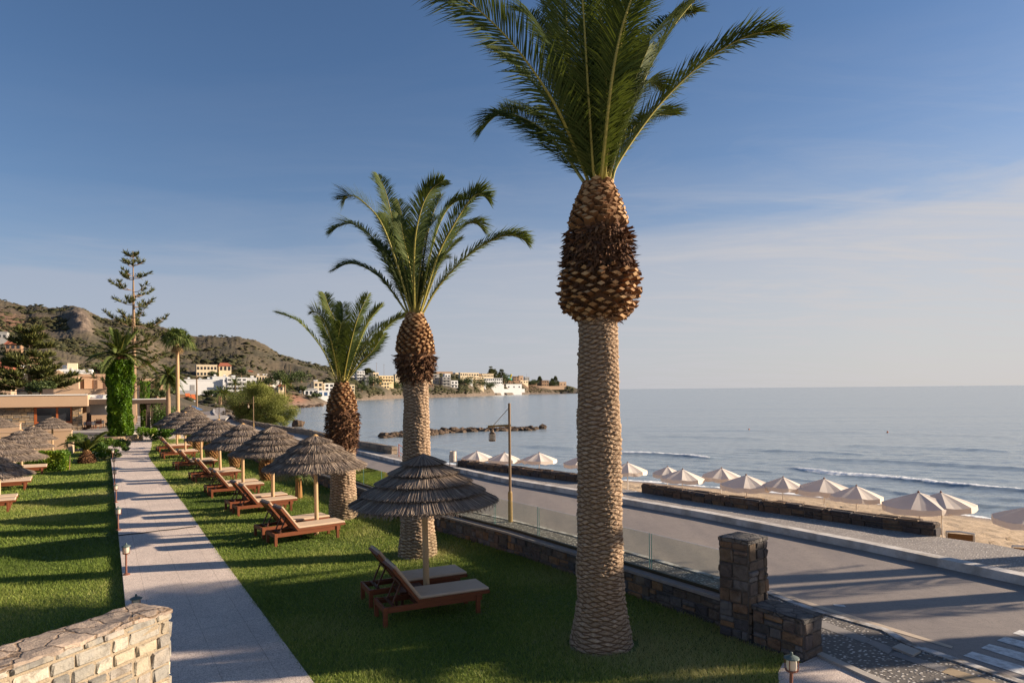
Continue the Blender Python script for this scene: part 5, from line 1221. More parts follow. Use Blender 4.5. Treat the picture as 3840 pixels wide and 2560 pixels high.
def make_parasol(seed, tiers, R, hgt, rise, n_per, ragged):
    """thatched parasol: stepped tiers of reed over a shell, round wooden pole"""
    rnd=random.Random(seed); root=empty('thatched_parasol',(0,0,0))
    p=MB(); p.tube([(0,0,-.1),(0,0,hgt*.5),(0,0,hgt-.12)],[.062,.058,.052],12); p.build('pole',M['pole_wood'],root)
    zr=hgt-rise; prof=lambda r: hgt-.02-rise*(r/R)**1.12
    sh=MB(); sh.lathe((0,0,0),[(R*.90,zr+.0),(R*.92,zr+.03),(R*.75,prof(R*.75)-.03),(R*.5,prof(R*.5)-.03),(R*.25,prof(R*.25)-.03),(.05,hgt-.06)],36,.1,0)
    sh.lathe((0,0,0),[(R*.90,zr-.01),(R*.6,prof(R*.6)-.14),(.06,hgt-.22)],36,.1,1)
    for i in range(tiers):
        r1=R*(.30+.70*i/(tiers-1)); r0=max(.0,R*(.30+.70*(i-1.35)/(tiers-1))) if i else .0; lift=.015+(tiers-1-i)*(.024 if tiers>4 else .022)
        # thickness of the tier: lower lip ring
        n=int(n_per*(r1/R)*6.28)
        for lay in range(3):
            for k in range(n):
                th=6.2832*(k+rnd.random())/n; e=rnd.uniform(-.5,1)*ragged*.05+(0 if lay else .02); ra=r0+(r1-r0)*rnd.uniform(0,.25); rb=r1+e-(.012*lay)
                er=Vector((math.cos(th),math.sin(th),0)); et=Vector((-er.y,er.x,0)); dz=lift+(.03-.014*lay)+rnd.uniform(-.006,.010); sk=rnd.uniform(-.045,.045)*ragged
                A=er*ra+Vector((0,0,prof(ra)+dz-.02)); Bm=er*((ra+rb)/2)+et*sk*.5+Vector((0,0,prof((ra+rb)/2)+dz+rnd.uniform(0,.012))); B=er*rb+et*sk+Vector((0,0,prof(rb)+dz+.04+rnd.uniform(-.022,.014)*ragged))
                w=rnd.uniform(.003,.006)*(1+.45*ragged); ro=rnd.uniform(-.7,.7); tt=et*math.cos(ro)+Vector((0,0,1))*math.sin(ro)
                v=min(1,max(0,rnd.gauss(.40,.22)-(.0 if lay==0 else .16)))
                sh.add([A-tt*w*.7,A+tt*w*.7,Bm-tt*w,Bm+tt*w,B-tt*w*.6,B+tt*w*.6],[(0,1,3,2),(2,3,5,4)],v,0)
    for k in range(int(n_per*5)):
        th=rnd.uniform(0,6.2832); er=Vector((math.cos(th),math.sin(th),0)); et=Vector((-er.y,er.x,0)); rr=R*rnd.uniform(.93,1.0); A=er*rr+Vector((0,0,prof(rr)+rnd.uniform(.0,.06))); B=A+er*rnd.uniform(.0,.05)+et*rnd.uniform(-.03,.03)*ragged-Vector((0,0,rnd.uniform(.02,.05)+.02*ragged)); w=rnd.uniform(.004,.008)
        sh.add([A-et*w,A+et*w,B-et*w*.6,B+et*w*.6],[(0,1,3,2)],min(1,max(0,rnd.gauss(.3,.18))),0)
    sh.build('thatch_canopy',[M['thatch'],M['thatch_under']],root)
    cp=MB(); cp.lathe((0,0,0),[(.15,hgt-.005),(.09,hgt+.05),(.04,hgt+.085),(.02,hgt+.09)],14); cp.build('straw_cap',mk('straw_cap',[lc(176,136,88),lc(206,164,112)],12,.9,bmp=.4,bscale=60,stretch=(1,1,.3)),root)
    return root
par0=make_parasol(1,5,1.37,2.72,.84,320,.45); reg(par0)
par1=make_parasol(2,4,1.42,2.74,.90,260,1.3); reg(par1)
par2=make_parasol(3,4,1.42,2.72,.84,260,1.6); reg(par2)
par3=make_parasol(5,5,1.40,2.74,.86,260,1.1); reg(par3)
PUSED={}
def place_parasol(proto,x,y,z,s,rz,label,group='thatched parasols on the lawns'):
    o=proto if proto.name not in PUSED else copy_tree(proto); PUSED[proto.name]=1
    o.location=(x,y,z); o.scale=s if hasattr(s,'__len__') else (s,s,s); o.rotation_euler=(random.uniform(-.02,.02),random.uniform(-.02,.02),rz); return tag(o,label,'parasol',group)
def make_table():
    root=empty('side_table',(0,0,0)); t=MB()
    for k in range(6): t.box((-.215+k*.086,0,.36),(.078,.5,.025),0)
    t.box((0,-.22,.33),(.48,.03,.04)); t.box((0,.22,.33),(.48,.03,.04)); t.build('table_top',M['teak_dark'],root)
    for x in (-.2,.2):
        for y in (-.2,.2): l=MB(); l.box((x,y,.16),(.045,.045,.33)); l.build('leg',M['teak_dark'],root)
    return root
table0=make_table(); reg(table0); TUSED=[False]
ROW=[ # near leg at the head (photo), direction in degrees, pole x in the photo, words
 ((1445,2352),25,1592,'first','nearest'),
 ((1034,2050),38,1184,'second','orange lit'),
 ((894,1937),36,1019,'third',''),((795,1868),33,907,'fourth',''),((735,1811),35,824,'fifth',''),((669,1764),35,753,'sixth',''),((616,1722),35,693,'seventh',''),((599,1696),35,662,'eighth','')]
for i,(hp,deg,pxp,wd,_) in enumerate(ROW):
    a=math.radians(deg); Lx=Vector((math.cos(a),math.sin(a),0)); N=Vector((-math.sin(a),math.cos(a),0)); h=G(*hp); o=h-Lx*.045+N*.31
    who=['nearest thatched parasol','second thatched parasol from the front','third thatched parasol from the front','fourth thatched parasol from the front','fifth thatched parasol from the front','sixth thatched parasol from the front','seventh thatched parasol from the front','eighth thatched parasol from the front'][i]
    place_lounger(o.x,o.y,0,a,'wooden lounger on the near side of the '+who,'sun loungers in pairs on the lawns')
    o2=o+N*(1.14 if i==0 else 1.06)+Lx*.02
    place_lounger(o2.x,o2.y,0,a+.02,'wooden lounger on the far side of the '+who,'sun loungers in pairs on the lawns')
    best=min((abs((p:=o+N*.56+Lx*(s_/50)).x/p.y*F+CX-pxp),s_) for s_ in range(30,95))[1]; p=o+N*.56+Lx*(best/50)
    pr=par0 if i==0 else (par1,par2,par3)[i%3]
    lab=['nearest thatched parasol with five neat reed tiers','ragged thatched parasol second from the front, left of the second palm trunk','third thatched parasol from the front of the right row','fourth thatched parasol from the front of the right row','fifth thatched parasol from the front of the right row','sixth thatched parasol from the front of the right row','seventh thatched parasol from the front, second from the far end','farthest thatched parasol of the right row by the pergola'][i]
    place_parasol(pr,p.x,p.y,0,(1.0,)*3 if i==0 else (random.uniform(.95,1.04),random.uniform(.95,1.04),random.uniform(.98,1.02)),i*1.3+.4,lab)
    if i<5:
        tb=table0 if not TUSED[0] else copy_tree(table0); TUSED[0]=True; q=p-Lx*.33+N*.0; tb.location=(q.x,q.y,0); tb.rotation_euler=(0,0,a); tag(tb,'dark slatted side table at the pole of the '+who,'side table','side tables between the loungers')
pz=G(655,1652); place_parasol(par1,pz.x-1.5,pz.y+6,0,1.0,2.2,'thatched parasol peeping over the far end of the right row')
# left lawn
for fp,lab in (((29,1919),'front wooden lounger of the left lawn, only its foot end in view'),((92,1838),'wooden lounger in the second pair on the left lawn, camera side'),((156,1779),'wooden lounger in front of the clipped hedge on the left lawn')):
    a=math.radians(33); Lx=Vector((math.cos(a),math.sin(a),0)); N=Vector((-math.sin(a),math.cos(a),0)); h=G(fp[0],fp[1],-.1); o=h-Lx*1.74+N*.31
    place_lounger(o.x,o.y,-.1,a,lab,'sun loungers in pairs on the lawns'); o2=o+N*1.0
    place_lounger(o2.x,o2.y,-.1,a,lab.replace('camera side','far side').replace('front wooden lounger of','second wooden lounger of').replace('wooden lounger in front of','wooden lounger close against'),'sun loungers in pairs on the lawns')
for (ax,Y,zt,Rm,lab) in ((-8,25.5,2.24,1.50,'big thatched parasol cut by the left edge above the front left lounger'),(79,31,2.24,1.22,'thatched parasol on the left lawn second from the left edge'),(126,37.5,2.14,1.10,'thatched parasol in front of the clipped hedge on the left lawn'),(195,50,2.18,1.45,'thatched parasol on the tan terrace below the restaurant window'),(-85,20,2.25,1.35,'lowest thatched parasol, only its right rim in view at the left edge'),(-12,52,2.2,1.35,'thatched parasol tip at the left edge above the tan wall')):
    u=(ax-CX)/F; place_parasol(par2,u*Y,Y,-.1,(Rm/1.42,Rm/1.42,(zt+.2)/2.72),ax*.1,lab)
# ---- bollard lamps
def make_bollard():
    root=empty('bollard_lamp',(0,0,0)); p=MB(); p.lathe((0,0,0),[(.075,0),(.075,.015),(.035,.035)],12); p.tube([(0,0,.02),(.012,0,.22),(.004,0,.46)],.021,8); p.build('post',M['rust_metal'],root)
    b=MB(); b.lathe((0,0,0),[(.05,.45),(.075,.465),(.075,.48),(.03,.485)],12); 
    for k in range(4): a=k*1.571+.6; b.tube([(math.cos(a)*.078,math.sin(a)*.078,.47),(math.cos(a)*.082,math.sin(a)*.082,.55),(math.cos(a)*.078,math.sin(a)*.078,.63)],.006,5)
    b.build('cage',M['rust_metal'],root); g=MB(); g.lathe((0,0,0),[(.058,.482),(.064,.55),(.058,.622)],14); g.build('lantern_glass',M['frosted'],root)
    c=MB(); c.lathe((0,0,0),[(.095,.618),(.09,.632),(.05,.65),(.02,.66),(.016,.69),(.008,.70)],14); c.build('cap',M['verdigris'],root); return root
bol0=make_bollard(); reg(bol0); first=True
bp=[((-6.2,11.2),'bollard lamp mostly hidden behind the sunlit stone wall'),(G(474,2157),'nearest whole bollard lamp on the left path edge'),(G(444,1989),'second whole bollard lamp along the path edge'),(G(435,1885),'third whole bollard lamp along the path edge'),(G(430,1817),'fourth whole bollard lamp along the path edge'),(G(427,1765),'fifth whole bollard lamp along the path edge'),(G(423,1728),'sixth whole bollard lamp, near the dark green bush'),(G(459,1679),'farthest bollard lamp in front of the round planter'),((3.44,8.48),'bollard lamp cut by the bottom edge near the low stone block')]
for p,lab in bp:
    o=bol0 if first else copy_tree(bol0); first=False; o.location=(p[0]+.0,p[1],.02); o.rotation_euler=(0,0,random.uniform(0,6)); tag(o,lab,'bollard lamp','bollard lamps along the paths')
cb=MB(); A=G(441,2007,.035); B=G(735,1973,.035); P=[A.lerp(B,k/14)+Vector((0,.03*math.sin(k*1.1),0)) for k in range(15)]; cb.tube(P,.014,6); tag(cb.build('cable',M['black']),'thin dark cable lying across the path','cable')
# ---- lamp posts with hanging lanterns
def make_lamp():
    root=empty('lamp_post',(0,0,0)); p=MB(); p.tube([(0,0,.9),(0,0,3.6)],.042,10); p.build('pole',M['post_metal'],root); q=MB(); q.tube([(0,0,0),(0,0,.88),(0,0,.93)],[.072,.07,.046],10); q.build('base',M['post_rust'],root)
    a=MB(); a.tube([(.05,0,2.93),(-.66,0,2.90)],.032,8); a.build('arm',M['post_rust'],root); t=MB(); t.tube([(-.02,0,3.45),(-.52,0,2.90)],.010,6); t.build('stay',M['post_metal'],root)
    l=MB(); l.tube([(-.53,0,2.86),(-.53,0,2.80)],.012,6); l.lathe((-.53,0,0),[(.02,2.82),(.045,2.79),(.05,2.74),(.095,2.69),(.10,2.675)],14); l.lathe((-.53,0,0),[(.10,2.50),(.105,2.49),(.105,2.455),(.06,2.445)],14)
    for k in range(8): b_=k*.785; l.tube([(-.53+.098*math.cos(b_),.098*math.sin(b_),2.49),(-.53+.098*math.cos(b_),.098*math.sin(b_),2.68)],.007,5)
    for z in (2.56,2.62): l.tube([(-.53+.10*math.cos(k*.524),.10*math.sin(k*.524),z) for k in range(13)],.005,4)
    ll=l.build('lantern',M['post_metal'],root); g=MB(); g.lathe((-.53,0,0),[(.07,2.495),(.078,2.58),(.07,2.67)],12); g.build('lantern_glass',M['frosted'],root); return root
lamp0=make_lamp(); reg(lamp0)
for i,(p,lab) in enumerate(((G(1914,1955),'nearest tall lamp post with hanging lantern beside the glass fence'),(G(951,1620),'second lamp post with hanging lantern beside the tamarisk tree'),(G(822,1580),'farthest lamp post with hanging lantern at the road bend'))):
    o=lamp0 if i==0 else copy_tree(lamp0); o.location=p; tag(o,lab,'lamp post','lamp posts along the sea road'); 
    o.rotation_euler=(0,0,-.08*i)
# ---- beach parasols
def make_beach():
    root=empty('beach_parasol',(0,0,0)); p=MB(); p.tube([(0,0,-.3),(0,0,1.9)],.022,8); p.build('pole',M['white_metal'],root); c=MB(); n=8; R=1.0; rnd=random.Random(4)
    rings=[(.03,1.93),(.35,1.815),(.68,1.695),(1.0,1.565)]; o=[]
    for r,z in rings:
        for k in range(n*3):
            th=k/(n*3)*6.2832; m=abs(((k/3)%1)-.0); sag=(.035*r if k%3 else 0); rr=r*(math.cos(math.pi/n)/math.cos(((th+1e-6)%(2*math.pi/n))-math.pi/n)); o.append((rr*math.cos(th),rr*math.sin(th),z-sag))
    N=n*3; fs=[(i*N+k,(i+1)*N+k,(i+1)*N+(k+1)%N,i*N+(k+1)%N) for i in range(len(rings)-1) for k in range(N)]
    base=o[-N:]; val=[(x*1.015+rnd.uniform(-.015,.015),y*1.015+rnd.uniform(-.015,.015),z-.17-rnd.uniform(-.015,.02)) for x,y,z in base]; b0=len(o)-N; o+=val
    fs+=[(b0+k,b0+N+k,b0+N+(k+1)%N,b0+(k+1)%N) for k in range(N)]; c.add(o,fs); cn=c.build('canopy',M['canvas'],root,smooth=False)
    f=MB(); f.lathe((0,0,0),[(.04,1.92),(.03,1.96),(.012,1.99)],8); f.build('finial',M['rust_metal'],root); return root
bu0=make_beach(); reg(bu0)
BU=[((1789,1689),119,'leftmost beach parasol beside the bin'),((1890,1695),131,'beach parasol just left of the near lamp post'),((2021,1695),138,'beach parasol right of the near lamp post'),((2185,1706),150,'beach parasol half hidden by the left side of the tallest palm trunk'),((2353,1732),150,'beach parasol half hidden by the right side of the tallest palm trunk'),((2500,1747),120,'small far beach parasol close to the surf right of the tallest palm'),((2555,1757),165,'beach parasol above the left end of the right sea wall'),((2702,1752),153,'beach parasol half behind a bigger one, above the middle of the right wall'),((2800,1778),197,'broad sunlit beach parasol fourth right of the tallest palm'),((2932,1785),150,'beach parasol between two broad ones over the right sea wall'),((3090,1792),223,'broad shaded beach parasol directly above the tall stone pillar'),((3209,1819),190,'beach parasol tucked behind the broad shaded one on its right'),((3451,1842),262,'largest beach parasol, left of the end of the right sea wall'),((3534,1843),236,'sunlit beach parasol behind the largest one at the wall end'),((3868,1892),270,'beach parasol cut by the right edge of the photo')]
for i,((ax,ay),wpx,lab) in enumerate(BU):
    hor=CY-ROLL*(ax-CX); Y=(H-.58)*F/(ay-hor); s=wpx/F*Y/2.06; o=bu0 if i==0 else copy_tree(bu0)
    p=D(ax,ay,Y); o.location=(p.x,p.y,p.z-1.96*(.5+.5*s)); o.scale=(s,s,.5+.5*s); o.rotation_euler=(random.uniform(-.03,.03),random.uniform(-.03,.03),i*1.1+.2); tag(o,lab,'beach parasol','cream parasols on the beach')
# ---- beach sunbeds by the wall end
def sunbed(px,py,Y,rz,label):
    p=D(px,py,Y); root=empty('beach_sunbed',(p.x,p.y,-1.12),rz,label,'sunbed','plastic sunbeds on the sand'); f=MB()
    for y in (-.32,.32):
        f.tube([(1.2,y,.32),(.1,y,.34),(-.42,y,1.0),(-.46,y,1.03)],.028,8); f.tube([(.1,y,.34),(.1,y,0)],.025,6); f.tube([(1.1,y,.32),(1.1,y,0)],.025,6)
    f.tube([(-.46,-.32,1.03),(-.48,0,1.06),(-.46,.32,1.03)],.028,8); f.tube([(1.2,-.32,.32),(1.2,.32,.32)],.025,6); f.build('frame',M['plastic_w'],root)
    s=MB(); s.add([(1.15,-.3,.33),(1.15,.3,.33),(.1,.3,.345),(.1,-.3,.345),(-.42,.3,.99),(-.42,-.3,.99)],[(0,1,2,3),(3,2,4,5)]); s.build('sling',M['brownmesh'],root)
sunbed(3600,1990,19.4,1.0,'brown sunbed with white frame behind the end of the right sea wall')
sunbed(3850,2022,17.6,1.0,'brown sunbed cut by the right edge beyond the promenade')
sunbed(2336,1822,27.5,2.0,'pale sunbed half hidden by the tallest palm trunk beside the sea wall')
# ---- bin on two legs
def bin_():
    p=G(1699,1748); root=empty('litter_bin',p,0,'rusty barrel litter bin on legs at the left end of the sea wall','bin'); b=MB(); b.lathe((0,0,0),[(.17,.22),(.175,.3),(.182,.34),(.175,.38),(.175,.55),(.182,.58),(.175,.62),(.175,.80),(.15,.80),(.15,.6)],18)
    b.build('barrel',mk('rusty_white_drum',[lc(150,104,80),lc(206,192,176),lc(170,130,104)],7,.8,bmp=.3),root); 
    for sx in (-1,1): l=MB(); l.tube([(.17*sx,0,0),(.18*sx,0,.6)],.02,6); l.build('leg',M['rust_metal'],root)
bin_()
# ---- rocks of the breakwater and in the bay
def rock_mesh(seed):
    bm=bmesh.new(); bmesh.ops.create_icosphere(bm,subdivisions=3,radius=1); r=np.random.default_rng(seed); ns=[(r.normal(size=3),r.uniform(.55,.95)) for _ in range(14)]
    for v_ in bm.verts:
        p=v_.co.copy()
        for n_,d in ns:
            n_=Vector(n_).normalized(); k=p.dot(n_)-d
            if k>0: p-=n_*k*.9
        v_.co=p*(1+.05*math.sin(9*p.x+seed)+.04*math.sin(13*p.y+2*seed))
    me=bpy.data.meshes.new('rock'); bm.to_mesh(me); bm.free(); me.materials.append(M['rock']); at=me.attributes.new('var','FLOAT','FACE'); return me
RM=[rock_mesh(s_) for s_ in range(6)]
def rock(p,s,rz,label,group,name='boulder'):
    o=bpy.data.objects.new(name,random.choice(RM)); COL.objects.link(o); o.location=p; o.scale=s; o.rotation_euler=(random.uniform(-.4,.4),random.uniform(-.4,.4),rz); return tag(o,label,'rock',group)
top_y=lambda x: np.interp(x,[1430,1520,1600,1700,1780,1850,1930,1960,2005],[1638,1627,1618,1610,1612,1610,1606,1610,1613])
for i in range(150):
    x=1432+ (2006-1432)*(i+random.random()*.9)/150; bot=np.interp(x,[1430,1560,1640,1700,2005],[1642,1636,1630,1622,1613]); y0=G(x,bot,SEA).y; k=random.random(); Y=y0+k*3.5
    p=D(x,1600,Y); zt=H+(CY-ROLL*(x-CX)-top_y(x))*y0/F; z=SEA+(zt-SEA)*random.uniform(.25,.85)*(.35+.65*min(1,k*1.6)); s_=random.uniform(.32,.8)
    rock((p.x,p.y,z-.12),(s_*1.3,s_,s_*.8),random.random()*6,'dark boulder in the low breakwater across the bay','breakwater boulders')
p=G(2036,1607,SEA); rock((p.x,p.y,SEA+.1),(.8,.6,.7),1,'lone pointed rock off the right end of the breakwater',None,'sea_rock')
p=G(1118,1599,SEA); rock((p.x,p.y,SEA+.35),(1.45,1.2,1.2),2,'big rounded rock in the bay right of the tamarisk',None,'sea_rock')
for i in range(60):
    x=random.uniform(985,1215); p=G(x,np.interp(x,[985,1080,1215],[1553,1531,1519])+random.uniform(-2,3),SEA); s_=random.uniform(.5,1.7); rock((p.x,p.y,SEA),(s_*1.8,s_,s_*.5),random.random()*6,'low flat shore rock at the reddish beach across the bay','shore rocks')
for i in range(26):
    x=random.uniform(975,1040); p=G(x,1600+random.uniform(-8,6),SEA+.2); s_=random.uniform(.2,.7); rock((p.x,p.y,SEA+.25),(s_*1.3,s_,s_*.7),random.random()*6,'stone at the foot of the tamarisk by the sea wall','stones under the tamarisk')
tp=slab('tamarisk_bank',[G(955,1606,-1.6),G(1060,1608,-1.6),G(1050,1594,-1.6),G(960,1588,-1.6),G(900,1570,-1.6),G(880,1586,-1.6)],-2.6,-1.66,M['earth'])
for i,(x,y) in enumerate(((2809,1611),(3328,1621))):
    p=G(x,y,SEA); mb=MB(); mb.lathe((0,0,0),[(.03,-.1),(.10,-.02),(.11,.05),(.06,.14),(.02,.2)],12); root=mb.build('buoy',M['orange']); root.location=p; tag(root,['orange buoy nearer the palm on the calm sea','orange buoy farther right on the calm sea'][i],'buoy')
# ================================================================ RESTAURANT
AX=math.radians(30)
TF=Vector((math.cos(AX),math.sin(AX),0)); NF=Vector((math.sin(AX),-math.cos(AX),0)); SB=Vector((-math.sin(AX),math.cos(AX),0))
def add_land(px,Y,z): LAND_PTS.append((px,Y,z))
def building(name,label,cat,xl,xc,xr,yt,yb,Y,mat,floors=2,cols=4,win='dark_glass',roof='flat',group=None,depth=None,fnd=6,ww=.9,wh=1.2,arch=False,extra=None,sidewin=True,balc=False,dark_row=None,reg_land=True,win0=.0):
    """box house: photo x of left edge, near corner and right edge; top and bottom at the near corner; distance of that corner"""
    Y=far_Y(xc,Y,yb); C=D(xc,yb,Y); zt=D(xc,yt,Y).z; h=zt-C.z; uR=(xr-CX)/F; uL=(xl-CX)/F
    w=max(2,(uR*Y-C.x)/max(.866-.5*uR,.2)); dn=(.5+.866*uL); s=(C.x-uL*Y)/dn if dn>.12 and xc>xl else (depth or 8)
    if depth: s=depth
    s=min(max(s,3),30)
    root=empty(name,C,AX,label,cat,group)
    if reg_land:
        add_land(xc,Y+2,C.z-.2); add_land((xc+xr)/2,Y+3,C.z-.2)
        if xc>1290: add_land((xc+xr)/2,Y-7,C.z-1.6)
    b=MB(); b.box((w/2,s/2,h/2-fnd/2),(w,s,h+fnd)); b.build('wall',M[mat],root)
    rf=MB()
    if roof=='flat':
        t=.25
        for c,sz in (((w/2,-.0,h+.12),(w+.16,t,.5)),((w/2,s,h+.12),(w+.16,t,.5)),((0,s/2,h+.12),(t,s-t-.02,.5)),((w,s/2,h+.12),(t,s-t-.02,.5))): rf.box(c,sz)
        rf.build('parapet',M[mat],root)
    elif roof=='tile':
        o=.5; ht=min(2.2,s*.28); rf.add([(-o,-o,h),(w+o,-o,h),(w+o,s+o,h),(-o,s+o,h),(w*.18,s/2,h+ht),(w*.82,s/2,h+ht)],[(0,1,5,4),(1,2,5),(2,3,4,5),(3,0,4),(3,2,1,0)]); rf.build('roof',M['roof_tile'],root)
    elif roof=='slab':
        rf.box((w/2,s/2,h+.1),(w+1.2,s+1.2,.25)); rf.build('roof',M[mat],root)
    fh=h/floors
    for f in range(floors):
        for i in range(cols):
            x=w*(i+.5)/cols; z=fh*f+fh*.5+win0; a=min(ww,w/cols*.62); e=min(wh,fh*.6)
            m_=MB(); m_.box((x,-.01,z),(a,.10,e)); 
            if arch: m_.tube([(x,-.02,z+e/2),(x,.04,z+e/2)],a/2,12)
            o_=m_.build('window',M[win],root)
        if balc:
            k=MB(); k.box((w/2,-.55,fh*f+.05),(w*.96,1.1,.15)); k.box((w/2,-1.05,fh*f+.5),(w*.96,.08,.8)); k.build('balcony',M[mat],root)
    if sidewin and s>5:
        for f in range(floors):
            m_=MB(); m_.box((-.01,s*.5,fh*f+fh*.5),(.10,min(ww,1.2),min(wh,fh*.6))); m_.build('window',M[win],root)
    return root,w,s,h
def rooftop(root,w,s,h,n,seed,mat='white_wall'):
    rnd=random.Random(seed)
    for i in range(n):
        x,y=rnd.uniform(.15,.85)*w,rnd.uniform(.3,.8)*s; t=MB(); t.tube([(x-.5,y,h+1.1),(x+.5,y,h+1.1)],.28,10); t.bar((x,y,h),(x,y,h+1),.3,.3,up=(0,1,0)); t.bar((x-.6,y-.2,h+.3),(x+.6,y-.9,h+.3),.06,.9); t.build('solar_tank',M['white_metal'],root)
# ---- the restaurant with its deep tan fascia
def restaurant():
    Y=70.; A=D(322,1614,Y); base=.33; zt=D(322,1480,Y).z; zb=D(322,1522,Y).z
    root=empty('restaurant',(A.x,A.y,base),AX,'flat roofed restaurant with deep tan fascia, stone wall and wide brown window','building')
    # local axes: -x runs left along the front, +y runs back
    W=34.
    r=MB(); r.box((-W/2+.2,5.2,(zt+zb)/2-base),(W,12,zt-zb)); r.build('roof_fascia',M['tan'],root)
    tr=MB(); tr.box((-W/2+.2,-.83,zt-base+.03),(W+.1,.12,.09)); tr.build('roof_edge',M['white_wall'],root)
    h=zb-base-.02
    def lx(px,y=0):   # local x of a photo column on the front plane
        u=(px-CX)/F; k=(A.x-u*A.y)/(u*TF.y-TF.x); return k
    x0,x1,x2,x3=lx(127),lx(268),lx(271),lx(305); rnd=random.Random(3)
    st=MB(); face(st,Vector((lx(-260),.0,-.3)),Vector((1,0,0)),UZ,Vector((0,-1,0)),x0-lx(-260)-.02,h+.3,(.18,.34),(.3,.9),.05,rnd,.3,.02,.015); st.build('stone_wall',M['stone_far'],root)
    pi=MB(); 
    for P,ux,un,w in ((Vector((x2,-.1,-.3)),Vector((1,0,0)),Vector((0,-1,0)),x3-x2),(Vector((x3,-.1,-.3)),Vector((0,1,0)),Vector((1,0,0)),.8)): face(pi,P,ux,UZ,un,w,h+.3,(.18,.34),(.25,.6),.05,rnd,.3,.02,.015)
    pi.box(((x2+x3)/2,.35,h/2-.15),(x3-x2-.04,.8,h+.3)); pi.build('stone_pillar',M['stone_far'],root)
    bk=MB(); bk.box(((lx(-260)+x0)/2,.35,h/2-.15),(x0-lx(-260)-.05,.6,h+.3)); bk.box((lx(-60),8.5,h/2-.15),(26,.3,h+.3)); bk.build('back_wall',M['tan2'],root)
    wl=D(322,1585,Y).z-base; fr=MB(); m=(x0+x1)/2
    for a,b_,c,d_ in ((x0,x0+.22,wl,h),(x1-.10,x1,wl,h),(m+.25,m+.42,wl,h)): fr.box(((a+b_)/2,.02,(c+d_)/2),(b_-a,.14,d_-c))
    fr.box((m,.02,wl+.11),(x1-x0,.13,.22)); fr.box((m,.02,h-.05),(x1-x0,.13,.10)); fr.build('window_frame',M['win_wood'],root)
    g=MB(); g.box((m,.10,(wl+h)/2),(x1-x0-.02,.03,h-wl-.02)); g.build('window_pane',M['dark_glass'],root)
    sl=MB(); sl.box((m,.05,wl/2-.15),(x1-x0,.5,wl+.28)); sl.build('sill_wall',M['tan'],root)
restaurant()
def tan_box(name,label,cat,x0,x1,yt,yb,Y,depth,mat='tan',parts=None):
    Y=far_Y(x0,Y,yb); C=D(x0,yb,Y); E=D(x1,yb,Y); zt=D(x0,yt,Y).z; u=(x1-CX)/F; w=(u*Y-C.x)/max(.866-.5*u,.2); root=empty(name,C,AX,label,cat); b=MB(); b.box((w/2,depth/2,(zt-C.z)/2-1),(w,depth,zt-C.z+2),bev=.03); b.build('body',M[mat],root)
    t=MB(); t.box((w/2,depth/2,zt-C.z+.02),(w+.06,depth+.06,.07)); t.build('coping',M[mat],root); return root,w,zt-C.z
tan_box('terrace_wall','tall tan garden wall below the restaurant at the left edge','wall',-60,74,1592,1760,54,1.2)
tan_box('terrace_wall','long low tan garden wall behind the clipped hedge','wall',-60,268,1625,1740,49.5,.8)
tan_box('garden_wall_end','short tan wall end block right of the clipped hedge','wall',254,270,1660,1715,46.5,2.2,'tan')
r_,w_,h_=tan_box('upper_terrace','tan parapet building behind the restaurant roof','building',160,408,1460,1530,86,6)
# tan houses behind
rt,w,s,h=building('tan_house','tan house with low gable and grey stone panel behind the restaurant','house',187,187,295,1412,1470,104,'tan2',1,0,roof='none',depth=9,reg_land=False,fnd=7,sidewin=False)
g=MB(); g.add([(-.3,-.3,h),(w*.62,-.3,h),(w*.3,-.3,h+1.05),(-.3,9,h),(w*.62,9,h),(w*.3,9,h+1.05)],[(0,1,2),(3,5,4),(0,2,5,3),(1,4,5,2),(0,3,4,1)]); g.build('roof',M['tan'],rt)
g=MB(); g.box((w*.37,-.03,h*.42),(w*.27,.12,h*.84)); g.build('stone_panel',M['stone_far'],rt); g=MB(); g.box((w*.2,-.02,h*.38),(.35,.1,h*.76)); g.build('window',M['dark_glass'],rt)
rt,w,s,h=building('tan_house','tan house with dark balcony door left of the ivy palm','house',268,268,405,1410,1470,110,'tan2',1,0,depth=9,reg_land=False,fnd=7,sidewin=False)
for a,b_,mt,nm in ((.10,.24,'dark_glass','door'),(.30,.34,'shutter','pier'),(.60,.63,'shutter','window'),(.68,.71,'shutter','window'),(.90,.95,'shutter','window')):
    g=MB(); g.box((w*(a+b_)/2,-.03,h*.42),(w*(b_-a),.12,h*.7)); g.build(nm,M[mt],rt)
g=MB(); g.box((w*.45,-.35,h*.35),(w*.2,.7,h*1.0)); g.build('wing',M['tan'],rt); 
rt,w,s,h=building('tan_house','tan house with chimney between the ivy palm and the fan palm','house',528,528,632,1428,1520,112,'tan2',1,2,depth=9,reg_land=False,fnd=7,sidewin=False,win='shutter')
g=MB(); g.box((w*.72,1,h+.4),(.8,.8,1.2)); g.build('chimney',M['tan'],rt); g=MB(); g.box((w*.62,-.3,h*.5),(w*.07,.6,h)); g.build('pier',M['tan'],rt)
building('tan_house','small tan house at the left edge behind the dark conifer','house',-30,-30,40,1392,1440,118,'tan2',1,2,depth=8,reg_land=False,fnd=6,sidewin=False,win='shutter',roof='tile')
rt,w,s,h=building('white_house','long low white house with roof tanks behind the tan houses','house',215,215,345,1390,1440,150,'white_wall',1,0,depth=8,fnd=4,sidewin=False); rooftop(rt,w,s,h,3,4)
g=MB(); g.box((w*.42,3,h+.9),(1.9,1.9,1.8)); g.build('stair_tower',M['cream_wall'],rt)
building('hill_house','small grey house on the hill at the far left edge','house',-10,-10,28,1246,1272,330,'grey_wall',1,2,fnd=5,sidewin=False)
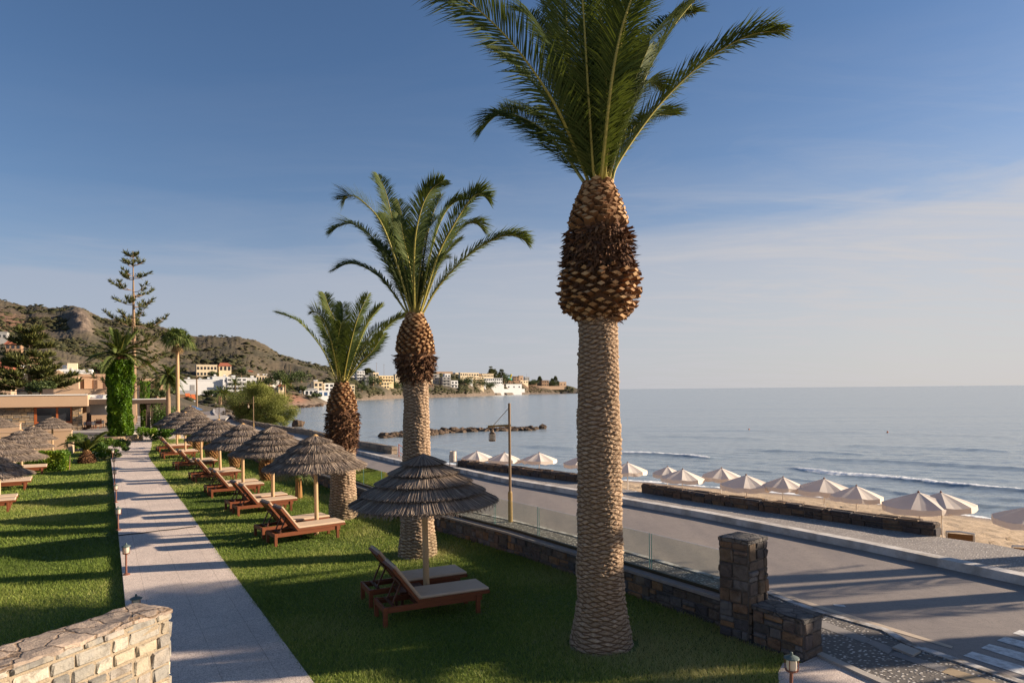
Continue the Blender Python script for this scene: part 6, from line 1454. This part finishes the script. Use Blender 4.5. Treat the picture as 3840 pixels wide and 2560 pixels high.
building('hill_house','stone house with brown tiled roof on the left hillside','house',20,20,80,1290,1310,260,'brown_wall',1,3,roof='tile',depth=8,fnd=5,sidewin=False)
building('hill_house','pale house half hidden by the dark conifer','house',45,45,84,1352,1378,190,'white_wall',1,2,depth=7,fnd=5,sidewin=False)
building('hill_house','white roofed house at the left edge above the restaurant','house',-30,-30,24,1366,1395,180,'white_wall',1,2,roof='slab',depth=7,fnd=5,sidewin=False)
building('hill_house','small brown house with tiled roof right of the white house','house',352,352,386,1390,1412,170,'brown_wall',1,2,roof='tile',depth=6,fnd=5,sidewin=False)
# ---- pergola in front of the restaurant terrace
def pergola(label,x0,x1,yt,yb,Y,dep,posts,zf=.33):
    C=D(x0,yt,Y); u=(x1-CX)/F; w=(u*Y-C.x)/max(.866-.5*u,.2); zt=C.z; zb=D(x0,yb,Y).z; root=empty('pergola',(C.x,C.y,zf),AX,label,'pergola'); r=MB(); r.box((w/2,dep/2,(zt+zb)/2-zf),(w,dep,zt-zb),bev=.02); r.build('roof',M['darkwood'],root)
    t=MB(); t.box((w/2,dep/2,zt-zf+.02),(w-.1,dep-.1,.05)); t.build('roof_cover',M['linen'],root)
    for k in posts:
        for y in (.3,dep-.3,dep*.5)[:3]:
            p=MB(); p.box((w*k,y,(zb-zf)/2),(.30,.30,zb-zf)); p.build('post',M['darkwood'],root)
    return root
pergola('dark timber pergola with flat roof right of the ivy palm','0' and 494,632,1498,1514,70,7,(.45,.62,.8,.97))
pergola('flat pale roofed pergola between restaurant and ivy palm',325,424,1497,1517,72,9,(.05,.97))
aw=tan_box('white_canopy','white rolled awning box above the restaurant terrace','awning',334,410,1481,1488,75,.5,'white_wall')[0]
# dining furniture
def make_chair():
    root=empty('dining_chair',(0,0,0)); 
    for x in (-.22,.22):
        for y in (-.2,.2): l=MB(); l.bar((x,y,0),(x,y+(.0 if y<0 else .06),.45 if y<0 else 1.0),.05,.05,up=(0,1,0)); l.build('leg',M['teak'],root)
    s=MB(); s.box((0,0,.45),(.5,.46,.04)); s.build('seat',M['teak'],root); b=MB()
    for k in range(6): b.bar((-.22,.22+.008*k,.52+k*.08),(.22,.22+.008*k,.52+k*.08),.02,.05)
    b.build('backrest',M['teak'],root); a=MB(); a.bar((-.24,-.2,.66),(-.24,.24,.66),.05,.03); a.bar((.24,-.2,.66),(.24,.24,.66),.05,.03); a.build('armrest',M['teak'],root)
    q=MB(); q.box((0,0,.49),(.46,.42,.05),bev=.015); q.build('cushion',M['linen'],root); return root
ch0=make_chair(); reg(ch0)
def make_dtable():
    root=empty('dining_table',(0,0,0)); t=MB(); t.box((0,0,.74),(.95,.95,.04)); t.build('table_top',M['linen'],root); c=MB(); c.box((0,0,.58),(.97,.97,.30),taper=1); c.build('tablecloth_drop',M['linen'],root)
    for x in(-.38,.38):
        for y in(-.38,.38): l=MB(); l.bar((x,y,0),(x,y,.6),.06,.06,up=(0,1,0)); l.build('leg',M['teak'],root)
    return root
dt0=make_dtable(); reg(dt0); fc=[0,0]
TB=[(334,1608,'white table nearest the stone pillar'),(372,1602,'white table in the middle of the terrace'),(352,1590,'white table at the back of the terrace'),(548,1586,'white table in front of the pergola posts')]
for ti,(x,y,lab) in enumerate(TB):
    p=G(x,y,.33); o=dt0 if fc[0]==0 else copy_tree(dt0); fc[0]=1; o.location=p; o.rotation_euler=(0,0,AX); tag(o,lab,'dining table','dining tables on the restaurant terrace')
    for k,(dx,dy,rz,w2) in enumerate(((0,-.75,math.pi,'camera side'),(.78,0,-math.pi/2,'sea side'),(-.78,0,math.pi/2,'building side'))):
        q=p+TF*dx+SB*dy; c=ch0 if fc[1]==0 else copy_tree(ch0); fc[1]=1; c.location=q; c.rotation_euler=(0,0,AX+rz); tag(c,'slatted wooden chair, %s of the %s'%(w2,lab),'chair','wooden chairs on the restaurant terrace')
# person standing on the terrace
def person():
    b=G(364,1590,.33); root=empty('person',b,.6,'person in pale shirt and dark trousers standing under the terrace roof','person')
    me=bpy.data.meshes.new('body'); 
    J={'pel':(0,0,.95,.15),'chest':(0,0,1.30,.17),'neck':(0,0,1.48,.06),'head':(0,-.02,1.62,.10),'top':(0,0,1.72,.08),'hl':(.09,0,.90,.09),'kl':(.11,-.03,.50,.065),'al':(.11,.03,.08,.045),'tl':(.12,-.10,.03,.04),'hr':(-.09,0,.90,.09),'kr':(-.11,.01,.50,.065),'ar':(-.12,.05,.08,.045),'tr':(-.13,-.08,.03,.04),'sl':(.19,0,1.42,.07),'el':(.26,.02,1.13,.05),'wl':(.24,-.16,.98,.035),'sr':(-.19,0,1.42,.07),'er':(-.26,.03,1.13,.05),'wr':(-.20,-.2,1.02,.035)}
    E=[('pel','chest'),('chest','neck'),('neck','head'),('head','top'),('pel','hl'),('hl','kl'),('kl','al'),('al','tl'),('pel','hr'),('hr','kr'),('kr','ar'),('ar','tr'),('chest','sl'),('sl','el'),('el','wl'),('chest','sr'),('sr','er'),('er','wr')]
    ks=list(J); me.from_pydata([J[k][:3] for k in ks],[(ks.index(a),ks.index(c)) for a,c in E],[]); o=bpy.data.objects.new('body',me); COL.objects.link(o); o.parent=root
    sk=o.modifiers.new('s','SKIN'); 
    for i,k in enumerate(ks): me.skin_vertices[0].data[i].radius=(J[k][3],J[k][3]); me.skin_vertices[0].data[i].use_root=(k=='pel')
    ss=o.modifiers.new('u','SUBSURF'); ss.levels=1; ss.render_levels=1
    m,nt,bb,_=nt_new('person_clothes'); tc=nt.nodes.new('ShaderNodeTexCoord'); sp=nt.nodes.new('ShaderNodeSeparateXYZ'); nt.links.new(tc.outputs['Object'],sp.inputs[0]); r=ramp(nt,[(lc(50,50,58),0),(lc(50,50,58),.495),(lc(186,192,204),.5),(lc(186,192,204),.78),(lc(190,140,110),.785),(lc(190,140,110),1)]); r.color_ramp.interpolation='CONSTANT'; nt.links.new(math_(nt,'DIVIDE',sp.outputs['Z'],1.9),r.inputs[0]); nt.links.new(r.outputs[0],bb.inputs[0]); me.materials.append(m)
    h=MB(); h.lathe((0,.01,0),[(.105,1.64),(.11,1.70),(.08,1.76),(.02,1.78)],12); h.build('hair',M['hair'],root)
person()
# ================================================================ TOWN ALONG THE BAY
B=building
rt,w,s,h=B('hotel_building','cream three storey hotel block on the slope above the white town','hotel',702,737,815,1369,1412,400,'cream_wall',2,6,roof='flat',fnd=9,ww=1.5,wh=1.6,balc=False)
B('hotel_wing','hotel wing with red tiled roof and arches beside the cream block','hotel',815,822,868,1372,1394,408,'cream_wall',1,3,roof='tile',fnd=8,ww=1.8,wh=1.6,arch=True)
B('red_roof_house','long low house with red tiled roof under the hillside','house',911,913,950,1393,1404,430,'brown_wall',1,3,roof='tile',fnd=8)
rt,w,s,h=B('white_hall','big plain white building with one square grey window by the road','building',660,672,836,1425,1482,300,'white_wall',1,0,reg_land=False,fnd=11,sidewin=False); g=MB(); g.box((w*.30,-.03,h*.5),(w*.10,.12,h*.38)); g.build('window',M['grey_wall'],rt); rooftop(rt,w,s,h,3,1)
rt,w,s,h=B('white_house','white flat roofed house with dark terrace opening behind the big white hall','house',795,797,860,1414,1440,318,'white_wall',1,3,reg_land=False,fnd=11,ww=2.2,wh=1.3); rooftop(rt,w,s,h,2,2)
rt,w,s,h=B('white_house','white three storey house behind the tall roadside palm','house',846,852,926,1418,1468,308,'white_wall',3,4,reg_land=False,fnd=11,ww=1.6,wh=1.4,balc=True); rooftop(rt,w,s,h,2,3)
rt,w,s,h=B('white_house','white house with two square windows left of the cream arcade house','house',918,922,963,1419,1445,333,'white_wall',1,2,reg_land=False,fnd=11,ww=1.3,wh=1.4); rooftop(rt,w,s,h,3,5)
rt,w,s,h=B('cream_house','cream house with a row of arched windows behind the tamarisk','house',959,962,1022,1412,1446,342,'cream_wall',2,6,reg_land=False,fnd=11,ww=1.1,wh=1.5,arch=True); rooftop(rt,w,s,h,3,6)
B('white_house','white house with long terrace right of the cream arcade house','house',1020,1022,1057,1410,1425,350,'white_wall',1,2,roof='slab',fnd=8,ww=3,wh=1.4)
B('shop_row','low white shop wall beside the far road','shop',758,762,822,1480,1504,288,'white_wall',1,5,reg_land=False,fnd=6,ww=.9,wh=1.4,depth=5)
B('beach_kiosk','low tan kiosk row under the striped awnings by the road','shop',640,660,733,1480,1512,205,'brown_wall',1,4,reg_land=False,fnd=6,ww=1.5,wh=1.0,depth=5,win='shutter')
def awning(label,x0,x1,y0,y1,Y,mat,dep=3):
    A=D(x0,y0,Y); u=(x1-CX)/F; w=(u*Y-A.x)/max(.866-.5*u,.2); dz=D(x0,y1,Y).z-A.z; root=empty('awning',A,AX,label,'awning'); m_=MB(); m_.add([(0,dep*.2,0),(w,dep*.2,0),(w,-dep,dz),(0,-dep,dz),(0,dep*.2,-.12),(w,dep*.2,-.12),(w,-dep,dz-.3),(0,-dep,dz-.3)],[(0,3,2,1),(4,5,6,7),(0,1,5,4),(3,7,6,2),(0,4,7,3),(1,2,6,5)]); m_.build('cover',M[mat],root)
    for x in (.03,.5,.97): p=MB(); p.bar((w*x,-dep+.1,dz-.2),(w*x,-dep+.1,-5),.12,.12,up=(0,1,0)); p.build('post',M['darkwood'],root)
awning('long grey awning roof left of the utility pole','' or 660,732,1463,1475,198,'grey_wall',4)
awning('bright orange awning beside the utility pole',694,712,1474,1486,192,'orange',2.2); awning('red orange awning right of the orange one by the road',716,731,1478,1492,190,'orange',2.2)
rt,w,s,h=B('shore_house','white and cream two storey house on the shore across the bay','house',1151,1178,1210,1434,1468,345,'cream_wall',2,2,fnd=6,ww=1.3,wh=1.5); rooftop(rt,w,s,h,3,7)
B('shore_house','white house with dark terrace openings behind the third palm','house',1212,1218,1252,1439,1466,352,'white_wall',2,2,fnd=6,ww=2.4,wh=1.6)
B('shore_house','low white beach house below the cream house','house',1124,1128,1190,1458,1486,318,'white_wall',1,4,fnd=5,ww=1.3,wh=1.6,roof='slab')
B('shore_house','white boat shed with blue doors near the third palm trunk','house',1188,1192,1252,1466,1488,316,'white_wall',1,3,fnd=5,ww=2,wh=1.6,win='blue')
B('red_roof_house','small house with red roof beside the single shore palm','house',1040,1044,1068,1448,1466,285,'cream_wall',1,1,roof='tile',fnd=6)
B('shore_house','narrow cream house right of the third palm trunk','house',1304,1308,1330,1445,1480,400,'cream_wall',3,2,fnd=6,ww=1.6,wh=1.3)
B('hill_villa','white villa with red door left of the tall white villa','house',1302,1306,1334,1402,1425,520,'white_wall',2,3,fnd=9,ww=1.6,wh=1.6)
B('hill_villa','tall white villa with terraces on the headland slope','house',1331,1338,1368,1392,1426,515,'white_wall',3,3,fnd=9,ww=1.8,wh=1.5,balc=True)
B('hill_villa','grey blue shaded villa right of the tall white villa','house',1366,1368,1384,1408,1426,510,'grey_wall',1,2,fnd=9)
B('hill_villa','square tan block with shaded left side on the headland','house',1381,1400,1420,1398,1428,505,'cream_wall',2,2,fnd=9,ww=1.4,wh=1.5)
B('hill_villa','wide pale yellow villa with balconies on the headland','house',1414,1424,1476,1410,1434,498,'yellow_wall',2,5,fnd=9,ww=1.6,wh=1.5,balc=True)
B('hill_villa','bright ochre house below the pale yellow villa','house',1426,1430,1460,1433,1457,470,'yellow_wall',2,3,fnd=9,ww=1.5,wh=1.4)
B('hill_villa','cream villa touching the left edge of the middle palm','house',1476,1482,1502,1404,1424,560,'cream_wall',1,2,fnd=9)
for i,(xl,xc,xr,yt,yb,Y,mt,fl,cl,lab,rf,bal) in enumerate([
 (1560,1572,1622,1404,1440,600,'cream_wall',3,4,'cream apartment house behind the middle palm trunk','flat',True),
 (1617,1621,1648,1404,1439,640,'grey_wall',3,1,'narrow grey apartment house with wide balconies at the left of the headland','flat',True),
 (1622,1632,1698,1394,1416,730,'tan2',1,8,'long tan building with arched windows along the headland top','flat',False),
 (1650,1660,1690,1414,1447,640,'grey_wall',3,2,'stepped grey house with balconies below the long tan building','flat',True),
 (1686,1692,1717,1428,1455,630,'white_wall',2,2,'small white shore house with blue balcony on the headland','flat',True),
 (1697,1708,1796,1398,1412,760,'cream_wall',1,9,'long cream hotel roofline on the headland skyline','flat',False),
 (1718,1733,1776,1409,1432,700,'cream_wall',2,5,'stepped cream hotel block with many balconies','flat',True),
 (1774,1780,1814,1413,1440,695,'cream_wall',3,4,'cream terraced hotel block below the skyline','flat',True),
 (1786,1808,1851,1401,1417,745,'cream_wall',1,8,'pale hotel top floor with a row of small windows','slab',False),
 (1811,1816,1884,1418,1440,715,'white_wall',2,9,'long white hotel terrace building with columns','slab',False),
 (1848,1853,1890,1442,1460,700,'white_wall',1,2,'white walled house left of the big white cube house','flat',False),
 (1888,1898,1957,1441,1460,715,'white_wall',1,3,'big white cube house near the headland shore','flat',False),
 (1922,1926,1948,1411,1428,850,'brown_wall',2,2,'brown flat roofed house right of the water slide','slab',False),
 (1944,1947,1963,1409,1430,860,'tan2',1,1,'tan box house on the headland skyline','flat',False),
 (1948,1952,1981,1427,1438,800,'cream_wall',1,3,'low cream house right of the tan box house','flat',False),
 (1988,1992,2014,1433,1442,860,'brown_wall',1,2,'low pale roofed house between the headland pines','slab',False),
 (2010,2032,2058,1426,1448,880,'brown_wall',2,3,'brown concrete two storey house near the headland tip','slab',False),
 (2094,2098,2124,1432,1450,905,'tan2',1,2,'last tan house before the headland tip','flat',False)]):
    B('headland_house',lab,'building',xl,xc,xr,yt,yb,Y,mt,fl,cl,fnd=10,ww=2.0,wh=1.7,roof=rf,balc=bal,sidewin=False)
for i,(xl,xc,xr,yt,yb,mt,fl,cl,lab) in enumerate([(1278,1282,1300,1412,1426,'white_wall',2,2,'small white villa left of the villa with the red door'),(1342,1346,1362,1424,1436,'white_wall',1,2,'low white house below the tall white villa'),(1376,1380,1398,1428,1440,'cream_wall',1,2,'low cream house below the square tan block'),(1400,1404,1420,1432,1444,'white_wall',1,2,'small white house left of the bright ochre house'),(1462,1466,1486,1428,1440,'cream_wall',1,2,'small cream house right of the bright ochre house'),(1484,1488,1504,1440,1452,'white_wall',1,2,'small white house low on the slope left of the middle palm'),(1600,1606,1626,1440,1450,'brown_wall',1,3,'low tan beach tavern at the left of the headland shore'),(1662,1668,1690,1402,1416,'white_wall',1,2,'white box house in front of the long tan building'),(1720,1726,1752,1398,1410,'cream_wall',1,3,'cream top floor left of the pale hotel'),(1742,1748,1772,1422,1434,'white_wall',1,3,'white terrace house in front of the stepped hotel block'),(1790,1796,1822,1430,1442,'white_wall',1,3,'white terrace house left of the long white terrace building'),(1902,1906,1924,1430,1440,'brown_wall',1,2,'brown shed under the water slide'),(1964,1968,1986,1414,1426,'grey_wall',1,2,'grey house on the headland skyline right of the tan box house')]):
    B('small_house',lab,'house',xl,xc,xr,yt,yb,600,mt,fl,cl,fnd=8,ww=1.6,wh=1.5,sidewin=False)
tan_box('boundary_wall','long low tan wall along the headland tip','wall',1992,2116,1448,1456,850,1.5,'tan2'); add_land(2050,far_Y(2050,850,1456)+3,D(1992,1456,far_Y(1992,850,1456)).z)
tan_box('white_terrace','white terrace wall below the big white cube house','wall',1870,1968,1458,1466,685,2,'white_wall')
# water slide
def slide():
    p=D(1905,1440,far_Y(1905,820,1440)+10); root=empty('water_slide',p,0,'yellow and green water slide tower among the headland houses','water slide'); a=MB(); a.tube([(0,0,-2),(2.5,0,6),(4.5,0,13)],1.0,8); a.build('yellow_tube',M['slidey'],root); g=MB(); P=[(4.5+5*math.cos(t)-5,3*math.sin(t),12-1.0*t) for t in [k*.5 for k in range(14)]]; g.tube(P,.9,7); g.build('green_tube',M['slideg'],root); q=MB()
    for x in (-3,5): q.bar((x,0,-3),(x,0,12),.5,.5,up=(0,1,0))
    q.build('tower',M['grey_wall'],root)
slide()
# utility poles
def upole(px,py,ytop,Y,label,r=.12,arm=True):
    Y=far_Y(px,Y,py); b=D(px,py,Y); h=D(px,ytop,Y).z-b.z; root=empty('utility_pole',b,0,label,'pole'); p=MB(); p.tube([(0,0,-1),(0,0,h)],[r,r*.7],8); p.build('pole',M['post_metal'],root)
    if arm: a=MB(); a.bar((-.9,0,h-.3),(.9,0,h-.3),.1,.1); a.build('crossarm',M['post_metal'],root)
upole(739,1572,1408,104,'tall utility pole between the white hall and the far road',.15); upole(1004,1432,1370,330,'thin pole at the foot of the hillside left of centre'); upole(1090,1428,1365,360,'thin pole on the lower hillside right of centre'); upole(1440,1405,1365,520,'antenna pole on the headland above the ochre house')
upole(1412,1400,1360,560,'antenna pole behind the tan block on the headland'); upole(1975,1425,1402,860,'thin mast right of the tan box house')
for lab,px,py,yt,Y,R,sd in (('tall Norfolk pine beside the headland hotels',1841,1420,1378,760,5,41),('dark pine left of the water slide',1854,1424,1387,770,7,42),('bushy pine next to the water slide',1881,1424,1388,780,7,43),('pine pair by the brown concrete house',2024,1428,1414,900,3.4,44),('tall thin pine near the headland tip',2083,1446,1411,920,5,45),('short dark pine near the headland tip',2071,1446,1421,920,3.4,46),('dark pine above the yellow villa',1378,1410,1386,560,6,47)):
    Y=far_Y(px,Y,py); b=D(px,py,Y); norfolk(lab,b,D(px,yt,Y).z-b.z,R,8,sd,nb=5,dense=.7,low=.1,tuft=2.0,leafs=9,leafw=.35,up=.2,r0=.5,name='distant_pine',group='pines among the far houses'); add_land(px,Y,b.z)
def ftree(label,px,py,Y,h,R,seed,mat='treeleaf',grp='trees among the far houses'):
    if Y<440: h*=.6; R*=.62
    Y=far_Y(px,Y,py); b=D(px,py,Y); s_=R/3; tree('distant_tree',label,'tree',b,(h*.4,.2*s_),[((0,0,h*.62),(R,R,h*.42),22,R*.38)],1500,.28*s_+.25,M[mat],seed,grp,limbs=3)
    if Y>265: add_land(px,Y,b.z)
for a in (('dark green tree in front of the cream hotel block',745,1424,430,6,4.5,61),('round clipped green tree on the shore across the bay',1132,1476,300,5.4,3.2,62),('dark tree below the red roofed hotel wing',800,1412,385,5,4.5,63),('tall dark tree between white houses and hillside',905,1412,380,9,5,64),('grey green tree right of the third palm trunk',1358,1476,400,13,6.5,65),('dark trees below the tan headland block',1400,1450,455,8,9,66),('dark bush below the white shore house',1186,1490,300,3,4,67),('green tree left of the far roadside palms',793,1486,270,4,4,68),('low dark tree at the foot of the hill',1010,1450,330,7,7,69),('dark tree above the shore houses',1050,1436,300,8,8,70),('olive tree right of the cream arcade house',1090,1440,310,7,8,71),('bushy tree on the hillside foot above the shore houses',1130,1430,370,8,9,72),('tree beside the narrow cream house',1285,1450,410,8,7,73),('dark tree below the long cream hotel',1745,1446,640,8,10,74),('dark tree mass below the hotel terraces',1790,1452,640,8,11,75),('tree below the white hotel terrace',1830,1458,650,7,10,76),('dark tree right of the white hotel terrace',1890,1440,740,12,8,77),('dark tree between brown houses on the headland',1985,1446,840,7,9,78),('dark tree left of the brown concrete house',2008,1446,860,8,8,79),('dark tree right of the brown concrete house',2068,1450,870,8,9,80),('bush on the headland slope below the ochre house',1470,1460,470,6,8,81),('bush on the headland slope behind the middle palm',1530,1462,520,7,9,82),('low green tree above the terrace wall on the left',150,1478,92,2.5,3,83),('tree behind the white house on the left',390,1408,170,5,5,84),('small tree beside the tan house with chimney',575,1500,100,2.5,2.5,85)): ftree(*a)
# cars and road things in the distance
def car(label,px,py,Y,rz,mat):
    b=G(px,py,-.12) if Y is None else D(px,py,Y); root=empty('parked_car',b,rz,label,'car'); o=MB(); 
    pr=[(-2.0,.35),(-2.05,.75),(-1.6,.9),(-1.0,1.42),(.6,1.45),(1.25,.95),(1.95,.8),(2.05,.4)]
    n=len(pr); vs=[(x,-.82,z) for x,z in pr]+[(x,.82,z) for x,z in pr]; o.add(vs,[tuple(range(n)),tuple(range(2*n-1,n-1,-1))]+[(i,i+n,(i+1)%n+n,(i+1)%n) for i in range(n)]); o.build('body',M[mat],root)
    g=MB(); g.box((-.2,0,1.18),(1.7,1.66,.36),taper=.92); g.build('window',M['dark_glass'],root)
    for x in (-1.3,1.3):
        for y in (-.78,.78): w=MB(); w.tube([(x,y-.1,.32),(x,y+.1,.32)],.32,14); w.build('wheel',M['black'],root)
car('white car parked beside the kiosk row on the far road',706,1512,200,AX,'carpaint'); car('blue car parked under the palms of the far road',884,1498,330,.9,'blue')
pm=G(725,1590); 
def sunshade():
    p=G(722,1600); root=empty('blue_parasol',p,0,'blue fabric parasol just above the thatched parasols at the road','parasol'); m_=MB(); m_.lathe((0,0,0),[(1.2,2.0),(.6,2.3),(.04,2.5)],10); m_.build('canopy',M['blue'],root); q=MB(); q.tube([(0,0,0),(0,0,2.45)],.03,6); q.build('pole',M['white_metal'],root)
sunshade()
build_land(); build_scrub()
# ---- trees beyond the right edge that shade the lawn and the road
def right_tree(x,y,h,cz,R,n,seed,label):
    tree('roadside_tree',label,'tree',(x,y,-.1),(h*.45,.22),[((0,0,cz),R,max(10,int(n/500)),min(R)*.42)],n,.3,M['tamarisk'],seed,'trees on the promenade right of the photo',limbs=5)
round_palm('roadside_palm','drooping date palm beyond the right edge by the promenade','palm tree',(17.6,14.7,-.1),6.0,.3,34,3.0,.55,.05,FM,91,'palms beyond the right edge',spread=(-.15,1.2),nleaf=60,droop=.7)
round_palm('roadside_palm','taller drooping date palm beyond the right edge by the promenade','palm tree',(21.5,17.4,-.1),9.2,.3,54,2.7,.6,.06,FM,92,'palms beyond the right edge',spread=(-.6,1.2),nleaf=60,droop=.7)
right_tree(23.5,17.4,9.6,8.9,(1.6,2.2,1.9),6000,93,'promenade tree behind the palms beyond the right edge')
right_tree(19.0,12.1,7.2,4.6,(1.8,1.2,2.9),6500,94,'lower promenade tree beyond the right edge of the photo')
# ================================================================ CAMERA, SUN, SKY
cam=bpy.data.cameras.new('Camera'); co=bpy.data.objects.new('Camera',cam); COL.objects.link(co)
cam.sensor_width=36; cam.lens=36*F/3840; cam.shift_y=(CY-1280)/3840; cam.clip_start=.1; cam.clip_end=90000
co.matrix_world=Matrix.Translation((0,0,H))@Matrix.Rotation(ROLL,4,'Y')@Matrix.Rotation(math.pi/2,4,'X'); scene.camera=co
S=Vector((math.cos(SUN_EL)*math.sin(SUN_AZ),math.cos(SUN_EL)*math.cos(SUN_AZ),math.sin(SUN_EL)))
sl=bpy.data.lights.new('Sun','SUN'); sl.energy=5.0; sl.angle=math.radians(.5); sl.color=(1,.85,.67); so=bpy.data.objects.new('Sun',sl); COL.objects.link(so); so.rotation_euler=S.to_track_quat('Z','Y').to_euler(); so.location=(30,0,30)
w=bpy.data.worlds.new('World'); scene.world=w; w.use_nodes=True; nt=w.node_tree
for n in list(nt.nodes): nt.nodes.remove(n)
out=nt.nodes.new('ShaderNodeOutputWorld'); bg=nt.nodes.new('ShaderNodeBackground'); nt.links.new(bg.outputs[0],out.inputs[0])
sky=nt.nodes.new('ShaderNodeTexSky'); sky.sky_type='NISHITA'; sky.sun_disc=False; sky.sun_elevation=SUN_EL; sky.sun_rotation=SUN_AZ; sky.altitude=0; sky.air_density=1.0; sky.dust_density=.6; sky.ozone_density=3.0
tc=nt.nodes.new('ShaderNodeTexCoord'); sp=nt.nodes.new('ShaderNodeSeparateXYZ'); nt.links.new(tc.outputs['Generated'],sp.inputs[0])
zc=math_(nt,'ADD',math_(nt,'MAXIMUM',sp.outputs['Z'],0),.12)
cb_=nt.nodes.new('ShaderNodeCombineXYZ'); nt.links.new(math_(nt,'DIVIDE',sp.outputs['X'],zc),cb_.inputs[0]); nt.links.new(math_(nt,'DIVIDE',sp.outputs['Y'],zc),cb_.inputs[1])
mp=nt.nodes.new('ShaderNodeMapping'); mp.inputs['Rotation'].default_value=(0,0,-.35); mp.inputs['Scale'].default_value=(.35,1.1,1); mp.inputs['Location'].default_value=(1.3,.4,0); nt.links.new(cb_.outputs[0],mp.inputs['Vector'])
n1=noise(nt,mp.outputs[0],2.0,9,.68,1.6); r1=ramp(nt,[((0,0,0,1),.47),((1,1,1,1),.78)]); nt.links.new(n1.outputs[0],r1.inputs[0])
# thin cirrus, more of it to the right; a soft lavender bank above the horizon, higher to the right
rt_=math_(nt,'MULTIPLY_ADD',sp.outputs['X'],.6,.35); rt_=math_(nt,'MINIMUM',math_(nt,'MAXIMUM',rt_,.08),.8)
ez=ramp(nt,[((1,1,1,1),.0),((1,1,1,1),.22),((.35,.35,.35,1),.34),((0,0,0,1),.5)]); nt.links.new(sp.outputs['Z'],ez.inputs[0])
msk=math_(nt,'MULTIPLY',math_(nt,'MULTIPLY',r1.outputs[0],rt_),ez.outputs[0])
mb_=nt.nodes.new('ShaderNodeMapping'); mb_.inputs['Scale'].default_value=(1.4,1.4,11); nt.links.new(tc.outputs['Generated'],mb_.inputs['Vector']); nb_=noise(nt,mb_.outputs[0],1.5,6,.6,.5)
el=math_(nt,'SUBTRACT',sp.outputs['Z'],math_(nt,'MULTIPLY',sp.outputs['X'],.07)); el=math_(nt,'ADD',el,math_(nt,'MULTIPLY',math_(nt,'SUBTRACT',nb_.outputs[0],.5),.13))
bk=ramp(nt,[((.86,.86,.86,1),.0),((.78,.78,.78,1),.10),((.68,.68,.68,1),.18),((.24,.24,.24,1),.222),((.06,.06,.06,1),.30),((0,0,0,1),.42)]); nt.links.new(el,bk.inputs[0])
fac=math_(nt,'MINIMUM',math_(nt,'ADD',math_(nt,'MULTIPLY',msk,.50),bk.outputs[0]),.92)
cl=ramp(nt,[((4.1,4.3,5.1,1),.05),((4.7,4.8,5.3,1),.45),((5.7,5.5,5.55,1),.85)]); nt.links.new(math_(nt,'MULTIPLY_ADD',sp.outputs['X'],.7,.5),cl.inputs[0])
blue=mixc(nt,sky.outputs[0],(.86,.94,1.06,1),1.0,'MULTIPLY')
col=mixc(nt,blue,cl.outputs[0],fac)
nt.links.new(col,bg.inputs[0]); bg.inputs[1].default_value=.055
vs=scene.view_settings; vs.view_transform='Standard'; vs.look='None'; vs.exposure=1.0; vs.gamma=1; vs.use_curve_mapping=False
scene.cycles.use_denoising=True
scene.cycles.max_bounces=8; scene.cycles.transparent_max_bounces=16
